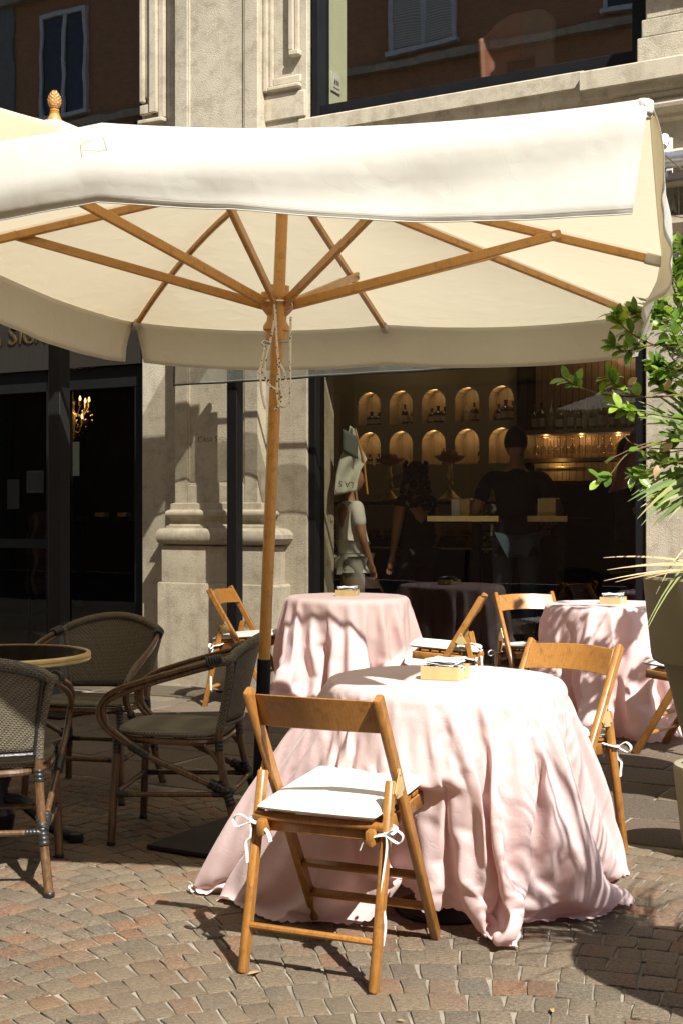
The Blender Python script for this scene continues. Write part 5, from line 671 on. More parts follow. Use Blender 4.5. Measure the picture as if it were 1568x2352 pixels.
3,-1,-1,-2,1,-5,5,3,1,-4,-3,-5,3,4,3,1,-5,5,-2,-2,3,1,-1,3,-2,9,-12,6,0,1,4,-3,-5,-4,5,-2,3,7,-2,6,-14,1,3,2,-2,3,-5,-1,2,-1,1,-6,1,7,-3,-3,2,-4,-1,4,-3,
-3,-1,9,3,-8,2,-2,1,-2,4,6,-4,-3,-2,-6,2,6,1,4,-8,6,-2,0,1,1,-1,3,-3,6,-7,5,0,1,5,-6,-4,-5,7,-2,5,5,-2,3,-10,5,-22,21,-2,4,-6,-2,3,0,1,-6,2,5,-2,-3,2,-2,
-8,10,-4,-2,-2,-1,17,-1,-8,-3,2,0,-1,14,-9,-4,-3,-4,1,5,1,7,-10,6,-2,1,-1,3,-1,3,6,-6,-1,-2,5,0,3,-4,-4,-16,11,2,8,4,-1,2,-10,-8,17,-4,-10,12,-5,-11,10,
-1,2,-5,1,0,10,-9,9,-2,0,-5,-3,-3,-1,-1,9,4,-7,-2,0,5,-5,21,-15,-3,-4,-5,2,6,0,-6,12,-10,5,0,0,3,-1,3,-2,2,-1,-2,4,0,4,-16,7,-14,9,21,-10,4,-2,3,-9,-7,
18,-7,-4,5,-3,-7,5,-3,-2,11,-9,-8,10,-2,-6,10,3,-1,-7,-3,0,-1,9,2,-4,-3,0,5,-3,11,-7,-2,-5,-4,6,0,1,-3,11,-6,0,0,0,2,-1,0,7,-27,37,-24,12,0,1,10,-16,-7,
-3,19,-3,3,0,0,-8,-7,11,-1,-3,4,-3,-6,5,-5,-2,14,-10,11,-9,-3,-11,17,7,-5,-7,-3,-1,-1,9,3,-7,-1,-8,14,-1,7,-7,-2,-4,-5,6,1,1,-3,11,-8,1,1,-1,4,3,-8,11,
0,1,-13,10,-1,2,5,-10,-8,3,11,-2,4,-1,2,-7,-5,6,0,-3,4,-5,-2,2,18,-24,13,-8,1,1,-3,7,-2,6,-13,1,-2,-2,-1,8,2,4,-5,-13,16,-2,3,-1,-4,-4,-3,4,2,0,-2,9,-5,
3,-3,0,4,7,-10,-8,21,-11,-3,7,1,1,3,-8,-7,2,2,7,4,-1,0,-1,-8,-7,11,-1,1,-7,3,0,0,10,-5,-4,0,2,-5,-2,7,4,-6,-2,-4,-1,0,7,1,3,-26,8,20,-4,2,0,-2,-10,2,-1,
2,3,8,-2,-2,0,1,-3,6,9,-7,-4,12,-18,3,9,-1,1,-4,10,-17,6,-4,8,3,7,-5,-15,8,-11,28,-14,-2,-4,0,0,-3,18,-13,1,-9,9,-4,5,-1,-2,1,-3,-3,-3,6,-3,5,-5,-2,-1,
4,7,1,-2,-11,2,1,-1,2,4,10,-14,7,-3,8,-6,5,25,-22,4,-1,-16,6,7,0,2,-23,27,-14,3,-3,7,2,9,-6,-10,4,-11,21,-5,-13,14,-10,-3,0,26,-18,-1,5,-6,-5,2,3,-1,1,
-4,-2,-11,22,-13,5,-2,-2,-2,8,4,0,1,-8,-6,3,-1,1,5,10,-18,10,-4,-14,9,13,11,-10,3,2,-16,8,3,2,-4,1,9,-12,2,-3,7,-6,16,-8,-9,6,-13,21,-1,-18,17,3,-19,2,
-12,25,-5,4,-6,3,-3,1,-1,1,-4,-3,-7,12,-10,3,2,-1,2,3,5,0,0,10,-26,7,-2,1,5,9,-27,21,2,-5,13,-16,-4,4,-3,7,-14,11,-9,11,-10,8,10,-9,-5,1,5,14,-3,-13,0,
1,-12,7,20,-37,21,-12,-12,20,-1,10,-3,11,-15,1,2,-2,0,2,-5,-4,-5,9,2,15,-19,-2,3,4,22,-20,2,-24,10,5,-12,8,7,10,5,-19,12,-1,5,-13,-10,10,-4,8,-14,17,-18,
13,15,-16,16,-14,-7,3,4,9,3,-14,1,3,-13,1,25,3,-20,-6,6,-5,2,9,-2,-31,27,-2,3,-1,-1,1,-6,0,-2,-17,18,8,-9,3,-19,23,-6,9,-6,13,-20,5,16,-20,7,7,9,-19,13,
-2,2,15,-10,10,-3,7,-13,16,-22,18,7,-10,8,-5,-6,13,-5,3,15,-22,2,11,-22,0,24,-1,-24,17,22,-34,4,-6,36,-46,15,0,14,-13,-4,-3,6,-4,6,-10,7,3,-8,9,-17,13,
2,1,-4,-21,16,27,-27,-4,10,6,-8,-1,14,4,-33,25,-15,15,-3,8,-14,16,-7,5,-11,11,0,3,-13,-4,16,1,11,-18,2,-17,6,-2,26,-4,-26,30,-23,-4,13,10,-1,-24,17,-7,
12,-8,-7,-13,17,-7,11,-8,9,-4,7,-29,9,10,13,-22,8,-12,11,-20,17,11,-3,-2,-6,13,4,6,-17,6,-21,21,-3,7,-6,9,-4,-5,-19,51,-27,16,-23,-2,16,-3,10,-27,1,24,
-22,-10,32,-25,18,10,1,-27,-14,29,-12,-2,9,-5,12,-10,-6,-3,6,-4,25,-22,-4,7,5,-17,3,27,8,-16,-10,-12,22,-27,11,11,10,-11,1,-5,19,-1,-19,6,3,-3,16,-14,-4,
4,3,-2,-5,20,-15,-22,15,-2,23,-24,-4,24,-20,13,-14,21,-2,8,-14,22,-16,-4,-8,6,-15,3,6,2,4,-6,-22,20,-2,-3,15,-7,-14,12,4,-13,21,-14,19,-16,-1,-10,-3,-2,
9,9,-17,18,-26,23,-1,31,-30,3,9,-9,-10,8,1,3,3,6,12,-7,-21,6,-10,20,-7,8,-6,-8,11,-3,-10,4,4,5,-1,-6,15,-6,-10,2,-15,5,-8,30,-39,24,23,-26,-4,-1,12,3,-21,
12,-3,4,23,-28,17,2,-17,-4,-10,2,4,9,1,5,-11,10,-5,6,-5,2,17,-16,-12,-9,19,3,28,-35,29,-20,11,-4,-18,-9,16,17,-14,-1,3,-18,12,-7,6,10,-11,16,4,5,-18,-3,
0,-7,-8,39,0,-18,16,2,-29,-3,4,30,-52,40,-24,31,-39,1,23,24,-38,7,-26,14,-10,19,-2,8,12,-15,-11,14,-4,1,762,0,0,0,0,0,0,0,0,0,0,0,0,0,0,0,0,0,0,0,0,0,0,
0,0,0,0,0,0,1,-1,0,0,0,0,0,0,0,0,0,0,0,0,0,0,0,0,0,0,0,0,0,0,0,0,0,0,0,0,0,0,0,0,0,0,0,0,0,0,0,0,0,0,0,0,0,0,0,0,0,0,0,0,0,0,1,-1,0,0,0,0,0,0,-1,1,1,-1,
0,0,0,0,0,0,0,0,0,0,0,0,0,0,0,0,0,0,0,0,0,0,0,0,0,0,0,0,0,0,0,0,0,0,1,0,0,0,-1,0,0,2,-1,-1,-1,1,2,-2,0,1,4,-2,-4,1,-1,0,0,-1,1,1,2,-2,-1,0,-1,1,0,2,-1,
-1,-1,1,-1,1,0,1,0,-1,0,0,0,1,0,0,0,0,0,0,0,0,3,-1,-1,-1,0,-21,1,1,-3,0,-1,0,4,-3,1,1,-2,0,2,-1,-5,2,0,2,-5,7,-2,-2,-2,1,0,2,-1,-1,1,6,-6,-1,0,-1,3,1,-3,
0,3,-2,6,-6,0,1,-2,0,2,1,0,-1,0,0,0,0,1,0,-1,1,-4,5,-1,1,0,-33,1,0,0,-1,0,-1,3,-2,2,-2,1,-1,1,0,5,-6,1,1,5,-6,0,-1,0,1,0,1,0,-2,1,3,-3,-1,0,0,1,1,-2,0,
2,-1,1,-1,0,0,-1,0,1,0,0,-1,0,1,0,0,-1,1,-1,1,3,-3,2,0,-3,-30,0,-2,4,-3,-1,0,0,1,-1,0,-1,3,-2,0,1,-1,0,5,1,-6,0,0,1,-1,-1,1,0,0,0,1,-1,0,1,-1,0,0,1,-1,
1,0,-1,1,-2,1,0,0,1,-1,0,1,-1,0,3,-2,4,-6,3,-2,0,-1,2,-1,3,-31,-1,0,0,3,-2,-1,1,-1,1,0,-1,2,-2,0,1,0,0,0,0,-1,0,0,1,-1,0,0,1,-2,2,-1,0,0,0,0,0,0,0,0,2,
0,-1,-1,0,0,0,-1,2,0,-1,1,-1,0,2,-1,0,-1,0,0,-1,1,1,-1,1,-32,0,-1,2,0,0,-1,1,0,-1,0,0,0,-1,1,1,-1,1,0,0,0,-1,0,1,-1,0,0,0,0,0,1,0,-1,0,0,0,-1,2,-1,1,0,
-1,-1,1,0,0,0,0,3,-3,0,0,0,2,-2,1,-1,0,0,0,1,-1,1,-1,-32,-1,3,-2,0,1,-1,1,2,-3,0,0,0,0,0,1,-1,1,-1,0,0,2,-2,0,-1,1,0,1,0,0,0,-1,0,0,0,1,-1,0,0,1,0,-1,0,
0,-1,1,0,1,-1,-1,1,0,0,2,0,-2,1,-1,-1,1,0,0,0,1,-33,1,0,0,0,0,0,0,1,-1,0,0,0,0,1,0,-1,0,0,1,-1,0,0,1,-1,0,0,0,0,1,0,-1,-1,1,1,-1,0,0,1,1,0,-2,0,0,0,0,0,
0,0,0,0,0,0,1,0,-1,-1,1,1,-1,0,0,0,0,-32,0,0,3,-2,0,-2,2,1,-2,0,0,0,0,1,0,0,2,-4,1,0,0,0,0,0,-1,0,1,0,0,0,0,0,0,-1,1,0,0,0,1,0,0,-1,0,0,0,0,0,-1,1,0,-1,
1,2,-1,0,-1,0,0,0,0,0,0,0,-32,0,0,0,0,0,0,1,0,-1,0,0,0,0,0,1,-1,1,-1,0,5,-5,0,0,-1,1,0,1,-1,0,1,-1,0,0,0,0,2,-1,-1,1,1,0,-1,-1,-1,1,-1,2,-1,2,-2,0,0,1,
0,-1,0,0,1,-1,0,-1,1,1,-32,0,2,-1,0,-1,0,0,2,-2,-1,7,-5,-1,0,1,-1,1,-1,2,0,-1,0,0,-1,3,-3,-1,1,1,0,-1,1,-1,8,2,-10,0,1,1,-1,0,-1,1,-1,0,0,1,0,4,-6,1,1,
1,0,-2,-1,2,-1,3,-4,1,0,0,-32,-1,1,-1,2,-1,0,1,0,0,-1,5,-5,3,-3,1,0,0,-1,1,2,-2,-2,1,0,0,-1,1,2,-1,0,1,-1,-1,1,2,-3,-1,1,1,-1,0,-1,1,0,0,0,0,0,2,-2,0,0,
1,-1,0,0,1,1,7,-9,0,0,0,-32,0,0,9,6,-12,-3,0,0,4,-4,1,3,-3,-1,1,-1,1,-1,1,-1,0,0,0,-1,1,0,1,2,-1,-2,1,0,-1,3,-1,-1,0,-1,2,-1,0,-1,-1,1,0,3,-3,0,0,0,-1,
1,1,-1,1,-1,0,1,1,-2,0,0,0,-32,0,1,0,2,-3,0,1,-1,2,-2,2,-1,0,-1,1,0,0,0,-1,1,0,-1,-1,1,0,0,7,-3,-3,0,-1,0,1,0,0,-1,3,-3,1,0,0,-1,0,7,-7,2,-2,-1,1,1,-1,
0,1,-1,0,0,1,0,0,4,-6,2,-1,-31,-1,9,-8,1,-1,-1,0,0,0,0,1,-1,0,0,0,0,1,2,-4,12,-10,-1,0,5,-5,0,1,1,3,-5,0,0,0,0,1,0,0,0,1,-1,0,-1,0,3,7,-5,0,-5,0,2,-2,1,
0,1,-2,-1,1,1,0,1,-2,0,0,-31,0,0,1,0,-2,0,0,0,0,2,-2,2,-2,0,0,3,-2,0,-1,2,6,-8,0,2,-2,-1,1,4,11,-15,2,-2,1,-1,0,0,0,1,0,1,-2,0,0,0,1,0,0,-1,0,6,-5,0,-1,
2,-2,0,1,0,0,-1,1,-1,0,-18,-12,-1,-1,2,-1,0,0,-1,6,-4,-1,1,-1,-1,1,2,-2,-1,0,1,1,-2,0,0,0,1,1,5,-1,-6,0,0,3,-2,-1,0,1,0,1,7,-8,1,-2,1,0,0,-1,0,0,1,-1,2,
-2,1,0,-1,1,0,-1,0,5,4,3,-31,29,-30,1,1,-1,-1,0,0,-1,4,-3,2,-1,-1,1,1,-2,0,0,2,-1,1,-1,1,4,-6,0,7,-5,-2,1,-1,6,-6,0,-1,1,2,-1,3,-4,6,0,-6,1,-1,1,-1,0,0,
3,2,-4,1,-2,0,0,7,-6,-1,0,2,-1,-31,0,-1,0,1,0,1,-2,1,-1,4,-4,5,-4,-1,5,-2,-2,-1,0,2,-2,6,0,-5,2,9,-12,1,2,-3,3,-3,1,-2,1,0,1,-1,1,2,-3,0,9,-8,0,-1,3,9,
-12,0,6,-4,-2,8,-7,-1,1,2,-3,1,0,1,0,-31,0,-1,0,1,1,2,-4,6,-6,10,-11,11,-9,-1,2,2,-4,0,0,1,0,20,-11,-10,0,-1,1,1,1,-2,13,-12,0,-1,1,-1,0,1,0,-1,11,-10,
0,4,-4,10,-10,0,-1,1,1,-1,-1,2,0,-2,0,4,-4,1,0,2,16,-30,-1,-1,0,1,2,4,-7,1,-1,2,-2,4,1,-5,1,15,-16,1,2,-3,1,7,-3,-1,1,16,-21,1,0,21,-17,-1,-3,2,-3,0,0,
2,0,-2,1,-1,1,1,-2,3,-1,-2,0,1,12,-12,7,-7,1,-1,1,-2,1,2,0,19,-21,-28,-4,1,0,0,5,-4,5,-6,-1,1,1,-1,0,0,-1,7,-7,0,3,-2,0,3,0,9,-2,-7,5,-9,31,-29,2,-3,-1,
1,-1,1,9,-8,4,-5,0,0,-1,2,8,-7,2,-2,1,1,1,-6,13,-12,2,2,28,-32,7,-5,0,-2,-1,-25,-6,-1,1,0,14,-13,24,-19,15,-22,7,-6,0,3,-3,4,23,-26,2,-3,6,-3,-3,-1,11,
-4,-5,10,-2,-9,1,-2,1,1,-2,1,0,3,-1,4,-7,1,0,0,3,-2,10,0,-11,-1,5,-3,4,-5,4,15,-11,-9,8,9,-13,-3,0,-32,0,14,-13,-1,2,-1,8,-9,5,-5,6,-4,-2,17,-11,-4,4,-6,
1,0,1,-1,17,-16,13,4,-18,1,1,6,-7,-1,-1,0,0,10,-10,7,-4,-2,-1,4,-4,0,2,0,-2,5,-5,0,4,0,1,-4,17,0,-12,6,-9,-3,19,-18,-1,-31,0,2,-4,2,0,1,2,9,-9,0,-3,0,6,
-5,1,-2,0,2,-2,-1,0,1,1,-2,10,-5,-3,0,1,11,-11,9,-9,11,-14,12,-12,15,-13,-1,0,2,-2,-1,0,8,-8,4,-1,-3,3,3,-2,2,-6,0,0,1,0,-1,0,0,0,-27,-5,4,11,-15,1,20,
-21,13,-13,9,0,-8,16,-4,-7,-6,0,64,-54,-9,10,-11,1,17,-10,-2,9,-13,1,-2,2,48,2,-40,45,-46,12,-17,-5,-1,13,11,-1,-3,-8,-7,1,-6,24,-1,-23,14,-12,16,-19,1,
0,3,-4,6,-6,0,-1,]
# ------------------------------------------------------------------ ground
def ground():
    m, t, b, o = mat('street_ground'); v = coords(t)
    n = noise(t, v, .8, 5); f = noise(t, v, 60, 3)
    c = mixc(t, .5, ramp(t, n, [(.3, (.16,.135,.105)), (.7, (.24,.205,.16))]), ramp(t, f, [(.3, (.6,.6,.6)), (.7, (1,1,1))]), 'MULTIPLY')
    t.links.new(c, b.inputs['Base Color']); b.inputs['Roughness'].default_value = .95
    g = MB(); g.add([(-60,-40,-.03),(60,-40,-.03),(60,60,-.03),(-60,60,-.03)], [(0,1,2,3)])
    tag(g.build('ground', m, smooth=False), kind='structure')
    j = MB(); vals = []
    nx, ny = 90, 70
    rr = random.Random(4)
    j.grid(lambda i, k: Vector((-4.2 + 8.6*i/nx, 1.2 + 9.6*k/ny, -.0055 + rr.uniform(-.0015, .0015))), nx+1, ny+1)
    tag(j.build('paving_joints', M_MORTAR), kind='structure')
def facade_w(p): return (p - FP).dot(FN)
EDGE = 3.35                                      # slabs lie within this distance of the wall, setts beyond
def stone_block(mb, cx, cy, ax, L, Wd, rr, jit, dz, r=.18):
    ay = Vector((-ax.y, ax.x, 0)); c = Vector((cx, cy, 0)); hl, hw = L/2, Wd/2
    J = lambda s: rr.uniform(-s, s)*jit
    raw = [(-hl,-hw),(0,-hw),(hl,-hw),(hl,0),(hl,hw),(0,hw),(-hl,hw),(-hl,0)]
    k = [1.0,1,1.0,1,1.0,1,1.0,1]
    P = [(x*k[i] + J(.45 if i % 2 else .8), y*k[i] + J(.45 if i % 2 else .8)) for i, (x, y) in enumerate(raw)]
    tx, ty = rr.uniform(-.01, .01), rr.uniform(-.01, .01); z0 = dz
    vs = []
    for s, z in ((1.0, -.016), (.995, -.003), (.982, -.0007), (.95, .0)):
        for (x, y) in P:
            zz = z + (z0 + x*tx + y*ty if z > -.01 else 0)
            vs.append(c + ax*(x*s) + ay*(y*s) + Vector((0, 0, zz + (rr.uniform(-.0009,.0009) if z > -.003 else 0))))
    vs.append(c + Vector((0, 0, z0 + rr.uniform(0, .002))))
    fs = [(q*8+i, q*8+(i+1)%8, q*8+8+(i+1)%8, q*8+8+i) for q in range(3) for i in range(8)]
    fs += [(24+i, 24+(i+1)%8, 32) for i in range(8)]
    mb.add(vs, fs)
def sett_mat(name, cols, dirt):
    m, t, b, o = mat(name); g = N(t, 'ShaderNodeNewGeometry'); v = coords(t)
    c = ramp(t, g.outputs['Random Per Island'], cols)
    s = noise(t, coords(t, (70, 130, 70)), 1.0, 6, .85); f = noise(t, v, 230, 3, .8); big = noise(t, v, 1.1, 4)
    c = mixc(t, .9, c, ramp(t, s, [(.40, (.45,.42,.39)), (.5, (1,1,1)), (.61, (1.5,1.45,1.35))]), 'MULTIPLY')
    c = mixc(t, .6, c, ramp(t, f, [(.38, (.55,.53,.50)), (.52, (1.05,1.05,1.05)), (.66, (1.25,1.22,1.18))]), 'MULTIPLY')
    c = mixc(t, ramp(t, big, [(.42, (0,0,0)), (.66, (.55,.55,.55))]), c, dirt)
    t.links.new(c, b.inputs['Base Color']); b.inputs['Roughness'].default_value = .85; b.inputs['Specular IOR Level'].default_value = .25
    bo = bump(t, b, s, .9, .008); bump(t, b, f, .8, .004, bo); return m
def setts():
    M = sett_mat('porphyry_sett', [(0,(.160,.132,.098)),(.24,(.215,.175,.125)),(.44,(.240,.192,.137)),(.60,(.178,.152,.120)),(.72,(.24,.168,.118)),(.84,(.262,.158,.100)),(.92,(.20,.132,.090)),(1,(.265,.212,.152))], (.24,.175,.108))
    rr = random.Random(21); mb = MB(); Rr, Pw, s = 1.75, 2.35, .119
    for col in range(-2, 3):
        xc = .28 + col*Pw; phm = math.asin(Pw/2/Rr)
        for row in range(-20, 86):
            y0 = 1.0 + row*s + (.06 if col % 2 else 0)
            ph = -phm; ws = [rr.uniform(.070, .108) for _ in range(rr.choice((28, 29, 30, 31)))]; kk = 2*phm*Rr/sum(ws)
            for Ls in ws:
                Ls *= kk; dph = Ls/Rr; pm = ph + dph/2
                x = xc + Rr*math.sin(pm) + rr.uniform(-.003,.003); y = y0 + Rr*(math.cos(pm) - 1) + rr.uniform(-.003,.003); pm += rr.uniform(-.035,.035)
                ax = Vector((math.cos(pm), -math.sin(pm), 0)); wd = s*math.cos(pm)
                ph += dph
                if x < -3.9 or x > 4.1 or y < 1.25: continue
                if facade_w(Vector((x, y, 0))) < EDGE + .06: continue
                stone_block(mb, x, y, ax, Ls - rr.uniform(.002, .010), wd - rr.uniform(.001, .009), rr, .0062, rr.uniform(-.0015, .0015))
    tag(mb.build('stone_setts', M, auto=0), kind='structure')
def slabs():
    M = sett_mat('flagstone', [(0,(.125,.10,.078)),(.35,(.17,.135,.10)),(.6,(.155,.115,.085)),(.8,(.20,.16,.115)),(1,(.145,.12,.10))], (.17,.14,.10))
    rr = random.Random(8); mb = MB(); wv = .34
    rows = [(.34 + .0, .26)]
    wv = .36
    while wv < EDGE:
        h = min(rr.uniform(.30, .44), EDGE - wv)
        if EDGE - wv - h < .15: h = EDGE - wv
        u = -5 + rr.uniform(0, .4)
        while u < 7.5:
            L = rr.uniform(.42, .85)
            p = F(u + L/2, wv + h/2, 0)
            if p.x > -4.1 and p.x < 4.3 and p.y > 1.3:
                stone_block(mb, p.x, p.y, FT, L - rr.uniform(.012,.02), h - rr.uniform(.012,.02), rr, .006, rr.uniform(-.002,.002))
            u += L
        wv += h
    tag(mb.build('flagstones', M, auto=0), kind='structure')
    k = MB(); u = -5
    while u < 7:
        L = rr.uniform(.9, 1.3); k.fbox(u, u+L-.008, .05, .352, -.02, .004 + rr.uniform(-.001,.001)); u += L
    tag(k.build('kerb_stones', stone_mat('kerb_stone', (.30,.265,.215), .6), bevel=.004), kind='structure')
ground(); setts(); slabs()

# small dry leaves and grass tufts lying in the joints
def litter():
    rr = random.Random(5)
    for k, (x, y, s) in enumerate([(-.245, 3.70, .026), (.55, 3.42, .017), (-.95, 3.55, .014), (.15, 3.35, .012)]):
        mb = MB(); a = rr.uniform(0, 6.28); c, sn = math.cos(a), math.sin(a)
        pts = [(-1,0,.0),(-.3,.38,.25),(.5,.3,.2),(1,0,.05),(.5,-.3,.3),(-.3,-.35,.2),(0,0,.0)]
        vs = [Vector((x + s*(px*c-py*sn), y + s*(px*sn+py*c), .006 + s*pz*.6)) for px, py, pz in pts]
        mb.add(vs, [(6,i,(i+1)%6) for i in range(6)])
        o = mb.build('dry_leaf', M_DRY, solid=.0008)
        tag(o, ['curled tan leaf lying on the setts between the near chair legs', 'small dry leaf on the shaded setts at the lower right', 'tiny dry leaf on the sunlit setts at the lower left', 'tiny dry leaf on the setts at the bottom centre'][k], 'leaf')
    m = leaf_mat('dry_moss', (.30,.22,.08), (.36,.28,.10), (.20,.22,.07), .9, .1)
    mb = MB()
    for q in range(2600):
        cx, cy = rr.uniform(-1.6, 1.6), rr.uniform(2.7, 5.2)
        if (math.sin(cx*3.1+1)+math.sin(cy*4.3)+rr.uniform(-1,1)) < .75: continue
        for h in range(3):
            x = cx + rr.uniform(-.012,.012); y = cy + rr.uniform(-.012,.012); a = rr.uniform(0,6.28); L = rr.uniform(.003,.008)
            d = Vector((math.cos(a), math.sin(a), 0))*.0014
            mb.add([Vector((x,y,-.009))-d, Vector((x,y,-.009))+d, Vector((x+rr.uniform(-.005,.005), y+rr.uniform(-.005,.005), -.009+L))], [(0,1,2)])
    tag(mb.build('joint_moss', m, smooth=False), kind='stuff')
litter()

# ------------------------------------------------------------------ the cafe building
cafe = thing('cafe_building', 'pale stone corner cafe with tall dark shop windows behind the tables', 'building', F(0,0,0), FROT)
def wall():
    b = MB(); D = -.42
    b.fbox(-9, -3.6, D, 0, 0, 6.6); b.fbox(-3.6, -.215, D, 0, 3.12, 4.44)
    b.fbox(-.215, 1.33, D, 0, 0, 6.6); b.fbox(1.33, 3.90, D, 0, 2.98, 4.02); b.fbox(1.33, 3.90, D, 0, 0, .12)
    b.fbox(3.90, 9, D, 0, 0, 6.6); b.fbox(-9, 9, D, 0, 6.6, 9.0)
    b.build('wall', M_STONE, cafe, bevel=.006)
wall()
def stack(mb, u0, u1, prof, wb=0.0):            # moulding run round three sides of a pier
    vs = []; m = len(prof)
    for off, z in prof: vs += [F(u0-off, wb-.02, z), F(u0-off, wb+off, z), F(u1+off, wb+off, z), F(u1+off, wb-.02, z)]
    fs = [(i*4+k, i*4+k+1, i*4+5+k, i*4+4+k) for i in range(m-1) for k in range(3)]
    fs += [(0,3,2,1), ((m-1)*4, (m-1)*4+1, (m-1)*4+2, (m-1)*4+3)]
    mb.add(vs, fs)
def rnd_prof(o0, z0, z1, bulge, n=7):
    return [(o0 + bulge*math.sin(math.pi*k/n), z0 + (z1-z0)*(1-math.cos(math.pi*k/n))/2) for k in range(n+1)]
def pilaster():
    u0, u1 = .198, .968
    s = MB()                                     # shaft with a sunk panel
    z0, zt = 1.38, 6.6; pu0, pu1, pz = .318, .848, 1.54
    s.fbox(u0, pu0, -.01, .12, z0, zt); s.fbox(pu1, u1, -.01, .12, z0, zt); s.fbox(pu0, pu1, -.01, .12, z0, pz); s.fbox(pu0, pu1, -.01, .100, pz, zt)
    s.build('pilaster_shaft', M_STONE, cafe, bevel=.005)
    g = MB()                                     # bead round the panel
    g.fbox(pu0-.002, pu0+.016, .097, .113, pz, zt); g.fbox(pu1-.016, pu1+.002, .097, .113, pz, zt); g.fbox(pu0+.016, pu1-.016, .097, .113, pz-.002, pz+.016)
    g.build('panel_bead', M_STONE_S, cafe, bevel=.004)
    def around(mb, prof):                         # moulding on the front and both returns of the pier
        vs = []
        for off, z in prof:
            l, r = u0 - max(0, off-.12)*.55, u1 + max(0, off-.12)*1.7
            vs += [F(l, -.02, z), F(l, off, z), F(r, off, z), F(r, -.02, z)]
        m = len(prof); fs = [(i*4+k, i*4+k+1, i*4+5+k, i*4+4+k) for i in range(m-1) for k in range(3)]
        mb.add(vs, fs + [(0,3,2,1), ((m-1)*4, (m-1)*4+1, (m-1)*4+2, (m-1)*4+3)])
    b = MB()
    pr = [(.135, 1.070)] + rnd_prof(.215, 1.080, 1.205, .050) + [(.185, 1.208), (.185, 1.222), (.165,1.225),(.152,1.24),(.148,1.26),(.154,1.275),(.165, 1.285)] + rnd_prof(.167, 1.288, 1.345, .026) + [(.165,1.348),(.152,1.35),(.15,1.395),(.123,1.402)]
    around(b, pr); b.build('pilaster_base', M_STONE_S, cafe, auto=30)
    p = MB(); around(p, [(.20,.782),(.22,.785),(.22,1.058),(.213,1.070),(.19,1.074)]); around(p, [(.25,-.01),(.25,.772),(.243,.785),(.215,.787)])
    p.build('plinth', M_STONE, cafe, bevel=.005)
pilaster()
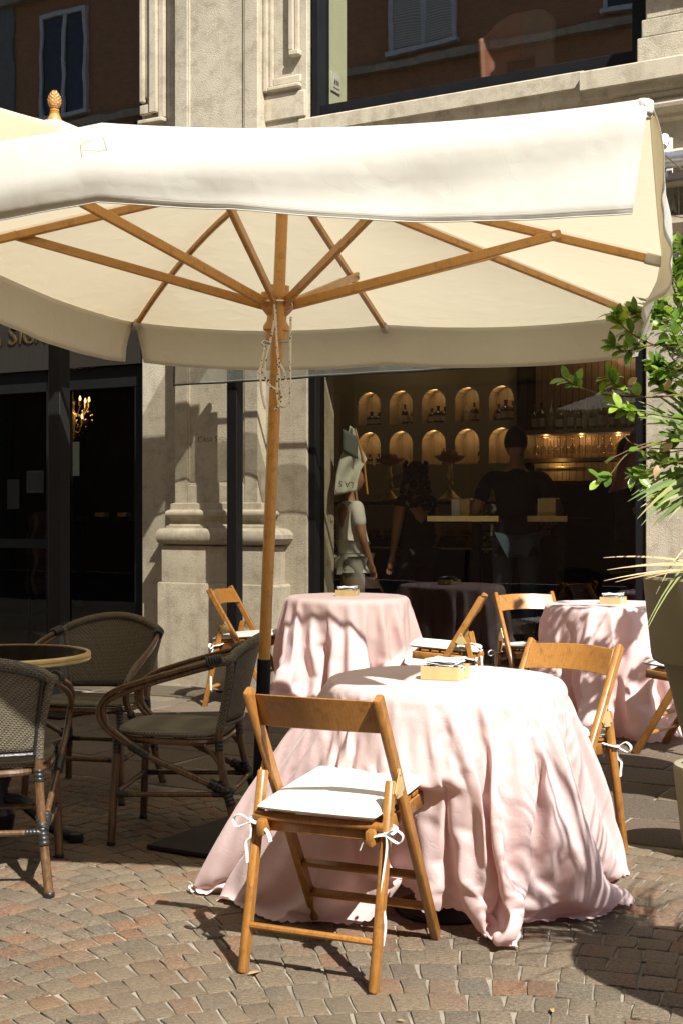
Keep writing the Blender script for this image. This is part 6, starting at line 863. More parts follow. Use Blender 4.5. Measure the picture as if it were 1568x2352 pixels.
def mouldings():
    m = MB()                                     # framed jamb at the upper left window
    m.fbox(-.205, -.165, 0, .055, 4.62, 6.6); m.fbox(-.165, -.105, 0, .03, 4.66, 6.6); m.fbox(-.105, -.03, 0, .062, 4.52, 6.6); m.fbox(-.03, .03, 0, .038, 4.48, 6.6)
    m.fbox(-.205, -.035, 0, .050, 4.52, 4.60); m.fbox(-.215, .035, 0, .068, 4.44, 4.478)
    # right of the pilaster: an L-shaped frame
    m.fbox(.97, 1.01, 0, .055, 4.52, 6.6); m.fbox(1.01, 1.045, 0, .032, 4.555, 6.6); m.fbox(1.19, 1.235, 0, .05, 4.80, 6.6); m.fbox(1.235, 1.275, 0, .03, 4.80, 6.6)
    m.fbox(1.01, 1.29, 0, .05, 4.52, 4.555); m.fbox(1.045, 1.29, 0, .028, 4.555, 4.62); m.fbox(1.20, 1.29, 0, .06, 4.755, 4.80)
    m.fbox(.965, 1.325, 0, .02, 4.30, 4.50)
    m.build('window_surround', M_STONE_S, cafe, bevel=.012)
    c = MB()                                     # sill under the upper window and its returns
    def run(u0, u1, prof):
        vs = []
        for off, z in prof: vs += [F(u0, off, z), F(u1, off, z)]
        n = len(prof); fs = [(i*2, i*2+1, i*2+3, i*2+2) for i in range(n-1)]
        vs += [F(u0, -.02, prof[0][1]), F(u1, -.02, prof[0][1]), F(u0, -.02, prof[-1][1]), F(u1, -.02, prof[-1][1])]
        k = n*2; fs += [(k, k+1, 1, 0), (n*2-2, n*2-1, k+3, k+2)]
        fs += [tuple([k] + [i*2 for i in range(n)] + [k+2]), tuple([k+3] + [i*2+1 for i in range(n-1,-1,-1)] + [k+1])]
        c.add(vs, fs)
    run(1.335, 3.52, [(.02,4.0),(.05,4.01),(.05,4.04),(.075,4.06),(.095,4.09),(.10,4.13),(.13,4.135),(.13,4.235),(.12,4.245)])
    run(3.52, 9, [(.10,4.03),(.155,4.04),(.155,4.085),(.20,4.09),(.20,4.205),(.19,4.215)])
    run(3.72, 9, [(.04,3.86),(.06,3.87),(.06,3.895)] + rnd_prof(.09, 3.90, 3.985, .045, 6) + [(.09,3.99),(.11,4.0),(.11,4.028)])
    run(3.96, 9, [(.05,3.56),(.09,3.575),(.09,3.63),(.07,3.66)])
    run(4.0, 9, [(.05,3.12),(.10,3.14),(.13,3.17),(.13,3.215),(.06,3.225)]); run(4.0, 9, [(.05,3.42),(.09,3.43),(.12,3.455),(.12,3.47),(.05,3.475)])
    c.build('sill_cornice', M_STONE_S, cafe, auto=30)
    q = MB(); q.fbox(3.87, 9, 0, .10, 4.215, 4.40); q.fbox(3.895, 9, 0, .085, 4.40, 4.52); q.fbox(3.92, 9, 0, .07, 4.52, 4.66)
    q.build('jamb_blocks', M_STONE, cafe, bevel=.010)
    r = MB()
    for z0, z1 in ((4.67, 4.73), (4.745, 4.86)):
        vs = []; pr = rnd_prof(.08, z0, z1, .06, 8)
        run_ = pr
        for off, z in pr: vs += [F(3.92, off, z), F(9, off, z)]
        n = len(pr); r.add(vs, [(i*2, i*2+1, i*2+3, i*2+2) for i in range(n-1)] + [tuple(i*2 for i in range(n))])
    r.fbox(3.92, 9, 0, .09, 4.86, 6.6); r.build('torus_moulding', M_STONE_S, cafe, auto=30)
    fz = MB()                                    # carved frieze
    for k in range(14):
        u = 4.06 + k*.085
        fz.add([F(u, .035, 3.235), F(u+.035, .055, 3.33), F(u+.07, .035, 3.235), F(u+.035, .03, 3.41), F(u+.035, .062, 3.27)], [(0,4,3),(4,2,3),(0,1,4),(1,2,4)])
        fz.fbox(u+.066, u+.078, .0, .05, 3.23, 3.415)
    fz.fbox(4.0, 9, 0, .03, 3.224, 3.42); fz.build('carved_frieze', stone_mat('weathered_stone', (.30,.265,.21)), cafe)
mouldings()

def shop_window():
    f = MB(); a, b, z0, z1 = 1.33, 3.90, .12, 2.98
    f.fbox(a, a+.062, -.16, -.02, z0, z1); f.fbox(b-.075, b, -.16, -.02, z0, z1); f.fbox(a+.062, b-.075, -.16, -.02, z1-.10, z1); f.fbox(a+.062, b-.075, -.16, -.02, z0, z0+.10)
    wf = f.build('shop_window', M_FRAME, cafe, bevel=.004)
    g = MB(); g.add([F(a+.06,-.09,z0+.09),F(b-.07,-.09,z0+.09),F(b-.07,-.09,z1-.09),F(a+.06,-.09,z1-.09)], [(0,1,2,3)])
    g.build('pane', M_GLASS, wf, smooth=False)
    u = MB(); a, b, z0, z1 = 1.36, 3.86, 4.245, 6.5
    u.fbox(a, a+.05, -.20, -.03, z0, z1); u.fbox(b-.06, b+.035, -.20, -.03, z0, z1); u.fbox(a+.05, b-.06, -.20, -.03, z0, z0+.05); u.fbox(a+.05, b-.06, -.20, -.06, z0+.05, z0+.14); u.fbox(a, b, -.20, -.03, z1, z1+.1)
    wf = u.build('upper_window', M_BLACK, cafe, bevel=.004)
    g = MB(); g.add([F(a+.04,-.15,z0+.10),F(b-.05,-.15,z0+.10),F(b-.05,-.15,z1),F(a+.04,-.15,z1)], [(0,1,2,3)]); g.build('pane', M_GLASS_UP, wf, smooth=False)
    u = MB(); a, b, z0 = -3.6, -.215, 4.44
    u.fbox(b-.05, b+.005, -.20, -.03, z0, 6.6); u.fbox(a, a+.05, -.20, -.03, z0, 6.6); u.fbox(a+.05, b-.05, -.20, -.03, z0, z0+.07); u.fbox(a+.05, b-.05, -.20, -.03, 6.5, 6.6)
    wf = u.build('upper_window', M_BLACK, cafe, bevel=.004)
    g = MB(); g.add([F(a+.04,-.15,z0+.06),F(b-.04,-.15,z0+.06),F(b-.04,-.15,6.52),F(a+.04,-.15,6.52)], [(0,1,2,3)]); g.build('pane', M_GLASS_UP, wf, smooth=False)
shop_window()
def shopfront():
    h = MB(); h.fbox(-3.6, -.215, -.20, -.03, 2.54, 3.12)
    m, t, b, o = mat('header_boards'); wv = N(t, 'ShaderNodeTexWave', bands_direction='X'); wv.inputs['Scale'].default_value = 22
    t.links.new(coords(t), wv.inputs['Vector'])
    t.links.new(ramp(t, wv.outputs[1], [(.2, (.012,.0095,.005)), (.8, (.024,.019,.011))]), b.inputs['Base Color']); b.inputs['Roughness'].default_value = .45; bump(t, b, wv.outputs[1], .4, .006)
    hd = h.build('header', m, cafe)
    f = MB()
    for u in (-3.6, -2.42, -1.30, -.275): f.fbox(u, u+.06, -.19, -.08, 0, 2.54)
    f.fbox(-3.54, -.275, -.19, -.08, 2.36, 2.537); f.fbox(-3.54, -.275, -.19, -.08, .0, .16)
    f.fbox(-2.36, -1.30, -.18, -.09, 1.02, 1.10); f.fbox(-.36, -.275, -.19, -.085, .16, 2.36); f.fbox(-1.24, -1.10, -.19, -.085, .16, 2.36)
    df = f.build('door_frame', M_FRAME, cafe, bevel=.004)
    g = MB(); g.add([F(-3.55,-.13,.1),F(-.28,-.13,.1),F(-.28,-.13,2.4),F(-3.55,-.13,2.4)], [(0,1,2,3)]); g.build('pane', M_GLASS_DOOR, df, smooth=False)
    hb = MB(); hb.tube([F(-1.2,-.05,.9),F(-1.2,-.05,1.45)], .012); hb.bar(F(-1.2,-.08,.95),F(-1.2,-.05,.95),.015,.015); hb.bar(F(-1.2,-.08,1.4),F(-1.2,-.05,1.4),.015,.015); hb.build('door_handle', M_BRASS, df)
shopfront()
def text_mesh(s, size, mat_, M, name, parent=None, depth=.004, cat=None):
    cu = bpy.data.curves.new(name, 'FONT'); cu.body = s; cu.size = size; cu.extrude = depth; cu.resolution_u = 3
    o = bpy.data.objects.new(name, cu); C.objects.link(o)
    bpy.context.view_layer.update()
    me = bpy.data.meshes.new_from_object(o.evaluated_get(bpy.context.evaluated_depsgraph_get()))
    bpy.data.objects.remove(o)
    me.transform(M); me.name = name; me.materials.clear(); me.materials.append(mat_)
    ob = bpy.data.objects.new(name, me); C.objects.link(ob)
    if parent is not None:
        me.transform(parent_matrix(parent).inverted()); ob.parent = parent
    return ob
def fmat(u, wv, z, rot=0, flip=1):               # text plane lying on the facade, facing out
    M = Matrix.Identity(4)
    M.col[0][:3] = FT*flip; M.col[1][:3] = (0,0,1); M.col[2][:3] = FN; M.col[3][:3] = F(u, wv, z)
    return M @ Matrix.Rotation(rot, 4, 'Z')
def lettering():
    # small capitals: first letters larger
    def caps(parts, u, wv, z, mt, name, depth):
        mb_objs = []; x = u
        for s, size in parts:
            o = text_mesh(s, size, mt, fmat(x, wv, z), name, None, depth)
            x += (size*.28 if s.endswith(' ') else 0) + max((M0.co - F(x, wv, z)).dot(FT) for M0 in o.data.vertices) + size*.09
            mb_objs.append(o)
        me = mb_objs[0].data; bm = bmesh.new()
        for o in mb_objs: bm.from_mesh(o.data)
        bm.to_mesh(me); bm.free()
        for o in mb_objs[1:]: bpy.data.objects.remove(o)
        me.transform(parent_matrix(cafe).inverted()); mb_objs[0].parent = cafe
        return mb_objs[0]
    caps([('C',.066),('ASA ',.052),('S',.066),('IGNORE',.052)], .402, .096, 1.872, plain('bronze_letter', (.10,.075,.05), .5, .6), 'wall_lettering', .004)
    caps([('C',.235),('ASA ',.185),('S',.235),('IGNORE',.185)], -2.26, -.026, 2.775, plain('gold_letter', (.10,.07,.025), .5, .5), 'fascia_lettering', .008)
lettering()

# ------------------------------------------------------------------ rooms behind the glass
def rooms():
    r = MB()
    r.fbox(-4.2, 4.2, -3.9, -3.6, 0, 3.1); r.fbox(-4.3, -4.2, -3.6, -.42, 0, 3.1); r.fbox(4.2, 4.3, -3.6, -.42, 0, 3.1)
    r.fbox(-4.2, 4.2, -3.6, -.42, 3.1, 3.3)
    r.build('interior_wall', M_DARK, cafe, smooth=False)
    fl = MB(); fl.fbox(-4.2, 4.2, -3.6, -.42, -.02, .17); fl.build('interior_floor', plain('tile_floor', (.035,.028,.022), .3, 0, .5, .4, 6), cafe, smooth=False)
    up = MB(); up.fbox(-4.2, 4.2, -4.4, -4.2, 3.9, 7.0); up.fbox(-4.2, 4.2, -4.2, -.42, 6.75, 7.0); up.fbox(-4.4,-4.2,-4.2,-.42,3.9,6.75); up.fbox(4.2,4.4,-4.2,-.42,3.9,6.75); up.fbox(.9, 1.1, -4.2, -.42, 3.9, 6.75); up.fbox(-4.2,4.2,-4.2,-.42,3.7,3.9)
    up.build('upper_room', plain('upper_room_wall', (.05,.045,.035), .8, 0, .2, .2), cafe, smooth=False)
    gw = MB(); gw.fbox(1.15, 1.392, -.50, -.205, 4.1, 6.75); gw.build('green_wall', plain('sage_wall', (.60,.63,.46), .7, 0, .2, .04), cafe, smooth=False)
    so_ = MB(); so_.fbox(1.392, 1.404, -.385, -.245, 4.555, 4.70); so_.fbox(1.404, 1.409, -.36, -.27, 4.585, 4.67)
    sk = so_.build('wall_socket', plain('socket_plate', (.7,.7,.66), .4), cafe, bevel=.006)
    d = MB()
    for k in range(3): d.fbox(1.409, 1.411, -.345+k*.026, -.332+k*.026, 4.61, 4.645)
    d.build('socket_insert', M_FRAME, sk)
rooms()
def niche_wall():
    # panelled wall with two rows of arched lit niches: front sheet with arched holes and boxes behind
    wv = -3.2; nb = MB(); u_c = [.163 + .356*k for k in range(5)]; hw = .128
    rows = [(2.215, 2.545), (1.805, 2.142)]
    na = 10
    def arch(uc, zb, zt):
        pts = [(uc-hw, zb)] + [(uc - hw*math.cos(math.pi*k/na), zt - hw + hw*math.sin(math.pi*k/na)) for k in range(na+1)] + [(uc+hw, zb)]
        return pts
    z_cuts = [.17, 1.60, 1.805, 2.215, 2.62, 3.1]
    # solid strips
    def sheet(u0, u1, z0, z1): nb.fbox(u0, u1, wv-.02, wv, z0, z1)
    sheet(-.4, 1.80, .17, 1.805); sheet(-.4, 1.80, 2.62, 3.1)
    for (zb, zt), ztop in zip(rows, (2.62, 2.215)):
        ue = -.4
        for uc in u_c:
            sheet(ue, uc-hw, zb, ztop)
            p = arch(uc, zb, zt)[1:-1]
            for k in range(len(p)-1):
                (ua, za), (ub, zb2) = p[k], p[k+1]
                nb.add([F(ua,wv,za),F(ub,wv,zb2),F(ub,wv,ztop),F(ua,wv,ztop)], [(0,1,2,3)])
            ue = uc+hw
        sheet(ue, 1.80, zb, ztop)
    nb.build('niche_wall', M_PLASTER, cafe, smooth=False)
    k_ = 0
    for (zb, zt) in rows:
        for uc in u_c:
            b = MB(); p = arch(uc, zb, zt); D = -.20
            vs = []
            for (u, z) in p: vs += [F(u, wv-.001, z), F(u, wv+D, z)]
            n = len(p); fs = [(i*2, i*2+1, (i*2+3) % (2*n), (i*2+2) % (2*n)) for i in range(n)]
            fs.append(tuple(i*2+1 for i in range(n)))
            b.add(vs, fs); nk = b.build('niche', M_PANELLING, cafe, smooth=False)
            L = bpy.data.lights.new('niche_lamp', 'POINT'); L.energy = .30*rnd.uniform(.8,1.15) if zb < 2 else .20*rnd.uniform(.8,1.15); L.color = (1, .70, .36); L.shadow_soft_size = .02
            lo = bpy.data.objects.new('niche_lamp', L); C.objects.link(lo); lo.location = F(uc, wv-.05, zt-.022)
    # glass rack and bottle shelf bay
    s = MB(); s.fbox(1.80, 1.84, -3.2, -3.05, .17, 3.1); s.build('bay_divider', M_BLACK, cafe)
    sl_ = MB()
    for k in range(22):
        u = 1.86 + k*.062; sl_.fbox(u, u+.055, -3.42, -3.40, 1.6, 3.1)
    sl_.build('slat_panelling', plain('slat_wood', (.30,.20,.11), .5), cafe)
    sh = MB(); sh.fbox(1.845, 3.3, -3.40, -3.1, 2.06, 2.10); sh.fbox(1.845, 3.3, -3.40, -3.1, 1.80, 1.835); sh.fbox(1.845,1.86,-3.40,-3.1,1.835,2.06); sh.build('bar_shelf', plain('shelf_paint', (.10,.08,.05), .5), cafe)
    dr = MB(); dr.fbox(1.95, 3.2, -3.30, -3.12, 1.62, 1.79)
    for k in range(18): dr.fbox(1.955+k*.069, 2.018+k*.069, -3.12, -3.11, 1.625, 1.785)
    dw = dr.build('drawer', M_PANELLING, cafe); hd = MB(); hd.tube([F(2.0,-3.08,1.75),F(2.45,-3.08,1.75)], .008); hd.bar(F(2.02,-3.12,1.75),F(2.02,-3.08,1.75),.012,.012); hd.bar(F(2.43,-3.12,1.75),F(2.43,-3.08,1.75),.012,.012); hd.build('handle', M_BRASS, dw)
    for u in (2.0, 2.35, 2.7, 3.05):
        L = bpy.data.lights.new('rack_lamp', 'POINT'); L.energy = .45; L.color = (1, .60, .25); L.shadow_soft_size = .02
        lo = bpy.data.objects.new('rack_lamp', L); C.objects.link(lo); lo.location = F(u, -3.3, 2.035)
    L = bpy.data.lights.new('slat_lamp', 'POINT'); L.energy = 2.5; L.color = (1, .66, .3); L.shadow_soft_size = .03
    lo = bpy.data.objects.new('slat_lamp', L); C.objects.link(lo); lo.location = F(2.72, -3.28, 2.95)
    for u in (2.2, 2.9):
        L = bpy.data.lights.new('drawer_lamp', 'POINT'); L.energy = .5; L.color = (1, .58, .2); L.shadow_soft_size = .02
        lo = bpy.data.objects.new('drawer_lamp', L); C.objects.link(lo); lo.location = F(u, -3.0, 1.81)
    for u in (.7, 2.3):                           # unseen fill lights, added to lift the dim room
        L = bpy.data.lights.new('interior_fill', 'POINT'); L.energy = 1.3; L.color = (1, .76, .46); L.shadow_soft_size = .05
        lo = bpy.data.objects.new('interior_fill', L); C.objects.link(lo); lo.location = F(u, -2.5, 3.02)
niche_wall()
# ------------------------------------------------------------------ parasols
def parasol(name, label, E, apex, hub, foot, sag=.035, val=.21, canvas=M_CANVAS, detail=True, bow=None, flare=None, crown=True):
    """E: eight rim points in order (corner, mid, corner ...); apex: crown point; hub: strut collar on the pole"""
    root = thing(name, label, 'parasol', (foot[0], foot[1], 0), 0, 'parasols over the terrace')
    E = [Vector(e) for e in E]; A = Vector(apex); foot = Vector(foot); hub = Vector(hub)
    bow = bow or [0]*8
    ns, ntt = 16, 12; mb = MB()
    def rimpt(i, t):
        p = E[i].lerp(E[(i+1) % 8], t); p.z -= sag*4*t*(1-t); return p
    def P(i, t, s):
        e = rimpt(i, t); p = A.lerp(e, s); p.z -= 0.02*4*t*(1-t)*s*(1-s)*4*.5
        p.z += (bow[i]*(1-t) + bow[(i+1)%8]*t)*4*s*(1-s)
        return p
    for i in range(8):
        mb.grid(lambda a, b, i=i: P(i, a/ntt, .02 + .98*b/ns), ntt+1, ns+1)
    top = mb.build('canopy', canvas, root, auto=24)
    C2 = A.copy(); C2.z = 0
    rr = random.Random(23)
    for side in range(4):                        # a hanging panel on each side, open at the corners
        ia = side*2; mbv = MB(); nu, nv = 48, 9
        ph = [rr.uniform(0, 6.28) for _ in range(4)]
        a, b = E[ia], E[(ia+2) % 8]; n = Vector(((b-a).y, -(b-a).x, 0)).normalized()
        if n.dot(E[(ia+1) % 8] - C2) < 0: n = -n
        along = (b-a).normalized()
        fl = flare[side] if flare else (0.0, .0, 1.0)
        fo = (lambda t: .035 if t < .65 else (.035 - .10*min(1, (t-.65)/.3))) if flare and side == 1 else (lambda t: fl[1])
        def V(i, j, ia=ia):
            t = i/nu*2; k = 0 if t < 1 else 1; tt = min(t-k, 1.0)
            p = rimpt((ia+k) % 8, tt); d = j/nv
            e = abs(t-1)
            wob = (.007*math.sin(t*7+ph[0]) + .006*math.sin(t*15+ph[1]) + .004*math.sin(t*31+ph[2]))*d + .007*math.sin(t*3+ph[3])*math.sin(math.pi*d)
            belly = fl[0]*math.sin(math.pi*min(1, d*1.05))*(1 - e*.6)
            fold = (.013*math.exp(-((d - .10 - .55*(2-t))/.26)**2) - .012*math.exp(-((d - .45 - .60*(2-t))/.28)**2)) if flare and side == 0 else 0
            q = p + n*(.004*min(1, d*5) + wob + belly + fo(t)*d + fold*min(1, d*4)) + Vector((0, 0, .002 if j == 0 else 0))
            h = val*(fl[2] + .012*math.sin(t*5+ph[1])) + (.075*max(0, (t-1.25)/.75) if flare and side == 0 else 0) - (.03*max(0, (t-.3)/1.7) if flare and side == 3 else 0)
            q.z -= h*d
            q += along*((.04 if t < 1 else -.04)*d*max(0, e-.8)/.2)
            return q
        mbv.grid(V, nu+1, nv+1)
        vo = mbv.build('valance', canvas, root, auto=60, solid=.0012)
        hm = MB(); hm.tube([V(i, nv) - n*0 for i in range(nu+1)], .0018, 5)
        if detail:
            st = [V(i, nv) + n*.0016 + Vector((0,0,.014)) for i in range(nu+1)]
            hm.tube(st, .0007, 4)
        hm.build('hem', canvas, vo)
    if detail:                                    # soft pockets that close the canopy corners
        for i in (0, 2, 4, 6):
            e = E[i]; o = Vector((e.x-C2.x, e.y-C2.y, 0)).normalized(); a0 = math.atan2(o.y, o.x); kk = MB()
            def K(p, q, e=e, o=o, a0=a0):
                a = a0 + R(78)*(-1 + 2*p/14); v = q/7; r = .026*math.sin(min(1, v*2.6)*math.pi/2) + .002*math.sin(p*1.7+q)*v
                return e - o*.022 + Vector((math.cos(a), math.sin(a), 0))*r + Vector((0, 0, .004 - .045*max(0, v-.2) - .004*v))
            kk.grid(K, 15, 8); kk.build('corner_pocket', canvas, root, auto=60, solid=.0015)
    # ribs under the canopy, struts from the collar
    axis = (A - foot).normalized()
    for i in range(8):
        mid = i % 2 == 1
        e = E[i].copy(); L = (e - A).length; tj = (1.07 if mid else 1.12)/L
        off = Vector((0, 0, -.028)); n = 9
        pts = []
        for k in range(n):
            s = .03 + (.995-.03)*k/(n-1); p = A.lerp(e, s) + off; p.z += bow[i]*4*s*(1-s); pts.append(p)
        side = Vector((-(e-A).y, (e-A).x, 0)).normalized()
        rb = MB()
        if bow[i]:
            rb.tube(smooth_path(pts, 3), .0145, 8, True)
        else: rb.bar(pts[0], pts[-1], .022, .032, side)
        rib = rb.build('rib', M_UWOOD, root)
        if detail:
            cap = MB(); d = (pts[-1]-pts[-2]).normalized(); cap.bar(pts[-1]-d*.06, pts[-1]+d*.012, .032, .040, side); cap.build('rib_pocket', canvas, rib)
        J = A.lerp(e, tj) + off*1.1; J.z += bow[i]*4*tj*(1-tj)
        sd = side*(.024 if i in (0, 2, 1) else -.024)
        hp = hub + Vector(((e-A).x, (e-A).y, 0)).normalized()*.055
        sb = MB(); d = (J-hp).normalized(); sb.bar(hp + sd*.3, J + sd + d*.03, .020, .036, side)
        strut = sb.build('strut', M_UWOOD, root)
        if detail:
            bo = MB(); bo.tube([J + sd*1.0 - side*.017, J + sd*1.0 + side*.017], .008, 10); bo.build('rivet', M_STEEL, strut)
    pole = MB(); pole.tube([foot.lerp(A, .26), foot.lerp(A, .5), foot.lerp(A, .8), A + axis*.03], [.0235, .0235, .0235, .0235], 18); pole.build('pole', M_UWOOD, root)
    q = axis.to_track_quat('Z', 'Y').to_matrix()
    hb = MB(); hb.lathe([(.026,-.145),(.042,-.145),(.043,-.105),(.052,-.10),(.052,-.085),(.040,-.065),(.038,-.045),(.047,-.035),(.060,-.02),(.066,.0),(.066,.045),(.045,.05),(.045,.075),(.026,.078)], 24, hub, M=q)
    hb.build('collar', M_UWOOD, root)
    tp = MB(); tp.lathe([(.05,-.08),(.055,-.03),(.04,.0),(.03,.02),(.034,.03),(.02,.04)], 20, A, M=q); tp.build('top_hub', M_UWOOD, root)
    sv = MB(); sv.tube([foot + axis*.0, foot.lerp(A, .275)], .0275, 16); sv.build('ground_sleeve', M_BLACK, root)
    bp = MB(); cx = foot; Mx = Matrix.Translation(Vector((cx.x, cx.y, 0))) @ Matrix.Rotation(FROT, 4, 'Z')
    bp.box(-.31, .31, -.31, .31, .004, .022, Mx); bp.build('base_plate', plain('rusty_plate', (.020,.017,.015), .6, .3, .4, .35, 6, .3, 30), root, bevel=.004)
    if not crown: return root
    fn = MB(); prof = [(.012,.03),(.030,.04),(.032,.05),(.018,.058)]
    fn.lathe(prof, 16, A, M=q)
    gr = 10
    for k in range(gr):                           # pine cone: rows of scales
        t = (k+.5)/gr; rad = .042*math.sin(math.pi*(.16+.80*t))**.8; z = .060 + .115*t
        for m_ in range(9):
            a = 2*math.pi*(m_ + .5*(k % 2))/9; c = A + q @ Vector((rad*math.cos(a), rad*math.sin(a), z))
            o = q @ Vector((math.cos(a), math.sin(a), .5)); sx = q @ Vector((-math.sin(a), math.cos(a), 0)); up = q @ Vector((0,0,1)); r_ = .3*rad + .004
            fn.add([c - sx*r_ - up*.002, c - up*.010, c + sx*r_ - up*.002, c + up*.012 + o*.002, c + o*.006], [(0,1,4),(1,2,4),(2,3,4),(3,0,4)])
    fn.lathe([(.02,.06),(.036,.08),(.040,.105),(.034,.14),(.018,.170),(.0,.18)], 14, A, M=q)
    fn.build('finial', M_UWOOD, root, auto=20)
    return root
Z = 2.30
RIM = [(-1.90,3.68,Z),(-.61,3.33,Z),(.745,3.17,Z+.012),(1.225,5.0,Z),(1.505,6.45,Z),(.23,6.82,Z),(-1.065,6.74,Z),(-1.565,5.14,Z+.065)]
main_u = parasol('parasol', 'large cream parasol on a leaning wooden pole, roofing the pink table and the rattan chairs',
    RIM, (-.223,5.10,2.665), (-.253,5.17,2.135), (-.335,5.20,.0), sag=.038, val=.205, bow=[0,0,0,0,0,0,.085,0], crown=False,
    flare=[(.016,.03,1.02),(.02,.09,1.0),(.02,.01,1.0),(.02,.03,1.0)])
def fittings():                                   # rope loops, pin and eyes on the main parasol
    m, t, b, o = mat('flecked_rope'); v = coords(t)
    vo = N(t, 'ShaderNodeTexVoronoi'); vo.inputs['Scale'].default_value = 75; t.links.new(v, vo.inputs['Vector'])
    t.links.new(ramp(t, vo.outputs[0], [(.26, (.05,.02,.012)), (.34, (.74,.68,.58))]), b.inputs['Base Color']); b.inputs['Roughness'].default_value = .9
    bump(t, b, noise(t, v, 300, 2), .5, .002)
    Y = 5.085
    pts = [(634,690),(641,720),(636,760),(624,830),(612,870),(606,895),(604,905)]
    r = MB(); W = lambda L, Yv=Y: smooth_path([at(x, y, Yv) for x, y in L], 6)
    r.tube(W([(626,688),(631,705),(633,722),(629,745),(621,785),(612,820),(609,848),(610,866),(617,882),(630,892),(645,894),(655,884),(657,870),(651,850),(643,836),(638,815),(636,785),(634,750),(632,715),(629,694)]), .0046, 8)
    r.tube(W([(668,728),(668,760),(667,800),(667,850),(667,890),(667,915),(660,930),(650,934),(641,926),(637,905),(637,880),(640,855)]), .0046, 8)
    r.tube(W([(609,792),(606,815),(601,835),(598,853),(599,880),(602,905),(606,925),(611,940)]), .0046, 8)
    r.tube(W([(639,830),(642,860),(645,885),(647,905),(644,925),(632,942)]), .0046, 8)
    r.tube(W([(598,850),(602,846),(607,850),(604,857),(597,858),(595,853),(600,848),(606,853)]), .005, 8)
    r.build('rope', m, main_u)
    p = MB(); p.tube([at(610,787,5.13), at(664,784,5.09)], .005, 10); p.tube(W([(616,786),(608,783),(603,788),(608,796),(614,800)], 5.10), .0035, 8); p.build('locking_pin', M_STEEL, main_u)
    e = MB(); c = at(651, 690, 5.12)
    for k in (0, 1): e.tube([c + Vector((.016*math.cos(a*.5236) + k*.02, .004*k, .016*math.sin(a*.5236) - k*.022)) for a in range(13)], .003, 8)
    ax = (at(636,716,5.15)); e.tube([ax + Vector((.0675*math.cos(a*.2618), .0675*math.sin(a*.2618), .034)) for a in range(25)], .003, 6); e.build('wire_ring', M_STEEL, main_u)
    pt = MB()                                    # sewn patch on the front panel
    c = at(220, 321, 3.30); s = .030
    for (x0, z0, x1, z1) in ((-s,-s,s,-s*.9),(s,-s*.9,s*.9,s),(s*.9,s,-s*.9,s*.92),(-s*.9,s*.92,-s,-s)):
        pt.tube([c + Vector((x0, -.008, z0)), c + Vector((x1, -.008, z1))], .0007, 4)
    pt.build('stitched_patch', M_LINE, main_u)
fittings()
def simple_rim(cx, cy, h, z, rot):
    out = []
    for (x, y) in ((-h,-h),(0,-h),(h,-h),(h,0),(h,h),(0,h),(-h,h),(-h,0)):
        out.append((cx + x*math.cos(rot) - y*math.sin(rot), cy + x*math.sin(rot) + y*math.cos(rot), z))
    return out
parasol('parasol', 'tall parasol by the shopfront, its carved pine cone finial showing over the front canopy',
    simple_rim(-1.90, 8.72, 1.0, 3.46, FROT), (-1.93, 8.80, 3.985), (-1.90, 8.74, 3.1), (-1.90, 8.72, 0), detail=False)
parasol('parasol', 'tan parasol whose sunlit slope shows above the front canopy at the far left',
    simple_rim(-2.62, 6.6, 1.5, 3.07, FROT), (-2.62, 6.6, 3.50), (-2.62, 6.6, 2.8), (-2.62, 6.6, 0), detail=False, canvas=M_CANVAS2)

# ------------------------------------------------------------------ pergola frame with clear vinyl blinds, folding-arm awning
def pergola():
    root = thing('pergola_frame', 'black steel pergola frame with two square posts before the stone pilaster', 'pergola', F(.72, 1.0, 0), FROT)
    for (u, wv) in ((.545, 1.86), (.950, .40)):
        p = MB(); p.fbox(u-.05, u+.05, wv-.05, wv+.05, .0, 2.62) if wv > 1 else p.fbox(u-.043, u+.043, wv-.043, wv+.043, .0, 2.62)
        po = p.build('post', M_GREYMETAL if wv > 1 else M_FRAME, root, bevel=.004)
        f = MB(); f.fbox(u-.10, u+.10, wv-.10, wv+.10, .004, .014); f.build('foot_plate', M_BLACK, po, bevel=.003)
    b = MB(); b.bar(F(.545,1.86,2.67), F(-3.6,1.86,2.67), .10, .10, FN); b.bar(F(.56,1.80,2.67), F(.93,.36,2.67), .05, .06, FT); b.bar(F(1.02,.42,2.67), F(3.6,.42,2.67), .02, .02, FN)
    b.build('beam', M_FRAME, root)
pergola()
def vinyl(label, u0, u1, wv, z0, z1):
    m = MB(); n = 40
    V = lambda i, j: F(u0 + (u1-u0)*i/n, wv + .010*math.sin(i*.9) + .014*math.sin(i*.37+1)*(1-j/4), z0 + (z1-z0)*j/4)
    m.grid(V, n+1, 5); r = thing('vinyl_blind', label, 'blind', F((u0+u1)/2, wv, z0), FROT, 'clear vinyl blinds')
    m.build('clear_sheet', M_PVC, r)
    h = MB(); h.tube([V(i, 0) for i in range(n+1)], .0065, 6); h.tube([V(0, j) for j in range(5)], .005, 6); h.tube([V(n, j) for j in range(5)], .005, 6)
    h.build('black_hem', M_WRAP, r); s = MB(); s.tube([V(i, 0) + FN*.004 + Vector((0,0,.012)) for i in range(n+1)], .0012, 4); s.build('stitching', M_LINE, r)
vinyl('clear vinyl blind with a black hem hanging behind the parasol pole', .455, 3.5, .47, 2.280, 2.62)
vinyl('short rolled end of clear vinyl at the far left under the canopy', -.9, .085, 1.93, 2.575, 2.64)
vinyl('narrow strip of clear vinyl beside the left steel post', .29, .44, 1.93, 2.545, 2.64)
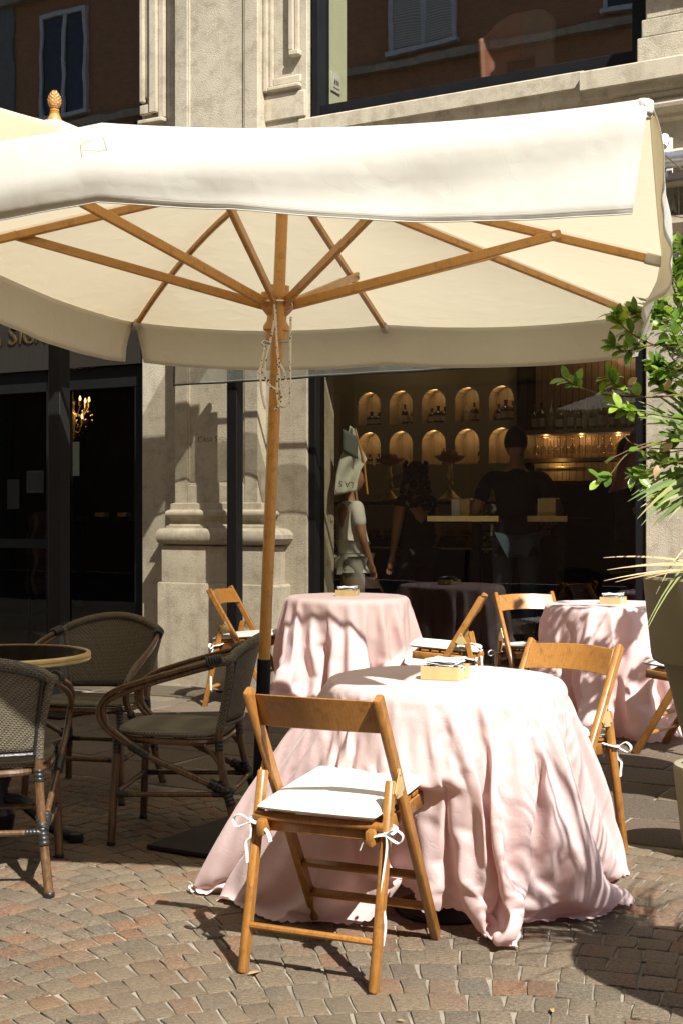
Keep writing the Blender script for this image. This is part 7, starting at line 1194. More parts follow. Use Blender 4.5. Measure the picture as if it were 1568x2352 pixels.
def screen():  # unseen sheet, added to dim the sun on back tables and lower wall
    r = thing('shade_screen', 'unseen see-through screen added above the back tables to shade them and the wall', 'awning', F(2.3,1.1,2.8), FROT)
    m = MB(); m.grid(lambda i, j: F(.42 + 3.85*i/24, .06 + 2.1*j/12, 3.0 - .36*j/12 - .03*math.sin(math.pi*j/12)), 25, 13); m.build('screen_fabric', M_SCREEN, r)
    b = MB(); b.tube([F(.42,2.16,2.64), F(4.27,2.16,2.64)], .015, 8); b.build('front_bar', M_FRAME, r)
screen()
def awning():
    r = thing('folding_awning', 'white folding awning gear with an aluminium tube fixed to the stone wall at right', 'awning', F(4.4,.1,3.5), FROT)
    t = MB(); t.tube([F(4.07,.20,3.555), F(7.5,.20,3.555)], .052, 24); t.build('roller_tube', M_ALU, r)
    for u in (4.045, 6.2):
        b = MB()
        b.fbox(u-.02, u+.06, .095, .12, 3.44, 3.72); b.tube([F(u+.02,.12+.01*k,3.70+.02*math.sin(k*.5)-.006*k*k*.1) for k in range(9)], .03, 8); b.fbox(u-.03, u+.05, .12, .20, 3.46, 3.49)
        b.build('bracket', M_WHITEPAINT, r, bevel=.004)
    s = MB(); s.add([F(3.99,.15,3.60),F(4.10,.15,3.60),F(4.0,.15,3.20),F(3.95,.15,3.20),F(3.99,.19,3.60),F(4.10,.19,3.60),F(4.0,.19,3.20),F(3.95,.19,3.20)], [(0,1,2,3),(7,6,5,4),(0,4,5,1),(1,5,6,2),(2,6,7,3),(3,7,4,0)])
    s.build('end_plate', plain('grey_plate', (.22,.22,.21), .5, .2), r, smooth=False)
    w_ = MB(); w_.fbox(4.06, 7.5, .10, .17, 3.44, 3.48); w_.build('rail', M_ALU, r)
awning()
# ------------------------------------------------------------------ folding chairs
def ribbon(mb, pts, wd=.011, th=.0035):
    pts = smooth_path(pts, 5); mb.tube(pts, [wd/2]*len(pts), 8, True, .30)
def make_folding_chair():
    root = thing('folding_chair', 'x', 'chair', (0,0,0), 0)
    X = .20; X1 = Vector((1,0,0))
    for s in (-1, 1):
        m = MB(); m.bar((s*X,.255,0), (s*X,-.225,.80), .024, .040, X1, .22); p = m.build('back_post', M_WOOD, root)
        b = MB(); b.tube([(s*(X+.013), .038, .42), (s*(X+.018), .038, .42)], .007, 10); b.build('bolt', M_STEEL, p)
    for s in (-1, 1):
        m = MB(); m.bar((s*X,-.255,0), (s*X,-.128,.555), .024, .036, X1, .22); p = m.build('rear_leg', M_WOOD, root)
        h = MB(); xo = s*(X+.0135); tri = [(-.135,.520),(-.098,.585),(-.062,.525),(-.08,.505),(-.12,.503)]
        vs = [Vector((xo, y, z)) for y, z in tri] + [Vector((xo+s*.003, y, z)) for y, z in tri]
        h.add(vs, [(0,1,2,3,4) if s < 0 else (4,3,2,1,0), (9,8,7,6,5) if s < 0 else (5,6,7,8,9)] + [(i,(i+1)%5,5+(i+1)%5,5+i) for i in range(5)])
        hh = h.build('hinge_plate', M_BRASS, p, smooth=False)
        r = MB()
        for (y, z) in ((-.124,.515),(-.098,.568),(-.074,.517)): r.lathe([(.0048,0),(.004,.002),(0,.003)], 8, (xo+s*.003, y, z), M=Matrix.Rotation(s*R(90), 3, 'Y'))
        r.build('screws', M_STEEL, hh)
    m = MB(); n = 14                                       # bent backrest board
    def B(i, j):
        t = i/n; x = -X+.012 + (2*X-.024)*t; y = -.175 - .045*math.sin(math.pi*t)
        o = [(-.006,.690),(.006,.690),(.006,.787),(-.006,.787)][j % 4]
        return Vector((x, y + o[0] - (o[1]-.74)*.5, o[1] + .006*math.sin(math.pi*t)))
    vs = [B(i, j) for i in range(n+1) for j in range(4)]
    m.add(vs, [(i*4+j, i*4+(j+1)%4, i*4+4+(j+1)%4, i*4+4+j) for i in range(n) for j in range(4)] + [(3,2,1,0), (n*4,n*4+1,n*4+2,n*4+3)])
    m.build('backrest', M_WOOD, root, bevel=.0025, auto=50)
    m = MB()
    for s in (-1, 1): m.bar((s*.168,-.215,.405), (s*.168,.205,.440), .022, .046, X1, .15)
    m.bar((-.157,.19,.440), (.157,.19,.440), .020, .040, Vector((0,1,0)), .15)
    m.bar((-.157,-.16,.408), (.157,-.16,.408), .02, .036, Vector((0,1,0)), .15)
    m.build('seat_frame', M_WOOD, root)
    m = MB(); m.tube([(-X,-.178,.434), (X,-.178,.434)], .0125, 12); m.build('seat_rod', M_WOOD, root)
    for (y, z) in ((-.226,.128),):
        m = MB(); m.bar((-X+.010,y,z), (X-.010,y,z), .018, .030, Vector((0,.23,.97)), .3); m.build('rear_rung', M_WOOD, root)
    for (z,) in ((.115,), (.225,)):
        y = .255 - .48*z/.8; m = MB(); m.bar((-X+.010,y,z), (X-.010,y,z), .018, .030, Vector((0,-.5,.85)), .3); m.build('front_rung', M_WOOD, root)
    # slats under the cushion
    m = MB()
    for k in range(5):
        y = -.12 + k*.062; zc = .428 + (y+.215)*.083; m.bar((-.18,y,zc+.012), (.18,y,zc+.012), .048, .010, Vector((0,1,.083)))
    m.build('seat_slats', M_WOOD, root)
    # cushion with piping, tied to the rear legs
    c = MB(); nx, ny = 18, 18
    def Cp(i, j, top):
        a = math.sin(math.pi/2*(-1 + 2*i/nx)); b_ = math.sin(math.pi/2*(-1 + 2*j/ny))
        k = 1 - .030*(abs(a*b_))**4; x = .186*a*k; y = .010 + .216*b_*k
        e = max(abs(a), abs(b_)); zz = math.sqrt(max(0, 1 - e**9))
        z = .463 + (y+.215)*.083 + (.017*zz + .008*(1-a*a)*(1-b_*b_) if top else -.016*zz)
        return Vector((x, y, z))
    c.grid(lambda i, j: Cp(i, j, True), nx+1, ny+1); c.grid(lambda i, j: Cp(nx-i, j, False), nx+1, ny+1)
    rim = [(i, 0) for i in range(nx)] + [(nx, j) for j in range(ny)] + [(nx-i, ny) for i in range(nx)] + [(0, ny-j) for j in range(ny)]
    cu = c.build('cushion', M_CUSHION, root, auto=50)
    p = MB(); pts = [Cp(i, j, True) for (i, j) in rim]; p.tube(pts + [pts[0]], .0032, 6, False); p.build('piping', M_CUSHION, cu)
    for s, tails in ((1, (.30, .05)), (-1, (.115, .07))):
        t = MB(); x = s*X; y = -.155; z = .415
        loop = [(x-s*.02,y+.03,z+.02),(x+s*.016,y+.022,z+.012),(x+s*.019,y-.018,z+.004),(x,y-.026,z),(x-s*.018,y-.018,z+.004),(x-s*.017,y+.018,z+.012)]
        ribbon(t, loop, .017)
        k = Vector((x+s*.010, y-.030, z)); t.lathe([(0,-.009),(.008,-.006),(.010,0),(.008,.006),(0,.009)], 8, k)
        ribbon(t, [k, k+Vector((s*.028,-.012,.020)), k+Vector((s*.052,-.010,.006)), k+Vector((s*.040,-.012,-.016)), k], .016)
        ribbon(t, [k, k+Vector((-s*.030,-.012,-.004)), k+Vector((-s*.060,-.016,-.020)), k+Vector((-s*.072,-.018,-.034-tails[1]*.2))], .016)
        ribbon(t, [k, k+Vector((.004,-.010,-.04)), k+Vector((-.006,-.020,-tails[0]*.5)), k+Vector((s*.004,-.018,-tails[0]*.8)), k+Vector((-.002,-.02,-tails[0]))], .017)
        t.build('tie', M_CUSHION, cu)
    return root
def face(f): return math.atan2(f[1], f[0]) - math.pi/2
chair0 = make_folding_chair()
FOLD = [((.006,3.872), (.40,.917), 'wooden folding chair in front of the pink table with its back to the viewer', (1,1,1)),
        ((.775,5.0), (-.66,-.75), 'sunlit orange wooden folding chair at the right side of the near pink table', (1,1,1)),
        ((-.63,9.02), (.96,-.28), 'wooden folding chair by the stone pilaster, seen past the parasol pole', (1,1,1)),
        ((.67,8.25), (-.985,.17), 'wooden folding chair seen edge on, to the right of the back left pink table', (1,1,1)),
        ((1.25,8.30), (.30,-.95), 'wooden folding chair before the shop window, left of the back right pink table', (1,1,1)),
        ((1.93,7.16), (-.80,.60), 'wooden folding chair half hidden behind the big olive planter', (1,1,1))]
for k, (p, f, lab, s) in enumerate(FOLD):
    o = chair0 if k == 0 else copy_tree(chair0)
    o.location = (p[0], p[1], 0); o.rotation_euler = (0, 0, face(f)); tag(o, lab, 'chair', 'wooden folding chairs with white cushions')

# ------------------------------------------------------------------ rattan armchairs
def make_armchair():
    root = thing('rattan_armchair', 'x', 'armchair')
    def tube(name, pts, r, mt, par=root, k=7, n=10):
        m = MB(); m.tube(smooth_path(pts, k), r, n); return m.build(name, mt, par)
    def wrap(a, b, r, par, turns=5):
        a = Vector(a); b = Vector(b); m = MB(); n = turns
        pts = [];  rs = []
        for i in range(n*4+1):
            pts.append(a.lerp(b, i/(n*4))); rs.append(r*.88*(1 + .14*abs(math.sin(math.pi*i/4))))
        m.tube(pts, rs, 12); return m.build('binding', M_WRAP, par)
    zs = .43
    for s in (-1, 1):
        l = tube('front_leg', [(s*.235,.225,0),(s*.225,.215,.25),(s*.215,.205,.44)], .0165, M_BAMBOO); wrap((s*.219,.208,.36), (s*.216,.206,.43), .018, l, 5)
        f = MB(); f.lathe([(.016,0),(.018,.004),(.018,.016),(.0165,.018)], 12, (s*.235,.225,.0)); f.build('foot_cap', M_WRAP, l)
        # rear leg runs up as the back stile
        l = tube('rear_leg', [(s*.245,-.300,0),(s*.215,-.235,.22),(s*.200,-.200,.40),(s*.200,-.215,.52)], .0165, M_BAMBOO)
        wrap((s*.224,-.255,.165), (s*.207,-.217,.265), .020, l, 7); wrap((s*.202,-.203,.375), (s*.200,-.199,.42), .018, l, 3)
        f = MB(); f.lathe([(.016,0),(.018,.004),(.018,.016),(.0165,.018)], 12, (s*.245,-.300,.0)); f.build('foot_cap', M_WRAP, l)
        tube('back_stile', [(s*.200,-.205,.46),(s*.208,-.225,.56),(s*.232,-.250,.68),(s*.245,-.255,.735)], .0165, M_WEAVE)
        # double bent arm: back rail -> forward -> down -> diagonal to the rear leg
        for d in (0, .020):
            a = tube('arm', [(s*(.262-d*.4),-.190,.735-d),(s*(.285-d*.4),-.06,.700-d),(s*(.290-d*.3),.09,.655-d),(s*(.285-d*.2),.20,.615-d*1.2),(s*.272,.262-d,.555),(s*.262,.255-d*1.1,.485),(s*.252,.190-d,.425),(s*.240,.07,.355),(s*.228,-.09,.285-d*.3),(s*.218,-.225,.225)], .0110, M_BAMBOO)
            if d == 0:
                wrap((s*.2545,-.225,.742), (s*.2665,-.165,.730), .024, a, 6); wrap((s*.247,.145,.400), (s*.240,.075,.358), .020, a, 4); wrap((s*.2225,-.165,.253), (s*.215,-.245,.215), .022, a, 5)
        # seat brace
        tube('brace', [(s*.205,-.14,.40),(s*.21,-.20,.33),(s*.218,-.235,.235)], .008, M_BAMBOO)
    for (p, q) in (((-.228,.218,.20),(.228,.218,.20)), ((-.218,-.245,.21),(.218,-.245,.21)), ((-.228,.215,.20),(-.220,-.24,.21)), ((.228,.215,.20),(.220,-.24,.21))):
        st = tube('stretcher', [p, (Vector(p)+Vector(q))/2, q], .0105, M_BAMBOO)
        d = (Vector(q)-Vector(p)).normalized(); wrap(Vector(p)+d*.012, Vector(p)+d*.06, .013, st, 4); wrap(Vector(q)-d*.06, Vector(q)-d*.012, .013, st, 4)
    # woven seat: rounded slab with a bamboo hoop below
    m = MB(); n = 40; prof = [(.0,.448),(.6,.448),(.9,.450),(.985,.446),(1.0,.438),(.985,.431),(.9,.429),(0,.429)]
    def S(r, z, k):
        a = 2*math.pi*k/n; c, s_ = math.cos(a), math.sin(a); e = 3.4
        rr = (abs(c)**e + abs(s_)**e)**(-1/e); return Vector((.232*r*rr*c, .012 + .222*r*rr*s_, z + .006*(s_ if r > .5 else 0)))
    vs = [S(r, z, k) for r, z in prof for k in range(n)]
    m.add(vs, [(i*n+k, i*n+(k+1)%n, (i+1)*n+(k+1)%n, (i+1)*n+k) for i in range(len(prof)-1) for k in range(n)]); m.build('seat', M_WEAVE, root, auto=60)
    h = MB(); pts = [S(.95, .412, k) for k in range(n)]; h.tube(pts+[pts[0]], .0135, 8, False); h.build('seat_hoop', M_BAMBOO, root)
    # curved back panel and rolled top rail
    nb = 22
    def bx(t): return -.232 + .464*t
    def BP(i, j, off=0):
        t = i/nb; v = j/10; wd = .205 + .040*v; x = wd*(2*t-1); crown = math.sin(math.pi*t)
        z = .475 + v*(.265 + .068*crown**.7); y = -.205 - .050*v - .075*crown*(.5+.5*v) + off
        return Vector((x, y, z))
    m = MB(); m.grid(lambda i, j: BP(i, j), nb+1, 11); bp = m.build('back_panel', M_WEAVE, root, solid=.005, auto=60)
    rail = [BP(i, 10) for i in range(nb+1)]
    rail = [Vector((-.266,-.175,.725))] + rail + [Vector((.266,-.175,.725))]
    m = MB(); m.tube(smooth_path(rail, 3), .0185, 12); m.build('top_rail', M_WEAVE, root)
    m = MB(); m.tube([BP(i, 0, -.006) for i in range(nb+1)], .008, 8); m.tube([BP(1, j, -.010) for j in range(11)], .006, 8); m.tube([BP(nb-1, j, -.010) for j in range(11)], .006, 8); m.tube([BP(i, 9.4, -.012) for i in range(1, nb)], .006, 8); m.build('edge_piping', M_WRAP, bp)
    return root
arm0 = make_armchair()
for k, (p, f, lab) in enumerate([((-1.275,4.715), (-.13,.99), 'rattan armchair at the left edge with its sunlit woven back to the viewer'),
        ((-.655,5.36), (-.985,.12), 'rattan armchair facing left, standing in the shade before the parasol base'),
        ((-1.17,6.13), (-.20,-.98), 'rattan armchair in deep shade behind the bistro table, facing it')]):
    o = arm0 if k == 0 else copy_tree(arm0)
    o.location = (p[0], p[1], 0); o.rotation_euler = (0, 0, face(f)); tag(o, lab, 'armchair', 'rattan armchairs round the bistro table')
def bistro_table():
    c = (-1.375, 5.27); t = thing('bistro_table', 'round bistro table with a dark marbled top and brass rim among the rattan chairs', 'table', (c[0], c[1], 0))
    m = MB(); m.lathe([(0,.722),(.345,.722),(.345,.746),(0,.746)], 64, (c[0],c[1],0)); top = m.build('table_top', M_MARBLE, t)
    m = MB(); m.lathe([(.344,.716),(.356,.716),(.360,.720),(.360,.728),(.355,.731),(.360,.735),(.360,.744),(.356,.749),(.344,.749),(.344,.716)], 64, (c[0],c[1],0)); m.build('brass_rim', M_BRASS, top)
    m = MB(); m.lathe([(.05,.03),(.06,.10),(.035,.14),(.03,.2),(.05,.26),(.055,.30),(.035,.34),(.028,.5),(.03,.62),(.06,.68),(.10,.718)], 24, (c[0],c[1],0)); m.build('pedestal', M_CAST, t)
    for k in range(3):
        a = R(-12 + 120*k); d = Vector((math.cos(a), math.sin(a), 0)); o = Vector((c[0],c[1],0))
        m = MB(); m.tube(smooth_path([o+d*.03+Vector((0,0,.16)), o+d*.10+Vector((0,0,.15)), o+d*.19+Vector((0,0,.075)), o+d*.28+Vector((0,0,.03)), o+d*.33+Vector((0,0,.022))], 5), [.026]*8+[.022]*13 , 10)
        m.lathe([(.0,.0),(.030,.0),(.034,.012),(.03,.036),(0,.044)], 14, o+d*.325); m.build('foot', M_CAST, t)
bistro_table()

# ------------------------------------------------------------------ tables under pink cloths
def unpack(vals, S, nr):
    q = np.array(vals, dtype=np.int64).reshape(3, nr, S).transpose(1, 2, 0)
    return np.cumsum(np.cumsum(q, axis=1), axis=0) / 1000.0
def table_cloth(rings, name, label, c, rot, top_r, scallop, seed, amp):
    nr, S0, _ = rings.shape; K = 3; S = S0*K; ca, sa = math.cos(rot), math.sin(rot); m = MB()
    fine = np.zeros((nr, S, 3))                  # finer columns (periodic Catmull-Rom), then pressed-in vertical folds
    P0, P1, P2, P3 = (np.roll(rings, s, axis=1) for s in (1, 0, -1, -2))
    for q in range(K):
        t = q/K; fine[:, q::K] = .5*(2*P1 + (P2-P0)*t + (2*P0-5*P1+4*P2-P3)*t*t + (3*P1-P0-3*P2+P3)*t**3)
    th = np.arange(S)/S*2*math.pi; rr = np.random.RandomState(seed)
    f = np.zeros(S)
    for k in range(26):                          # narrow valleys at irregular angles
        c0 = rr.uniform(0, 2*math.pi); wdt = rr.uniform(.035, .10); dlt = (th - c0 + math.pi) % (2*math.pi) - math.pi
        f += rr.uniform(.4, 1.0)*(np.exp(-(dlt/wdt)**2)*-1.0 + .7*np.exp(-((np.abs(dlt)-wdt*2.0)/wdt)**2))
    nrm = np.roll(fine, -1, axis=1) - np.roll(fine, 1, axis=1); nrm = np.stack([nrm[..., 1], -nrm[..., 0], np.zeros((nr, S))], -1)
    nrm /= np.linalg.norm(nrm, axis=-1, keepdims=True) + 1e-9
    z = fine[..., 2]; top = fine[0, :, 2].mean()
    ramp_ = np.clip((top - .02 - z)/.22, 0, 1)*np.clip((z - .02)/.16, 0, 1)
    shift = np.stack([np.roll(f, int(i*.12)) for i in range(nr)])
    fine += nrm*(shift*ramp_*amp)[..., None]
    rings = fine
    T = lambda p: Vector((c[0] + p[0]*ca - p[1]*sa, c[1] + p[0]*sa + p[1]*ca, max(p[2], .0035)))
    rows = [[Vector((top_r*f_*math.cos(2*math.pi*k/S), top_r*f_*math.sin(2*math.pi*k/S), float(rings[0,:,2].mean()))) for k in range(S)] for f_ in (.02, .5)]
    rows += [[Vector(rings[i, k]) for k in range(S)] for i in range(nr)]
    # twice the columns on the last ring give the scalloped hem
    m.grid(lambda i, k: T(rows[k][i]), S, len(rows), True)
    o = m.build(name, M_PINK, None, auto=0, sub=1)
    h = MB(); N2 = S*4                           # scalloped edge beyond the last ring
    last, prev = rows[-1], rows[-2]
    def edge(i, j):
        k = i/4; a = int(k) % S; f = k - int(k); b = (a+1) % S
        p = last[a].lerp(last[b], f); d = (last[a]-prev[a]).lerp(last[b]-prev[b], f)
        d = d.normalized() if d.length > 1e-6 else Vector((1,0,0))
        return T(p + d*(-.004 + j*.5*(scallop*abs(math.sin(math.pi*k*.6)) + .006)))
    h.grid(edge, N2, 3, True)
    hm = h.build('scalloped_hem', M_PINK, None, auto=0); 
    tag(o, label, 'tablecloth', 'pink tablecloths'); o.location = (0,0,0); hm.parent = o
    return o
near = unpack(CLOTH_NEAR, 120, 42); far = unpack(CLOTH_FAR, 64, 28)
table_cloth(near, 'tablecloth', 'pale pink damask cloth trailing on the setts around the near table', (.342,4.315), 0, .345, .009, 5, .003)
table_cloth(far, 'tablecloth', 'pink cloth on the back left table beside the parasol pole', (.040,8.78), .9, .345, .009, 6, .015)
table_cloth(far, 'tablecloth', 'leaf shadowed pink cloth on the back right table beside the olive planter', (1.66,8.00), 2.7, .345, .009, 7, .015)
def round_table(c, label):
    t = thing('round_table', label, 'table', (c[0], c[1], 0))
    m = MB(); m.lathe([(0,.725),(.375,.725),(.38,.735),(.38,.748),(.375,.750),(0,.750)], 48, (c[0],c[1],0)); m.build('table_top', M_FRAME, t)
    m = MB(); m.lathe([(.03,.02),(.03,.725)], 16, (c[0],c[1],0)); m.build('column', M_BLACK, t)
    m = MB(); m.lathe([(.165,.0),(.17,.006),(.165,.014),(.05,.03),(.03,.03)], 32, (c[0],c[1],0)); m.build('base', M_BLACK, t)
round_table((.342,4.315), 'round table with a dark round foot glimpsed under the near pink cloth')

# ------------------------------------------------------------------ napkin boxes
def make_napkin_box():
    root = thing('napkin_box', 'x', 'napkin holder')
    a, b, h, th = .062, .064, .044, .0022
    m = MB(); m.box(-a, a, -b, b, 0, .002)
    def wallp(P, n=24, notch=True):             # upright plate with a scooped notch
        vs = []
        for i in range(n+1):
            t = i/n; x = -1 + 2*t; e = max(0, 1 - abs(x)/.52); z = h - (.030*(math.sin(e*math.pi/2)**1.3) if notch else 0)
            vs += [P(x, 0, 0), P(x, 0, z), P(x, 1, 0), P(x, 1, z)]
        fs = []
        for i in range(n):
            q = i*4; fs += [(q, q+4, q+5, q+1), (q+2, q+3, q+7, q+6), (q+1, q+5, q+7, q+3)]
        fs += [(0,1,3,2), (n*4, n*4+2, n*4+3, n*4+1)]
        m.add(vs, fs)
    wallp(lambda x, s, z: Vector((a*x, -b - th*s, z)), notch=False); wallp(lambda x, s, z: Vector((a*x, b + th*s, z)), notch=False)
    wallp(lambda x, s, z: Vector((a + th*s, (b+th)*x, z))); wallp(lambda x, s, z: Vector((-a - th*s, (b+th)*x, z)))
    m.build('brass_tray', M_BRASS, root, auto=30)
    rr = random.Random(9); m = MB()
    m.box(-a+.004, a-.004, -b+.004, b-.004, .003, .026)
    for k in range(9):                           # crumpled paper squares
        rot = rr.uniform(-.35, .35); ph = rr.uniform(0, 6); n = 10; z0 = .037 + k*.0030; tl = (rr.uniform(-.09,.09), rr.uniform(-.09,.09)); s = .054
        def G(i, j):
            x = (-1+2*i/n)*s; y = (-1+2*j/n)*s; X = x*math.cos(rot) - y*math.sin(rot); Y = x*math.sin(rot) + y*math.cos(rot)
            z = z0 + tl[0]*x + tl[1]*y + .0035*math.sin(38*x+ph) + .0035*math.sin(31*y+ph*2) + (.010 if k > 5 else .0)*max(0, (i+j)/(2*n)-.55)*2.2
            return Vector((max(-.0585, min(.0585, X)) , max(-.060, min(.060, Y)), max(.027, z)))
        m.grid(G, n+1, n+1)
    m.build('napkins', M_NAPKIN, root, auto=20)
    return root
nb0 = make_napkin_box()
for k, (p, rz, lab) in enumerate([((.345,4.36,.7595), FROT*.9 + R(4), 'brass napkin box full of paper napkins on the near pink table'),
        ((.040,8.80,.7595), FROT + R(12), 'brass napkin box on the back left pink table'), ((1.665,8.02,.7595), FROT, 'brass napkin box with a crumpled napkin on the back right pink table')]):
    o = nb0 if k == 0 else copy_tree(nb0)
    o.location = p; o.rotation_euler = (0,0,rz); tag(o, lab, 'napkin holder', 'brass napkin boxes')
# ------------------------------------------------------------------ planters and plants on the right
PA = Vector((1.79, 5.92, 0)); PB = Vector((1.50, 2.88, 0))
def planter(PL, label, k):
    t = thing('planter', label, 'planter', PL, 0, 'stepped olive planters')
    prof = [(.15,.0),(.17,.012),(.248,.327),(.318,.61),(.326,.625),(.350,.632),(.372,.645),(.380,.675),(.414,1.0),(.416,1.015),(.410,1.025),(.37,1.025),(.362,1.0),(.355,.96)]
    m = MB(); m.lathe([(r*k, z*(1 if k == 1 else 1.12)) for r, z in prof], 72, PL); m.build('planter_bowl', M_OLIVE, t, auto=35)
    z = .985*(1 if k == 1 else 1.12); s = MB(); s.lathe([(0,z),(.2*k,z-.003),(.36*k,z-.012)], 32, PL); s.build('soil', M_SOIL, t)
planter(PA, 'big olive planter with a stepped bowl at the right edge, holding spiky leaves', 1)
planter(PB, 'olive planter just outside the picture, shading the lower setts', .80)
def small_pot():
    c = Vector((1.45, 4.98, 0)); t = thing('plant_pot', 'small pale sage pot standing on the flagstones at the right edge', 'plant pot', c)
    m = MB(); m.lathe([(.10,.0),(.135,.008),(.150,.05),(.178,.30),(.182,.335),(.178,.350),(.168,.352),(.05,.345),(0,.344)], 56, c); m.build('pot_body', M_SAGE, t, auto=35)
    k = MB()
    for (a, r0, r1) in ((2.9,.12,.15),(2.5,.07,.10),(3.5,.06,.10),(.4,.08,.12)):
        d = Vector((math.cos(a), math.sin(a), 0)); k.bar(c+d*r0+Vector((0,0,.3505)), c+d*r1+Vector((0,0,.3525)), .010, .002)
    k.build('drain_slot', M_BLACK, t)
small_pot()
def blade(mb, o, tip, sag, wd, seg=9, twist=0.0):
    o = Vector(o); tip = Vector(tip); d = tip - o; side = d.cross(Vector((0,0,1)))
    side = side.normalized() if side.length > 1e-4 else Vector((1,0,0))
    up = side.cross(d).normalized(); side = (side*math.cos(twist) + up*math.sin(twist))
    vs = []
    for k in range(seg+1):
        t = k/seg; p = o + d*t + Vector((0,0,sag*4*t*(1-t))); wv = wd*(1 - t**2.2)*(.55+.45*min(1, t*4)) + .0006
        fold = up*(wd*.35*(1-t))
        vs += [p - side*wv + fold*.5, p, p + side*wv + fold*.5]
    mb.add(vs, [f for k in range(seg) for f in ((k*3,k*3+1,k*3+4,k*3+3),(k*3+1,k*3+2,k*3+5,k*3+4))])
def yucca(PL, label, zc, n, wild, k=1.0):
    t = thing('yucca', label, 'plant', PL)
    rr = random.Random(31 if wild else 12); g = MB(); d = MB(); c = PL + Vector((0, .0, zc))
    tr = MB(); tr.tube([c+Vector((0,0,-.40)), c+Vector((0,.01,.05)), c+Vector((.02,.0,.22))], [.045*k,.04*k,.03*k], 10); tr.build('stem', M_TWIG, t)
    if wild:
        for (x, y, Y) in ((1464,921,5.75),(1480,948,5.65),(1500,905,5.8),(1476,975,5.6),(1512,935,5.7),(1530,985,5.6),(1455,940,5.5),(1498,1000,5.5),(1540,930,5.7),(1520,890,5.9),(1478,1150,5.6),(1510,1160,5.5),(1535,1145,5.7),(1440,1152,5.5),(1462,1192,5.45),(1492,1214,5.5),(1502,1184,5.6),(1532,1196,5.55),(1474,1128,5.6),(1446,1120,5.65),(1449,1138,5.6),(1493,1112,5.8),(1520,1120,5.7),(1470,1165,5.7),(1459,1503,5.42),(1470,1468,5.46),(1505,1365,5.7)):
            o = c + Vector((rr.uniform(-.03,.05), rr.uniform(-.03,.03), rr.uniform(0, .22)))
            if y > 1300: o = c + Vector((0,0,-.25))
            for h in range(2 if y < 1300 else 1):
                blade(g, o, at(x + h*rr.uniform(5,30), y + h*rr.uniform(-22,22), Y), .06 if y < 1300 else .16, .017 if y < 1300 else .006, 10, rr.uniform(.9,1.7))
    for q in range(n):
        a = rr.uniform(0, 6.283) if wild else rr.uniform(.6, 3.6); e = rr.uniform(.15, 1.35) if wild else rr.uniform(-.35, .95); L = rr.uniform(.50, .78)*k
        dv = Vector((math.cos(a)*math.cos(e), math.sin(a)*math.cos(e), math.sin(e))); tip = c + Vector((.01,0,.1)) + dv*L
        if tip.y < .5 or 784 + tip.x*3000/tip.y < (1535 if wild else 1590): continue
        blade(g, c + Vector((0,0,rr.uniform(-.02,.25))), tip, rr.uniform(.02,.10), (rr.uniform(.010,.018) if wild else rr.uniform(.004,.0065))*k, 9, rr.uniform(-.6,.6))
    g.build('blades', M_BLADE, t, auto=0)
    if not wild: return
    for (x, y, Y) in ((1384,1281,5.6),(1393,1309,5.55),(1386,1334,5.5),(1412,1337,5.5),(1426,1304,5.7),(1480,1330,5.4)):
        blade(d, c + Vector((rr.uniform(-.05,.05), rr.uniform(-.05,.05), -.32)), at(x, y, Y), .03, .0068, 9, rr.uniform(.6,1.5))
    for q in range(9):
        a = rr.uniform(-3.2, 2.4); L = rr.uniform(.5,.75); tip = c + Vector((math.cos(a)*L, math.sin(a)*L, rr.uniform(-.7,-.28)))
        if 784 + tip.x*3000/tip.y < 1620: continue
        blade(d, c + Vector((0,0,-.33)), tip, .09, .010, 8, rr.uniform(-.4,.4))
    d.build('dry_blades', M_DRY, t, auto=0)
yucca(PA, 'spiky long-leaved plant with dry straw blades over the big planter rim', 1.36, 60, True)
yucca(PB, 'spiky plant just outside the picture whose blades streak the near cloth with shadow', 1.22, 125, False, .95)
def leaf(mb, p, d, n, L, wd, curl=.12):
    d = d.normalized(); s = d.cross(n); s = s.normalized() if s.length > 1e-4 else d.orthogonal().normalized(); n = s.cross(d).normalized()
    prof = [(0,.10),(.18,.62),(.42,1.0),(.68,.86),(.86,.46),(1.0,0.02)]
    vs = []
    for k, (t, w_) in enumerate(prof):
        b = p + d*(L*t) - n*(curl*L*t*t); wob = n*(wd*.16*math.sin(k*2.1))
        vs += [b + s*(wd*w_) + n*(wd*w_*.30) + wob, b, b - s*(wd*w_) + n*(wd*w_*.30) - wob]
    mb.add(vs, [f for k in range(5) for f in ((k*3,k*3+1,k*3+4,k*3+3),(k*3+1,k*3+2,k*3+5,k*3+4))])
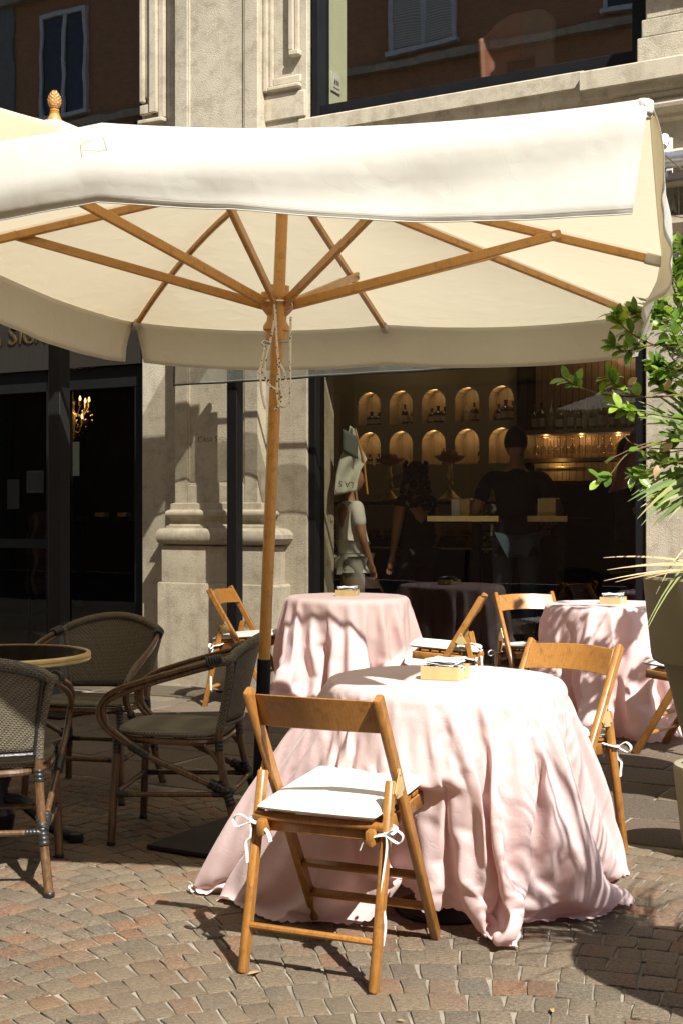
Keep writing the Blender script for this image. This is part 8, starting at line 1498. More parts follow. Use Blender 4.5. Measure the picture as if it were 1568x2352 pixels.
def shrub():
    base = PA + Vector((.16, .10, .95)); t = thing('laurel_shrub', 'glossy green shrub reaching in from the right over the big planter', 'shrub', base)
    rr = random.Random(77); br = MB(); lv = MB(); dl = MB()
    top = base + Vector((.05, .12, 1.7))
    tr = MB(); tr.tube(smooth_path([base + Vector((0,0,-.02)), base + Vector((.03,.04,.4)), base + Vector((.01,.10,1.0)), top], 6), [.03]*7 + [.022]*6 + [.014]*6, 10); tr.build('trunk', M_TWIG, t)
    def stem(L, r0=.0042, dens=1.0, tipn=6, sz=1.0, lit=0):
        r0 *= 1.6; sz *= 1.36
        pts = smooth_path(L, 7); m = len(pts)
        br.tube(pts, [r0*(1-.65*i/(m-1)) for i in range(m)], 6)
        acc = 0
        for i in range(3, m):
            if rr.random() < dens*.95:
                for q in range(rr.choice((1,1,2))):
                    d0 = (pts[i]-pts[i-1]).normalized(); side = Vector((rr.uniform(-1,1), rr.uniform(-1,1), rr.uniform(-.5,1))).normalized()
                    dd = (d0*.5 + side).normalized(); n = (Vector((rr.uniform(-.8,.8), rr.uniform(-1.0,.4), 1))).normalized()
                    leaf(lv, pts[i], dd, n, rr.uniform(.038,.062)*sz, rr.uniform(.012,.018)*sz, rr.uniform(-.05,.3))
        d0 = (pts[-1]-pts[-3]).normalized()
        for q in range(tipn):
            a = q*2.4; o = d0.orthogonal().normalized(); o2 = d0.cross(o)
            dd = (d0*rr.uniform(.4,1.0) + (o*math.cos(a)+o2*math.sin(a))*.75).normalized()
            leaf(lv, pts[-1] - d0*.010*q, dd, (Vector((0,-.3,1)) + o*.3).normalized(), rr.uniform(.036,.058)*sz, rr.uniform(.011,.017)*sz, rr.uniform(-.1,.25))
    def S(Y, *px): return [at(x, y, 5.7 + (Y-3.42)*1.7) for k, (x, y) in enumerate(px)]
    stem(S(3.42,(1690,930),(1600,905),(1500,912),(1400,908),(1340,893),(1296,872)), .0042, .30, 9)
    stem(S(3.40,(1480,912),(1440,905),(1415,885),(1395,865)), .003, .6, 6)
    stem(S(3.44,(1680,800),(1580,792),(1500,792),(1440,806),(1404,796)), .0045, .8, 8)
    stem(S(3.40,(1500,792),(1455,770),(1425,745),(1412,722)), .003, .9, 6)
    stem(S(3.50,(1690,760),(1600,760),(1530,748),(1480,730),(1452,716)), .004, .9, 7)
    stem(S(3.62,(1680,830),(1600,790),(1560,700),(1540,640),(1535,590),(1533,566)), .004, .75, 7)
    stem(S(3.60,(1620,760),(1580,700),(1565,640),(1562,600)), .003, .9, 6)
    stem(S(3.36,(1690,960),(1600,968),(1520,955),(1450,945),(1418,936)), .0035, .6, 7)
    stem(S(3.34,(1690,1010),(1600,1010),(1510,1020),(1440,1043),(1400,1090),(1374,1103)), .0038, .18, 7, .95)
    stem(S(3.36,(1560,1012),(1480,1020),(1420,1045),(1385,1062)), .0028, .05, 0)
    stem(S(3.38,(1690,1060),(1600,1058),(1540,1066),(1480,1085),(1455,1095)), .0035, .8, 7)
    stem(S(3.42,(1690,1120),(1620,1120),(1550,1135),(1508,1152)), .0035, .6, 6)
    for k in range(44):                          # the dense mass at the frame edge and beyond it
        Y = rr.uniform(5.4, 6.2); x1 = rr.uniform(1490, 1760); y1 = rr.uniform(700, 1110)
        if x1 < 1545 and y1 > 1090: continue
        a = at(rr.uniform(1640,1760), rr.uniform(780,1150), 5.75); b_ = at(x1, y1, Y)
        stem([a, a.lerp(b_, .5) + Vector((0,0,rr.uniform(-.04,.04))), b_], .0035, .95, 7)
    for L in (((1640,800),(1590,720),(1555,660),(1548,610)), ((1640,780),(1600,700),(1575,600),(1566,560)), ((1640,820),(1580,740),(1520,690),(1500,668)), ((1640,900),(1580,860),(1530,845),(1500,838)), ((1640,960),(1570,930),(1530,900),(1512,880)), ((1650,1100),(1590,1090),(1540,1110),(1520,1135))):
        stem(S(3.5, *L), .0035, .9, 7)
    for k in range(22):                          # shoots rising beside the canopy corner
        Y = rr.uniform(5.3, 6.6); b_ = at(rr.uniform(1585, 1860), rr.uniform(330, 740), Y); a = at(1720, 860, 5.9)
        stem([a, a.lerp(b_, .5) + Vector((rr.uniform(0,.05),0,0)), b_], .0032, .8, 7)
    for k in range(34):                          # the crown outside the picture, which dapples the back right table
        a = at(1740, 900, 5.95); b_ = at(rr.uniform(1660, 1980), rr.uniform(520, 930), rr.uniform(5.9, 6.6))
        stem([a, a.lerp(b_, .5) + Vector((0,0,rr.uniform(-.05,.05))), b_], .0032, .8, 7)
    # bare dry twigs
    for L in (((1600,1030),(1500,1030),(1450,1018),(1434,1003)),((1600,1030),(1520,1040),(1455,1035)),((1640,870),(1560,840),(1530,800)),((1640,420),(1580,400),(1545,372),(1520,352)),((1620,505),(1570,500),(1530,493),(1516,490))):
        br.tube(smooth_path(S(3.45, *L), 6), .0030, 5)
        p = S(3.45, L[-1])[0]
        for q in range(4): br.tube([p, p + Vector((rr.uniform(-.02,.01), rr.uniform(-.01,.01), rr.uniform(-.012,.012)))], .002, 4)
    for (x, y) in ((1535,870),(1542,1015),(1508,1068),(1462,868)):
        leaf(dl, at(x, y, 5.6), Vector((rr.uniform(-1,1), rr.uniform(-.5,.5), rr.uniform(-1,.3))), Vector((.2,-1,.4)), .055, .016, .4)
    br.build('branches', M_TWIG, t, auto=0); lv.build('leaves', M_LEAF, t, auto=0, sub=1); dl.build('dead_leaves', M_DRY, t, auto=0)
shrub()
# ------------------------------------------------------------------ people (one skinned surface each; clothes over it)
def skin(name, J, E, rad, mt, parent, sub=2, root=None):
    me = bpy.data.meshes.new(name); names = list(J)
    idx = {n: i for i, n in enumerate(names)}
    me.from_pydata([tuple(J[n]) for n in names], [(idx[a], idx[b]) for a, b in E], [])
    o = bpy.data.objects.new(name, me); C.objects.link(o)
    o.modifiers.new('skin', 'SKIN')
    for i, n in enumerate(names):
        r = rad[n]; me.skin_vertices[0].data[i].radius = r if isinstance(r, tuple) else (r, r)
        me.skin_vertices[0].data[i].use_root = (n == (root or names[0]))
    s = o.modifiers.new('s', 'SUBSURF'); s.levels = sub; s.render_levels = sub
    bpy.context.view_layer.update()
    m2 = bpy.data.meshes.new_from_object(o.evaluated_get(bpy.context.evaluated_depsgraph_get()))
    bpy.data.objects.remove(o); m2.name = name; m2.materials.clear(); m2.materials.append(mt)
    m2.polygons.foreach_set('use_smooth', [True]*len(m2.polygons))
    ob = bpy.data.objects.new(name, m2); C.objects.link(ob); ob.parent = parent
    return ob
def person(label, loc, rz, H, cloth, legs, arms, sleeve=True, hair='short', female=False, lean=0.0, shoe=True):
    """local frame: faces +y, x to the person's left is -x; arms: {side: (elbow, wrist, hand dir)}"""
    root = thing('person', label, 'person', loc, rz); k = H/1.75
    V = lambda x, y, z: Vector((x*k, y*k, z*k))
    sh = .20 if not female else .165
    J = {'pelvis': V(0,0,.95), 'waist': V(0,.01,1.08), 'chest': V(0,.0,1.28), 'neck0': V(0,-.01,1.44), 'neck': V(0,.005,1.52), 'head0': V(0,.015,1.58)}
    rad = {'pelvis': (.155*k,.105*k), 'waist': (.135*k,.095*k), 'chest': (.155*k,.11*k), 'neck0': (.075*k,.065*k), 'neck': .054*k, 'head0': .05*k}
    E = [('pelvis','waist'),('waist','chest'),('chest','neck0'),('neck0','neck'),('neck','head0')]
    for s, n in ((-1,'l'), (1,'r')):
        J['hip'+n] = V(s*.095,0,.90); J['knee'+n] = V(s*.10,.02,.49); J['ankle'+n] = V(s*.105,-.02,.09); J['toe'+n] = V(s*.12,.13,.04)
        rad['hip'+n] = .088*k; rad['knee'+n] = .055*k; rad['ankle'+n] = .038*k; rad['toe'+n] = (.042*k,.028*k)
        E += [('pelvis','hip'+n),('hip'+n,'knee'+n),('knee'+n,'ankle'+n),('ankle'+n,'toe'+n)]
        el, wr = arms[n]
        J['sh'+n] = V(s*sh,-.01,1.40); J['el'+n] = V(*el); J['wr'+n] = V(*wr)
        d = (J['wr'+n]-J['el'+n]).normalized(); J['palm'+n] = J['wr'+n] + d*.075*k
        rad['sh'+n] = .062*k; rad['el'+n] = .042*k; rad['wr'+n] = (.029*k,.022*k); rad['palm'+n] = (.038*k,.018*k)
        E += [('chest','sh'+n),('sh'+n,'el'+n),('el'+n,'wr'+n),('wr'+n,'palm'+n)]
        q = d.cross(Vector((0,0,1))); q = q.normalized() if q.length > .1 else Vector((1,0,0)); up = q.cross(d)
        for f in range(4):                        # fingers, bent at the knuckle
            a = J['palm'+n] + q*((f-1.5)*.019*k); L = (.075,.085,.08,.062)[f]*k
            J['f%d%s' % (f,n)] = a + d*L*.5 - up*.008*k; J['g%d%s' % (f,n)] = a + d*L*.9 - up*.032*k
            rad['f%d%s' % (f,n)] = .009*k; rad['g%d%s' % (f,n)] = .0075*k
            E += [('palm'+n,'f%d%s' % (f,n)),('f%d%s' % (f,n),'g%d%s' % (f,n))]
        J['t'+n] = J['wr'+n] + d*.05*k + q*(-s*.042*k) - up*.012*k; rad['t'+n] = .0095*k; E.append(('wr'+n,'t'+n))
    body = skin('body', J, E, rad, M_SKIN, root)
    # head: shaped from a sphere
    m = MB(); hc = V(0,.025,1.645); nl, nk = 20, 24
    def HP(a, b, sc_=1.0):
        th = math.pi*a/nl; ph = 2*math.pi*b/nk; x, y, z = math.sin(th)*math.cos(ph), math.sin(th)*math.sin(ph), math.cos(th)
        px = .083*x*(1 - .18*max(0,-z)); py = .095*y; pz = .118*z
        if y > 0:
            py *= 1 - .10*max(0, -z)
            nz = math.exp(-((x/.16)**2) - ((z+.05)/.20)**2); py += .020*nz*(y > .5)
            py -= .007*math.exp(-(((abs(x)-.40)/.18)**2) - ((z-.10)/.12)**2)
            py += .006*math.exp(-((x/.3)**2) - ((z+.48)/.08)**2)
        return hc + Vector((px,py,pz))*k*sc_
    m.grid(lambda b, a: HP(a, b), nk, nl+1, True)
    for s in (-1, 1):
        m.lathe([(.0,-.006),(.020,-.004),(.026,.002),(.018,.006),(0,.004)], 12, hc + Vector((s*.075,-.008,-.005))*k, M=Matrix.Rotation(R(90)*s, 3, 'Y') @ Matrix.Diagonal((1.3*k,.75*k,k)))
    m.build('head', M_SKIN, root, local=True, auto=0)
    e = MB()
    for s in (-1, 1): e.lathe([(0,-.009),(.009,-.004),(.009,.004),(0,.009)], 8, hc + Vector((s*.030,.078,.012))*k)
    e.build('eyes', M_INK, root, local=True)
    h = MB(); rr = random.Random(3)
    def HR(b, a):
        p = HP(a*.60, b, 1.0) - hc; z = p.z/k
        return hc + p*(1.07 + .02*math.sin(b*3+a*2)) + Vector((0,-.012 if hair == 'short' else -.02,.008))*k
    h.grid(HR, nk, nl+1, True)
    if hair == 'short':
        vs = [p for p in h.v]; h.v = [tuple(Vector(p) + (Vector((0,.0,0)) if (Vector(p)-hc).y < .03*k else Vector((0,-.03*k,.02*k)))) for p in vs]
    elif hair == 'curly':
        for q in range(260):
            a = rr.uniform(0,6.28); z = rr.uniform(-.30,.12); r_ = .10 + .035*min(1,max(0,-z*6))
            if math.sin(a) > .55: continue
            h.lathe([(0,-.022),(.018,-.01),(.020,.008),(0,.022)], 6, hc + Vector((r_*math.cos(a), r_*math.sin(a)*.95-.02, z))*k)
    h.build('hair', M_HAIR, root, local=True, auto=0)
    # clothes
    Jc = {n: J[n].copy() for n in ('pelvis','waist','chest','neck0','shl','shr')}; rc = {n: (tuple(x*1.10 for x in rad[n]) if isinstance(rad[n], tuple) else rad[n]*1.16) for n in Jc}
    Jc['hem'] = V(0,0,.84); rc['hem'] = (.148*k,.108*k); rc['neck0'] = .066*k
    Jc['collar'] = V(0,-.004,1.475); rc['collar'] = .062*k
    Ec = [('pelvis','waist'),('waist','chest'),('chest','neck0'),('neck0','collar'),('pelvis','hem'),('chest','shl'),('chest','shr')]
    for n in ('l','r'):
        fr = .72 if sleeve else .25
        Jc['sl'+n] = J['sh'+n].lerp(J['el'+n], fr); rc['sl'+n] = .064*k; Ec.append(('sh'+n,'sl'+n))
    skin('shirt', Jc, Ec, rc, cloth, root, 2, 'pelvis')
    Jt = {n: J[n].copy() for n in ('pelvis','hipl','hipr','kneel','kneer','anklel','ankler')}; rt = {n: (tuple(x*1.04 for x in rad[n]) if isinstance(rad[n], tuple) else rad[n]*1.18) for n in Jt}
    rt['anklel'] = rt['ankler'] = .052*k
    skin('trousers', Jt, [('pelvis','hipl'),('pelvis','hipr'),('hipl','kneel'),('hipr','kneer'),('kneel','anklel'),('kneer','ankler')], rt, legs, root, 2, 'pelvis')
    for s, n in ((-1,'l'),(1,'r')):
        if shoe:
            q = MB(); q.tube(smooth_path([V(s*.10,-.07,.045), V(s*.105,-.01,.06), V(s*.115,.09,.045), V(s*.122,.17,.032)], 4), [.036*k]*5+[.042*k]*6+[.034*k]*2, 12, True, .85); q.build('shoe', M_BLACKCLOTH, root, local=True)
    return root
FL = .17
person('man seen from behind in dark polo shirt and jeans at the window bar table', (1.335, 10.02, FL), R(-4), 1.79, M_NAVY, M_JEANS,
    {'l': ((-.31,.0,1.12), (-.24,.24,1.06)), 'r': ((.325,-.03,1.11), (.27,.22,1.03))})
person('person in a white shirt and trousers standing behind the hanging newspaper inside the window', (.075, 10.20, FL), R(-70), 1.50, M_SHIRT, fabric('white_trousers', (.40,.40,.37)),
    {'l': ((-.22,.02,1.13), (-.16,.12,.90)), 'r': ((.22,.02,1.13), (.13,.14,.88))}, female=True, hair='short')
person('curly haired woman in a black top standing in the dim middle of the cafe', (.60, 10.60, FL), R(28), 1.55, M_BLACKCLOTH, M_BLACKCLOTH,
    {'l': ((-.22,-.02,1.12), (-.20,.10,.88)), 'r': ((.23,.0,1.12), (.24,.12,.90))}, sleeve=False, female=True, hair='curly')
person('man in black reading a pink newspaper at the right end of the shop window', (2.13, 9.72, FL), R(-100), 1.70, M_BLACKCLOTH, M_BLACKCLOTH,
    {'l': ((-.26,.10,1.14), (-.12,.34,1.22)), 'r': ((.26,.10,1.14), (.12,.34,1.22))})

# ------------------------------------------------------------------ newspapers
def paper_sheet(mb, P, n=10, m_=10): mb.grid(lambda i, j: P(i/n, j/m_), n+1, m_+1)
def newspapers():
    t = thing('newspaper', 'white newspaper on a wooden holder hanging inside the left of the shop window', 'newspaper', F(1.5,-.42,1.45), FROT)
    c = F(1.50, -.40, 1.45)
    pts = [[(803,978),(812,985)],[(795,1010),(824,1020)],[(786,1040),(842,1055)],[(778,1062),(826,1082)],[(772,1090),(822,1100)],[(768,1138),(818,1128)]]
    m = MB(); ny = len(pts)-1
    def P(s, tt):
        q = tt*ny; k = min(int(q), ny-1); f = q-k
        l = Vector(pts[k][0]).lerp(Vector(pts[k+1][0]), f); r = Vector(pts[k][1]).lerp(Vector(pts[k+1][1]), f)
        p = l.lerp(r, s); return at(p.x, p.y, 9.98 + .03*math.sin(s*7+tt*5) + .03*s)
    paper_sheet(m, P, 14, 30); m.build('paper', M_NEWS, t, solid=.004)
    st = MB(); st.tube([at(815,985,10.02), at(835,1060,10.02), at(843,1135,10.02)], .008, 8); st.build('stick', M_UWOOD, t)
    pp = MB(); paper_sheet(pp, lambda s, q: at(787+s*34, 985+18*s+q*52, 9.945 + .02*s), 4, 6); pp.build('photo_page', plain('grey_photo', (.11,.13,.12), .8), t, solid=.002)
    Mt = Matrix.Translation(at(812,1108,9.90)) @ Matrix.Rotation(R(90),4,'X') @ Matrix.Rotation(R(176),4,'Z')
    o = text_mesh('LA S', .060, M_INK, Mt, 'headline', None, .001); o.data.transform(parent_matrix(t).inverted()); o.parent = t
    t = thing('newspaper', 'pink newspaper held open by the man in black behind the shrub leaves', 'newspaper', at(1432,1100,9.3))
    m = MB()
    pl = [[(1452,985),(1470,1000)],[(1432,1030),(1470,1035)],[(1418,1070),(1468,1070)],[(1408,1105),(1462,1100)],[(1396,1132),(1440,1120)]]
    def P2(s, tt):
        q = tt*4; k = min(int(q), 3); f = q-k
        p = Vector(pl[k][0]).lerp(Vector(pl[k+1][0]), f).lerp(Vector(pl[k][1]).lerp(Vector(pl[k+1][1]), f), s)
        return at(p.x, p.y, 9.36 + .06*math.sin(s*3) + .02*math.sin(tt*8))
    paper_sheet(m, P2, 8, 20); m.build('paper', M_PINKPAPER, t, solid=.004)
newspapers()

# ------------------------------------------------------------------ things in the cafe
def bar_tables():
    for k, (u0, u1, wv0, wv1, lab) in enumerate(((1.98,2.56,-1.30,-.74,'high bar table with a bright brass edge inside the window, left of the man'), (2.80,3.10,-1.35,-.75,'high bar table with a brass edge inside the window, right of the man'))):
        t = thing('bar_table', lab, 'table', F((u0+u1)/2, (wv0+wv1)/2, FL), FROT)
        m = MB(); m.fbox(u0, u1, wv0, wv1, 1.245, 1.285); m.build('table_top', M_MARBLE, t, bevel=.003)
        e = MB(); e.fbox(u0-.004, u1+.004, wv1, wv1+.012, 1.258, 1.300); e.build('brass_edge', M_BRASS, t)
        l = MB(); um, wm = (u0+u1)/2, (wv0+wv1)/2; l.fbox(um-.03, um+.03, wm-.03, wm+.03, FL+.02, 1.245); l.fbox(um-.2, um+.2, wm-.2, wm+.2, FL+.002, FL+.02); l.build('pedestal', M_BLACK, t)
    for u, lab, wht in ((2.22,'paper napkin stack in a brass upright holder on the left bar table',1),(3.10-.18,'brass upright napkin dispenser on the right bar table',0)):
        t = thing('napkin_dispenser', lab, 'napkin holder', F(u,-.85,1.285), FROT)
        m = MB(); m.fbox(u-.01 if wht else u-.06, u+.07, -.90, -.82, 1.286, 1.435); m.build('brass_case', M_BRASS, t, bevel=.008)
        p = MB(); p.fbox(u-.085 if wht else u-.078, u-.012 if wht else u-.062, -.89, -.83, 1.287, 1.43); p.build('napkins', M_NAPKIN, t, bevel=.003)
bar_tables()
def lathe_thing(name, label, cat, o, parts, group=None):
    t = thing(name, label, cat, o, 0, group)
    for n, prof, mt in parts:
        m = MB(); m.lathe(prof, 24, o); m.build(n, mt, t)
    return t
def counter():
    t = thing('display_counter', 'dark glazed pastry counter across the dim cafe', 'counter', F(1.3,-2.1,FL), FROT)
    m = MB(); m.fbox(.3, 2.5, -2.4, -1.75, FL, 1.10); m.build('cabinet', M_DARK, t); m = MB(); m.fbox(.28, 2.52, -2.42, -1.73, 1.40, 1.425); m.fbox(.28,2.52,-2.42,-1.73,1.10,1.13); m.build('shelf_top', M_MARBLE, t)
    m = MB(); m.fbox(.3, 2.5, -1.76, -1.75, 1.13, 1.40); m.build('glass_front', M_CLEAR, t)
    m = MB(); m.tube([F(.3,-1.74,1.02), F(2.5,-1.74,1.02)], .010, 8); m.build('brass_rail', M_BRASS, t)
    rr = random.Random(2)
    for k in range(14):
        u = .42 + k*.15; s = thing('pastry', 'golden pastry on the lower shelf of the dim counter', 'pastry', F(u,-1.95,1.131), 0, 'pastries in the counter')
        m = MB(); m.lathe([(0,0),(.045,.003),(.052,.02),(.035,.045),(0,.052)], 12, F(u,-1.95,1.131)); m.build('crust', plain('pastry_crust', (.32,.16,.05), .5), s)
counter()
def fruit_stand(u, wv, zb, label):
    o = F(u, wv, zb); t = lathe_thing('fruit_stand', label, 'fruit stand', o, [('stand', [(.09,0),(.095,.015),(.05,.05),(.02,.09),(.035,.13),(.018,.17),(.030,.21),(.015,.26),(.018,.31),(.09,.335),(.135,.375),(.125,.375),(.08,.345),(0,.335)], M_BRASS)])
    rr = random.Random(int(u*10))
    for k in range(7):
        a = k*2.2; r = .035 + .045*(k % 3)/2; p = o + Vector((r*math.cos(a), r*math.sin(a), .385))
        f = thing('orange', 'orange in the tall brass fruit stand' if 'right' in label else 'orange in the half hidden fruit stand', 'fruit', p, 0, 'oranges on the stands')
        m = MB(); m.lathe([(0,-.034)]+[(.034*math.sin(math.pi*i/8), -.034*math.cos(math.pi*i/8)) for i in range(1,8)]+[(0,.033)], 12, p); m.build('peel', plain('orange_peel', (.55,.20,.03), .5), f)
fruit_stand(1.766, -1.62, 1.43, 'tall brass fruit stand of oranges, right of the glass dome')
fruit_stand(1.08, -1.85, 1.43, 'brass fruit stand half hidden by the dark window post')
lathe_thing('cake_dome', 'clear glass cake dome with a knob on a foot', 'cake dome', F(1.337,-1.65,1.43), [('foot', [(.07,0),(.07,.01),(.02,.03),(.02,.09),(.14,.105),(.145,.115),(0,.115)], M_CLEAR), ('dome', [(.135,.118),(.135,.17),(.11,.215),(.06,.245),(.012,.255),(.010,.275),(.022,.285),(.020,.30),(0,.306)], M_CLEAR)])
def bottles():
    rr = random.Random(14)
    cols = [(.02,.03,.015),(.10,.05,.015),(.03,.03,.035),(.35,.33,.28),(.12,.02,.02),(.05,.10,.06)]
    mats = [plain('bottle_glass', c, .12, 0, .7, .2) for c in cols]; lab_m = plain('bottle_label', (.45,.42,.34), .7)
    names = ['dark green bottle','amber bottle','black bottle','pale bottle','dark red bottle','green bottle']
    def bottle(o, h, r, k, where, group):
        t = thing('bottle', names[k] + ' ' + where, 'bottle', o, 0, group)
        m = MB(); m.lathe([(r*.9,0),(r,.006),(r,h*.55),(r*.85,h*.64),(r*.33,h*.74),(r*.30,h*.93),(r*.40,h*.935),(r*.40,h),(0,h)], 12, o); m.build('glass_body', mats[k], t)
        m = MB(); m.lathe([(r*1.02,h*.14),(r*1.02,h*.45)], 12, o); m.build('label', lab_m, t)
    u = 1.92
    k = 0
    while u < 3.1:
        r = rr.uniform(.028,.040); kk = rr.randrange(6); bottle(F(u, -3.22 + rr.uniform(-.03,.03), 2.101), rr.uniform(.21,.29), r, kk, 'standing on the bar shelf above the lit glass rack', 'bottles on the bar shelf'); u += r*2 + rr.uniform(.006,.03)
    for (uc, zb, hs) in ((.519,2.216,((-.01,.20,.035,0),(.09,.18,.03,2))), (.875,2.216,((-.07,.15,.035,2),(.0,.17,.05,0),(.075,.16,.04,0))), (1.231,2.216,((-.05,.20,.03,3),(.03,.19,.035,1),(.09,.17,.03,4))), (1.587,2.216,((-.07,.16,.035,2),(.0,.2,.05,2),(.075,.19,.035,1))), (.163,2.216,((-.03,.14,.05,2),(.06,.13,.05,2))), (.875,1.806,((.06,.16,.02,1),)), (1.231,1.806,((.09,.17,.025,0),)), (.163,1.806,((-.05,.12,.03,1),(.05,.12,.03,1)))):
        for du, h, r, kk in hs: bottle(F(uc+du, -3.31, zb), h, r, kk, 'in a lit arched niche', 'bottles in the niches')
    for k in range(16):                          # hanging stemware
        u = 1.93 + k*.072; o = F(u, -3.22, 1.88)
        lathe_thing('wine_glass', 'wine glass hanging upside down in the amber lit rack', 'wine glass', o, [('bowl', [(.030,0),(.034,.03),(.028,.065),(.006,.085),(.004,.15),(.030,.158)], M_CLEAR)], 'hanging wine glasses')
bottles()
def hanging_plant():
    rr = random.Random(40); o = F(2.42,-1.02,1.30); t = thing('trailing_plant', 'dim trailing plant hanging from the left bar table by the man', 'plant', o)
    lv = MB(); br = MB()
    for k in range(6):
        p = o + FT*rr.uniform(-.14,.12) + FN*rr.uniform(-.08,.05); pts = [p]
        for q in range(8): pts.append(pts[-1] + Vector((rr.uniform(-.02,.02), rr.uniform(-.02,.02), (.02 if q < 2 else -rr.uniform(.03,.06)))))
        br.tube(pts, .0022, 4)
        for q in pts[1:]:
            for h in range(2): leaf(lv, q, Vector((rr.uniform(-1,1), rr.uniform(-1,1), rr.uniform(-1,.2))), Vector((0,-1,.6)), .04, .013)
    lv.build('leaves', M_LEAF, t, auto=0); br.build('stems', M_TWIG, t)
    pt = MB(); pt.lathe([(.04,-.06),(.055,.0),(.05,.01),(0,.005)], 16, o); pt.build('pot', M_CAST, t)
hanging_plant()
def chandelier():
    o = F(-2.45,-1.75,2.35); t = thing('chandelier', 'crystal chandelier with glowing candle bulbs inside the left doorway', 'chandelier', o)
    f = MB(); f.tube([o+Vector((0,0,.75)), o], .008, 8); f.lathe([(0,-.30),(.03,-.27),(.02,-.2),(.04,-.1),(.02,0),(.03,.1),(0,.14)], 12, o)
    bl = MB(); cr = MB(); rr = random.Random(6)
    for ring, (n, r, z) in enumerate(((7,.17,.05),(4,.10,-.12))):
        for k in range(n):
            a = 6.283*k/n; d = Vector((math.cos(a), math.sin(a), 0)); e = o + d*r + Vector((0,0,z))
            f.tube(smooth_path([o+Vector((0,0,z-.05)), o+d*r*.6+Vector((0,0,z-.09)), e], 4), .006, 6); f.lathe([(.012,0),(.012,.05)], 8, e)
            b = MB(); b.lathe([(.006,.05),(.012,.062),(.011,.077),(.005,.097),(0,.102)], 10, e); b.build('bulb', M_BULB, t)
            for q in range(7):
                c = e + Vector((rr.uniform(-.05,.05), rr.uniform(-.05,.05), -rr.uniform(.01,.16))); s = rr.uniform(.007,.012)
                cr.add([c+Vector((s,0,0)), c+Vector((0,s,0)), c+Vector((-s,0,0)), c+Vector((0,-s,0)), c+Vector((0,0,s*1.6)), c-Vector((0,0,s*1.8))], [(0,1,4),(1,2,4),(2,3,4),(3,0,4),(1,0,5),(2,1,5),(3,2,5),(0,3,5)])
    f.build('arms', M_BRASS, t); cr.build('crystals', plain('crystal', (.75,.62,.42), .05, .9), t, smooth=False)
    L = bpy.data.lights.new('chandelier_lamp', 'POINT'); L.energy = 4; L.color = (1,.62,.28); L.shadow_soft_size = .15
    lo = bpy.data.objects.new('chandelier_lamp', L); C.objects.link(lo); lo.location = o + Vector((0,0,.05))
M_BULB = emit('bulb_glow', (1,.62,.25), 3)
chandelier()
def door_things():
    t = thing('paper_notice', 'pale notice sheet fixed to the dark door glass at the far left', 'notice', F(-1.62,-.11,1.62), FROT)
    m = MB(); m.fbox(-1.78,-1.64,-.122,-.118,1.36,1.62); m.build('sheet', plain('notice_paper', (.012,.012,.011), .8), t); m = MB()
    for k in range(4): m.fbox(-1.76,-1.66-.02*k,-.117,-.116,1.60-.03*k,1.606-.03*k)
    m.build('printed_lines', M_INK, t)
    t = thing('framed_menu', 'small dark framed menu on the door glass', 'menu', F(-1.46,-.11,1.6), FROT)
    m = MB(); m.fbox(-1.55,-1.36,-.124,-.112,1.50,1.69); m.build('frame', plain('menu_frame', (.03,.028,.024), .5), t); m = MB(); m.fbox(-1.535,-1.375,-.111,-.109,1.515,1.675); m.build('card', plain('menu_card', (.016,.016,.014), .7), t)
    o = F(-1.15,-3.4,1.55); t = thing('lit_sign', 'pale lit sign lettered in capitals deep inside the doorway', 'sign', o, FROT)
    u0 = -3.46
    m = MB(); m.fbox(u0-.20,u0+.09,-2.94,-2.90,1.75,2.13); m.build('sign_board', emit('sign_glow', (.50,.62,.52), .05), t)
    for s, z in (('DE',1.92),('ROP',1.83)):
        x = text_mesh(s, .085, M_INK, fmat(u0-.10 if s == 'DE' else u0-.13, -2.898, z), 'sign_lettering', None, .001); x.data.transform(parent_matrix(t).inverted()); x.parent = t
    t = thing('hall_console', 'dark console table with small brass boxes inside the doorway', 'table', F(-2.4,-2.6,FL), FROT)
    m = MB(); m.fbox(-3.2,-1.6,-2.8,-2.4,1.25,1.29); m.fbox(-3.2,-3.15,-2.8,-2.4,FL,1.25); m.fbox(-1.65,-1.6,-2.8,-2.4,FL,1.25); m.build('console_body', M_MARBLE, t)
    for u in (-2.35,-2.0,-2.65):
        b = thing('brass_box', 'small brass box on the dim console in the doorway', 'box', F(u,-2.45,1.291), FROT, 'boxes on the console'); m = MB(); m.fbox(u-.06,u+.06,-2.5,-2.41,1.291,1.335); m.build('lid', M_BRASS, b, bevel=.004)
    t = thing('draped_chair', 'dark red checked cloth over a chair behind the door glass at the far left', 'chair', F(-1.72,-.6,FL), FROT)
    mt, tt, b, oo = mat('red_check'); ck = N(tt, 'ShaderNodeTexChecker'); ck.inputs['Scale'].default_value = 60; tt.links.new(coords(tt), ck.inputs['Vector']); ck.inputs[1].default_value = (.09,.018,.018,1); ck.inputs[2].default_value = (.02,.006,.006,1); tt.links.new(ck.outputs[0], b.inputs['Base Color'])
    m = MB(); m.grid(lambda i, j: F(-1.95 + .42*i/12 + .03*math.sin(j), -.55 - .03*math.sin(i*1.3) + .0*j, 1.28 - .75*j/14 + .06*math.sin(math.pi*i/12)), 13, 15); m.build('cover', mt, t, solid=.02)
    m = MB()
    for u in (-1.92,-1.56): m.bar(F(u,-.56,FL), F(u,-.56,1.2), .03, .03)
    m.build('frame', M_BLACK, t)
door_things()
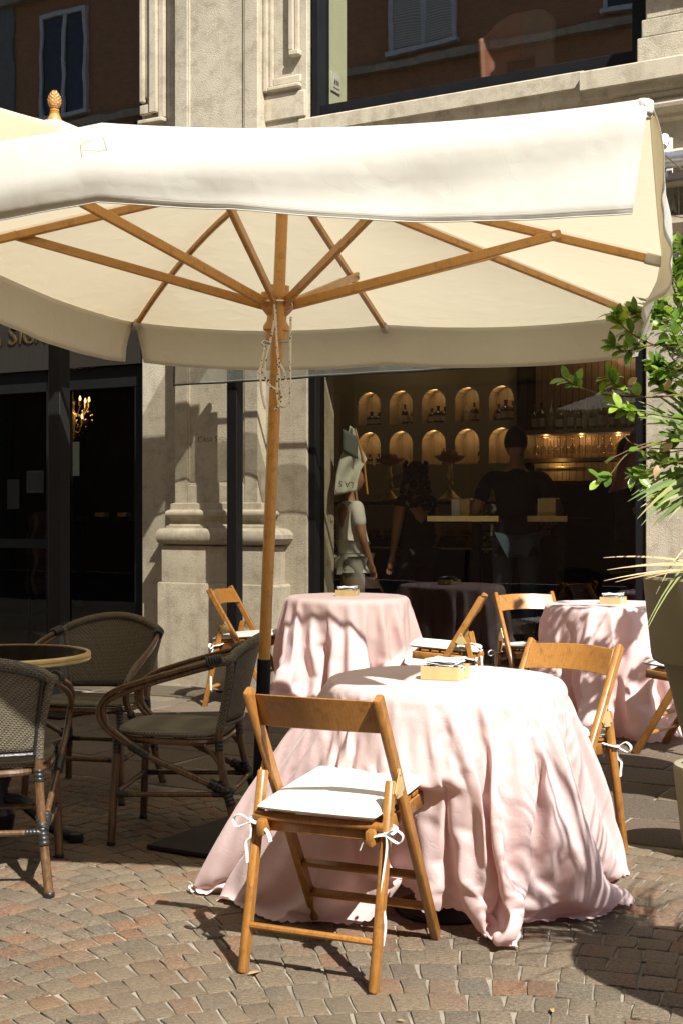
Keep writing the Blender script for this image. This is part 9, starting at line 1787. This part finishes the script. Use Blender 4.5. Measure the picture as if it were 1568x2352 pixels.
def upstairs_chair():
    t = thing('shell_armchair', 'rounded pink and grey shell armchair behind the upper window', 'armchair', F(2.69,-.9,3.9), FROT)
    for nm, u0, u1, mt in (('red_half', 0, .45, plain('coral_leather', (.26,.10,.06), .5)), ('grey_half', .45, 1, plain('grey_felt', (.17,.14,.125), .9))):
        m = MB(); nA, nB = 16, 22
        def P(i, j):
            s = u0 + (u1-u0)*i/nA; x = -1 + 2*s; v = j/nB; top = 5.16 - .22*abs(x)**3.2
            return F(2.69 + .30*x*(1 - .12*(1-v)), -.78 - .20*(1-x*x)**.5 + .10*0, 4.28 + (top-4.28)*v)
        vs = [P(i, j) for i in range(nA+1) for j in range(nB+1)]
        fs = []
        for i in range(nA):
            for j in range(nB):
                c = (vs[i*(nB+1)+j] + vs[(i+1)*(nB+1)+j+1])/2; uu = (c-F(0,0,0)).dot(FT)
                if 2.545 < uu < 2.775 and 4.655 < c.z < 4.80: continue
                fs.append((i*(nB+1)+j, (i+1)*(nB+1)+j, (i+1)*(nB+1)+j+1, i*(nB+1)+j+1))
        m.add(vs, fs); m.build(nm, mt, t, solid=.025)
    m = MB(); m.lathe([(.02,3.9),(.02,4.3)], 10, F(2.69,-.9,0)); m.lathe([(.25,3.9),(.25,3.92)], 20, F(2.69,-.9,0)); m.fbox(2.45,2.93,-1.1,-.80,4.26,4.34); m.build('base', M_BLACK, t)
upstairs_chair()

# ------------------------------------------------------------------ the brick house across the street, seen in the window reflections
def opposite():
    W = 15.0; t = thing('brick_house', 'brick apartment house across the street, mirrored in the upper windows', 'building', F(-5, W, 0), FROT)
    m_, tt, b, oo = mat('red_brick'); br = N(tt, 'ShaderNodeTexBrick'); br.inputs['Scale'].default_value = 4.0
    mp = N(tt, 'ShaderNodeMapping'); mp.inputs['Rotation'].default_value = (R(90), 0, 0); tc = N(tt, 'ShaderNodeTexCoord'); tt.links.new(tc.outputs['Object'], mp.inputs[0]); tt.links.new(mp.outputs[0], br.inputs['Vector'])
    br.inputs['Color1'].default_value = (.44,.22,.11,1); br.inputs['Color2'].default_value = (.36,.175,.09,1); br.inputs['Mortar'].default_value = (.40,.30,.20,1); br.inputs['Mortar Size'].default_value = .012
    tt.links.new(br.outputs[0], b.inputs['Base Color']); b.inputs['Roughness'].default_value = .9
    x = MB(); x.fbox(-30, 26, W, W+.3, 0, 14.2); x.build('wall', m_, t, smooth=False)
    l = MB()
    for z in (4.2, 7.3, 10.35, 13.6): l.fbox(-30, 26, W-.22, W, z, z+.16)
    l.fbox(-30.4, 26.4, W-.5, W+.3, 14.2, 14.4); l.build('ledge', M_STONE_S, t)
    g = MB(); g.fbox(-17.6,-15.9,W-.06,W,0,14.1); g.build('grey_strip', plain('render_grey', (.22,.22,.21), .9), t, smooth=False)
    frame = plain('window_paint', (.62,.64,.66), .5); shut = None
    ms, t3, b3, o3 = mat('roller_shutter'); wv = N(t3, 'ShaderNodeTexWave', bands_direction='Z'); wv.inputs['Scale'].default_value = 6; t3.links.new(coords(t3), wv.inputs['Vector']); t3.links.new(ramp(t3, wv.outputs[1], [(.1,(.30,.29,.26)),(.5,(.55,.54,.50))]), b3.inputs['Base Color'])
    dark = plain('window_dark', (.05,.055,.06), .1, 0, .6)
    for z0 in (4.5, 7.3, 10.75):
        for k, (u0, u1, kind) in enumerate(((-28,-26.6,0),(-23,-21.6,1),(-19.9,-18.5,0),(-15.0,-13.6,0),(-10.6,-9.1,1),(-5.75,-4.25,1),(-1.25,.2,0),(4,5.4,1),(8,9.4,0),(12,13.4,1),(17,18.4,0),(21,22.4,0))):
            z1 = z0 + 2.45; f = MB()
            f.fbox(u0,u0+.09,W-.10,W-.002,z0,z1); f.fbox(u1-.09,u1,W-.10,W-.002,z0,z1); f.fbox(u0+.09,u1-.09,W-.10,W-.002,z1-.10,z1); f.fbox(u0-.05,u1+.05,W-.16,W-.002,z0-.09,z0); f.fbox((u0+u1)/2-.05,(u0+u1)/2+.05,W-.09,W-.002,z0,z1-.1)
            wf = f.build('window', frame, t, smooth=False)
            p = MB(); p.fbox(u0+.09,u1-.09,W-.04,W-.003,z0,z1-.1); p.build('pane', dark, wf, smooth=False)
            if kind:
                s = MB(); s.fbox(u0+.09,u1-.09,W-.075,W-.041,z0+.05,z1-.1); s.build('roller_shutter', ms, wf, smooth=False)
opposite()
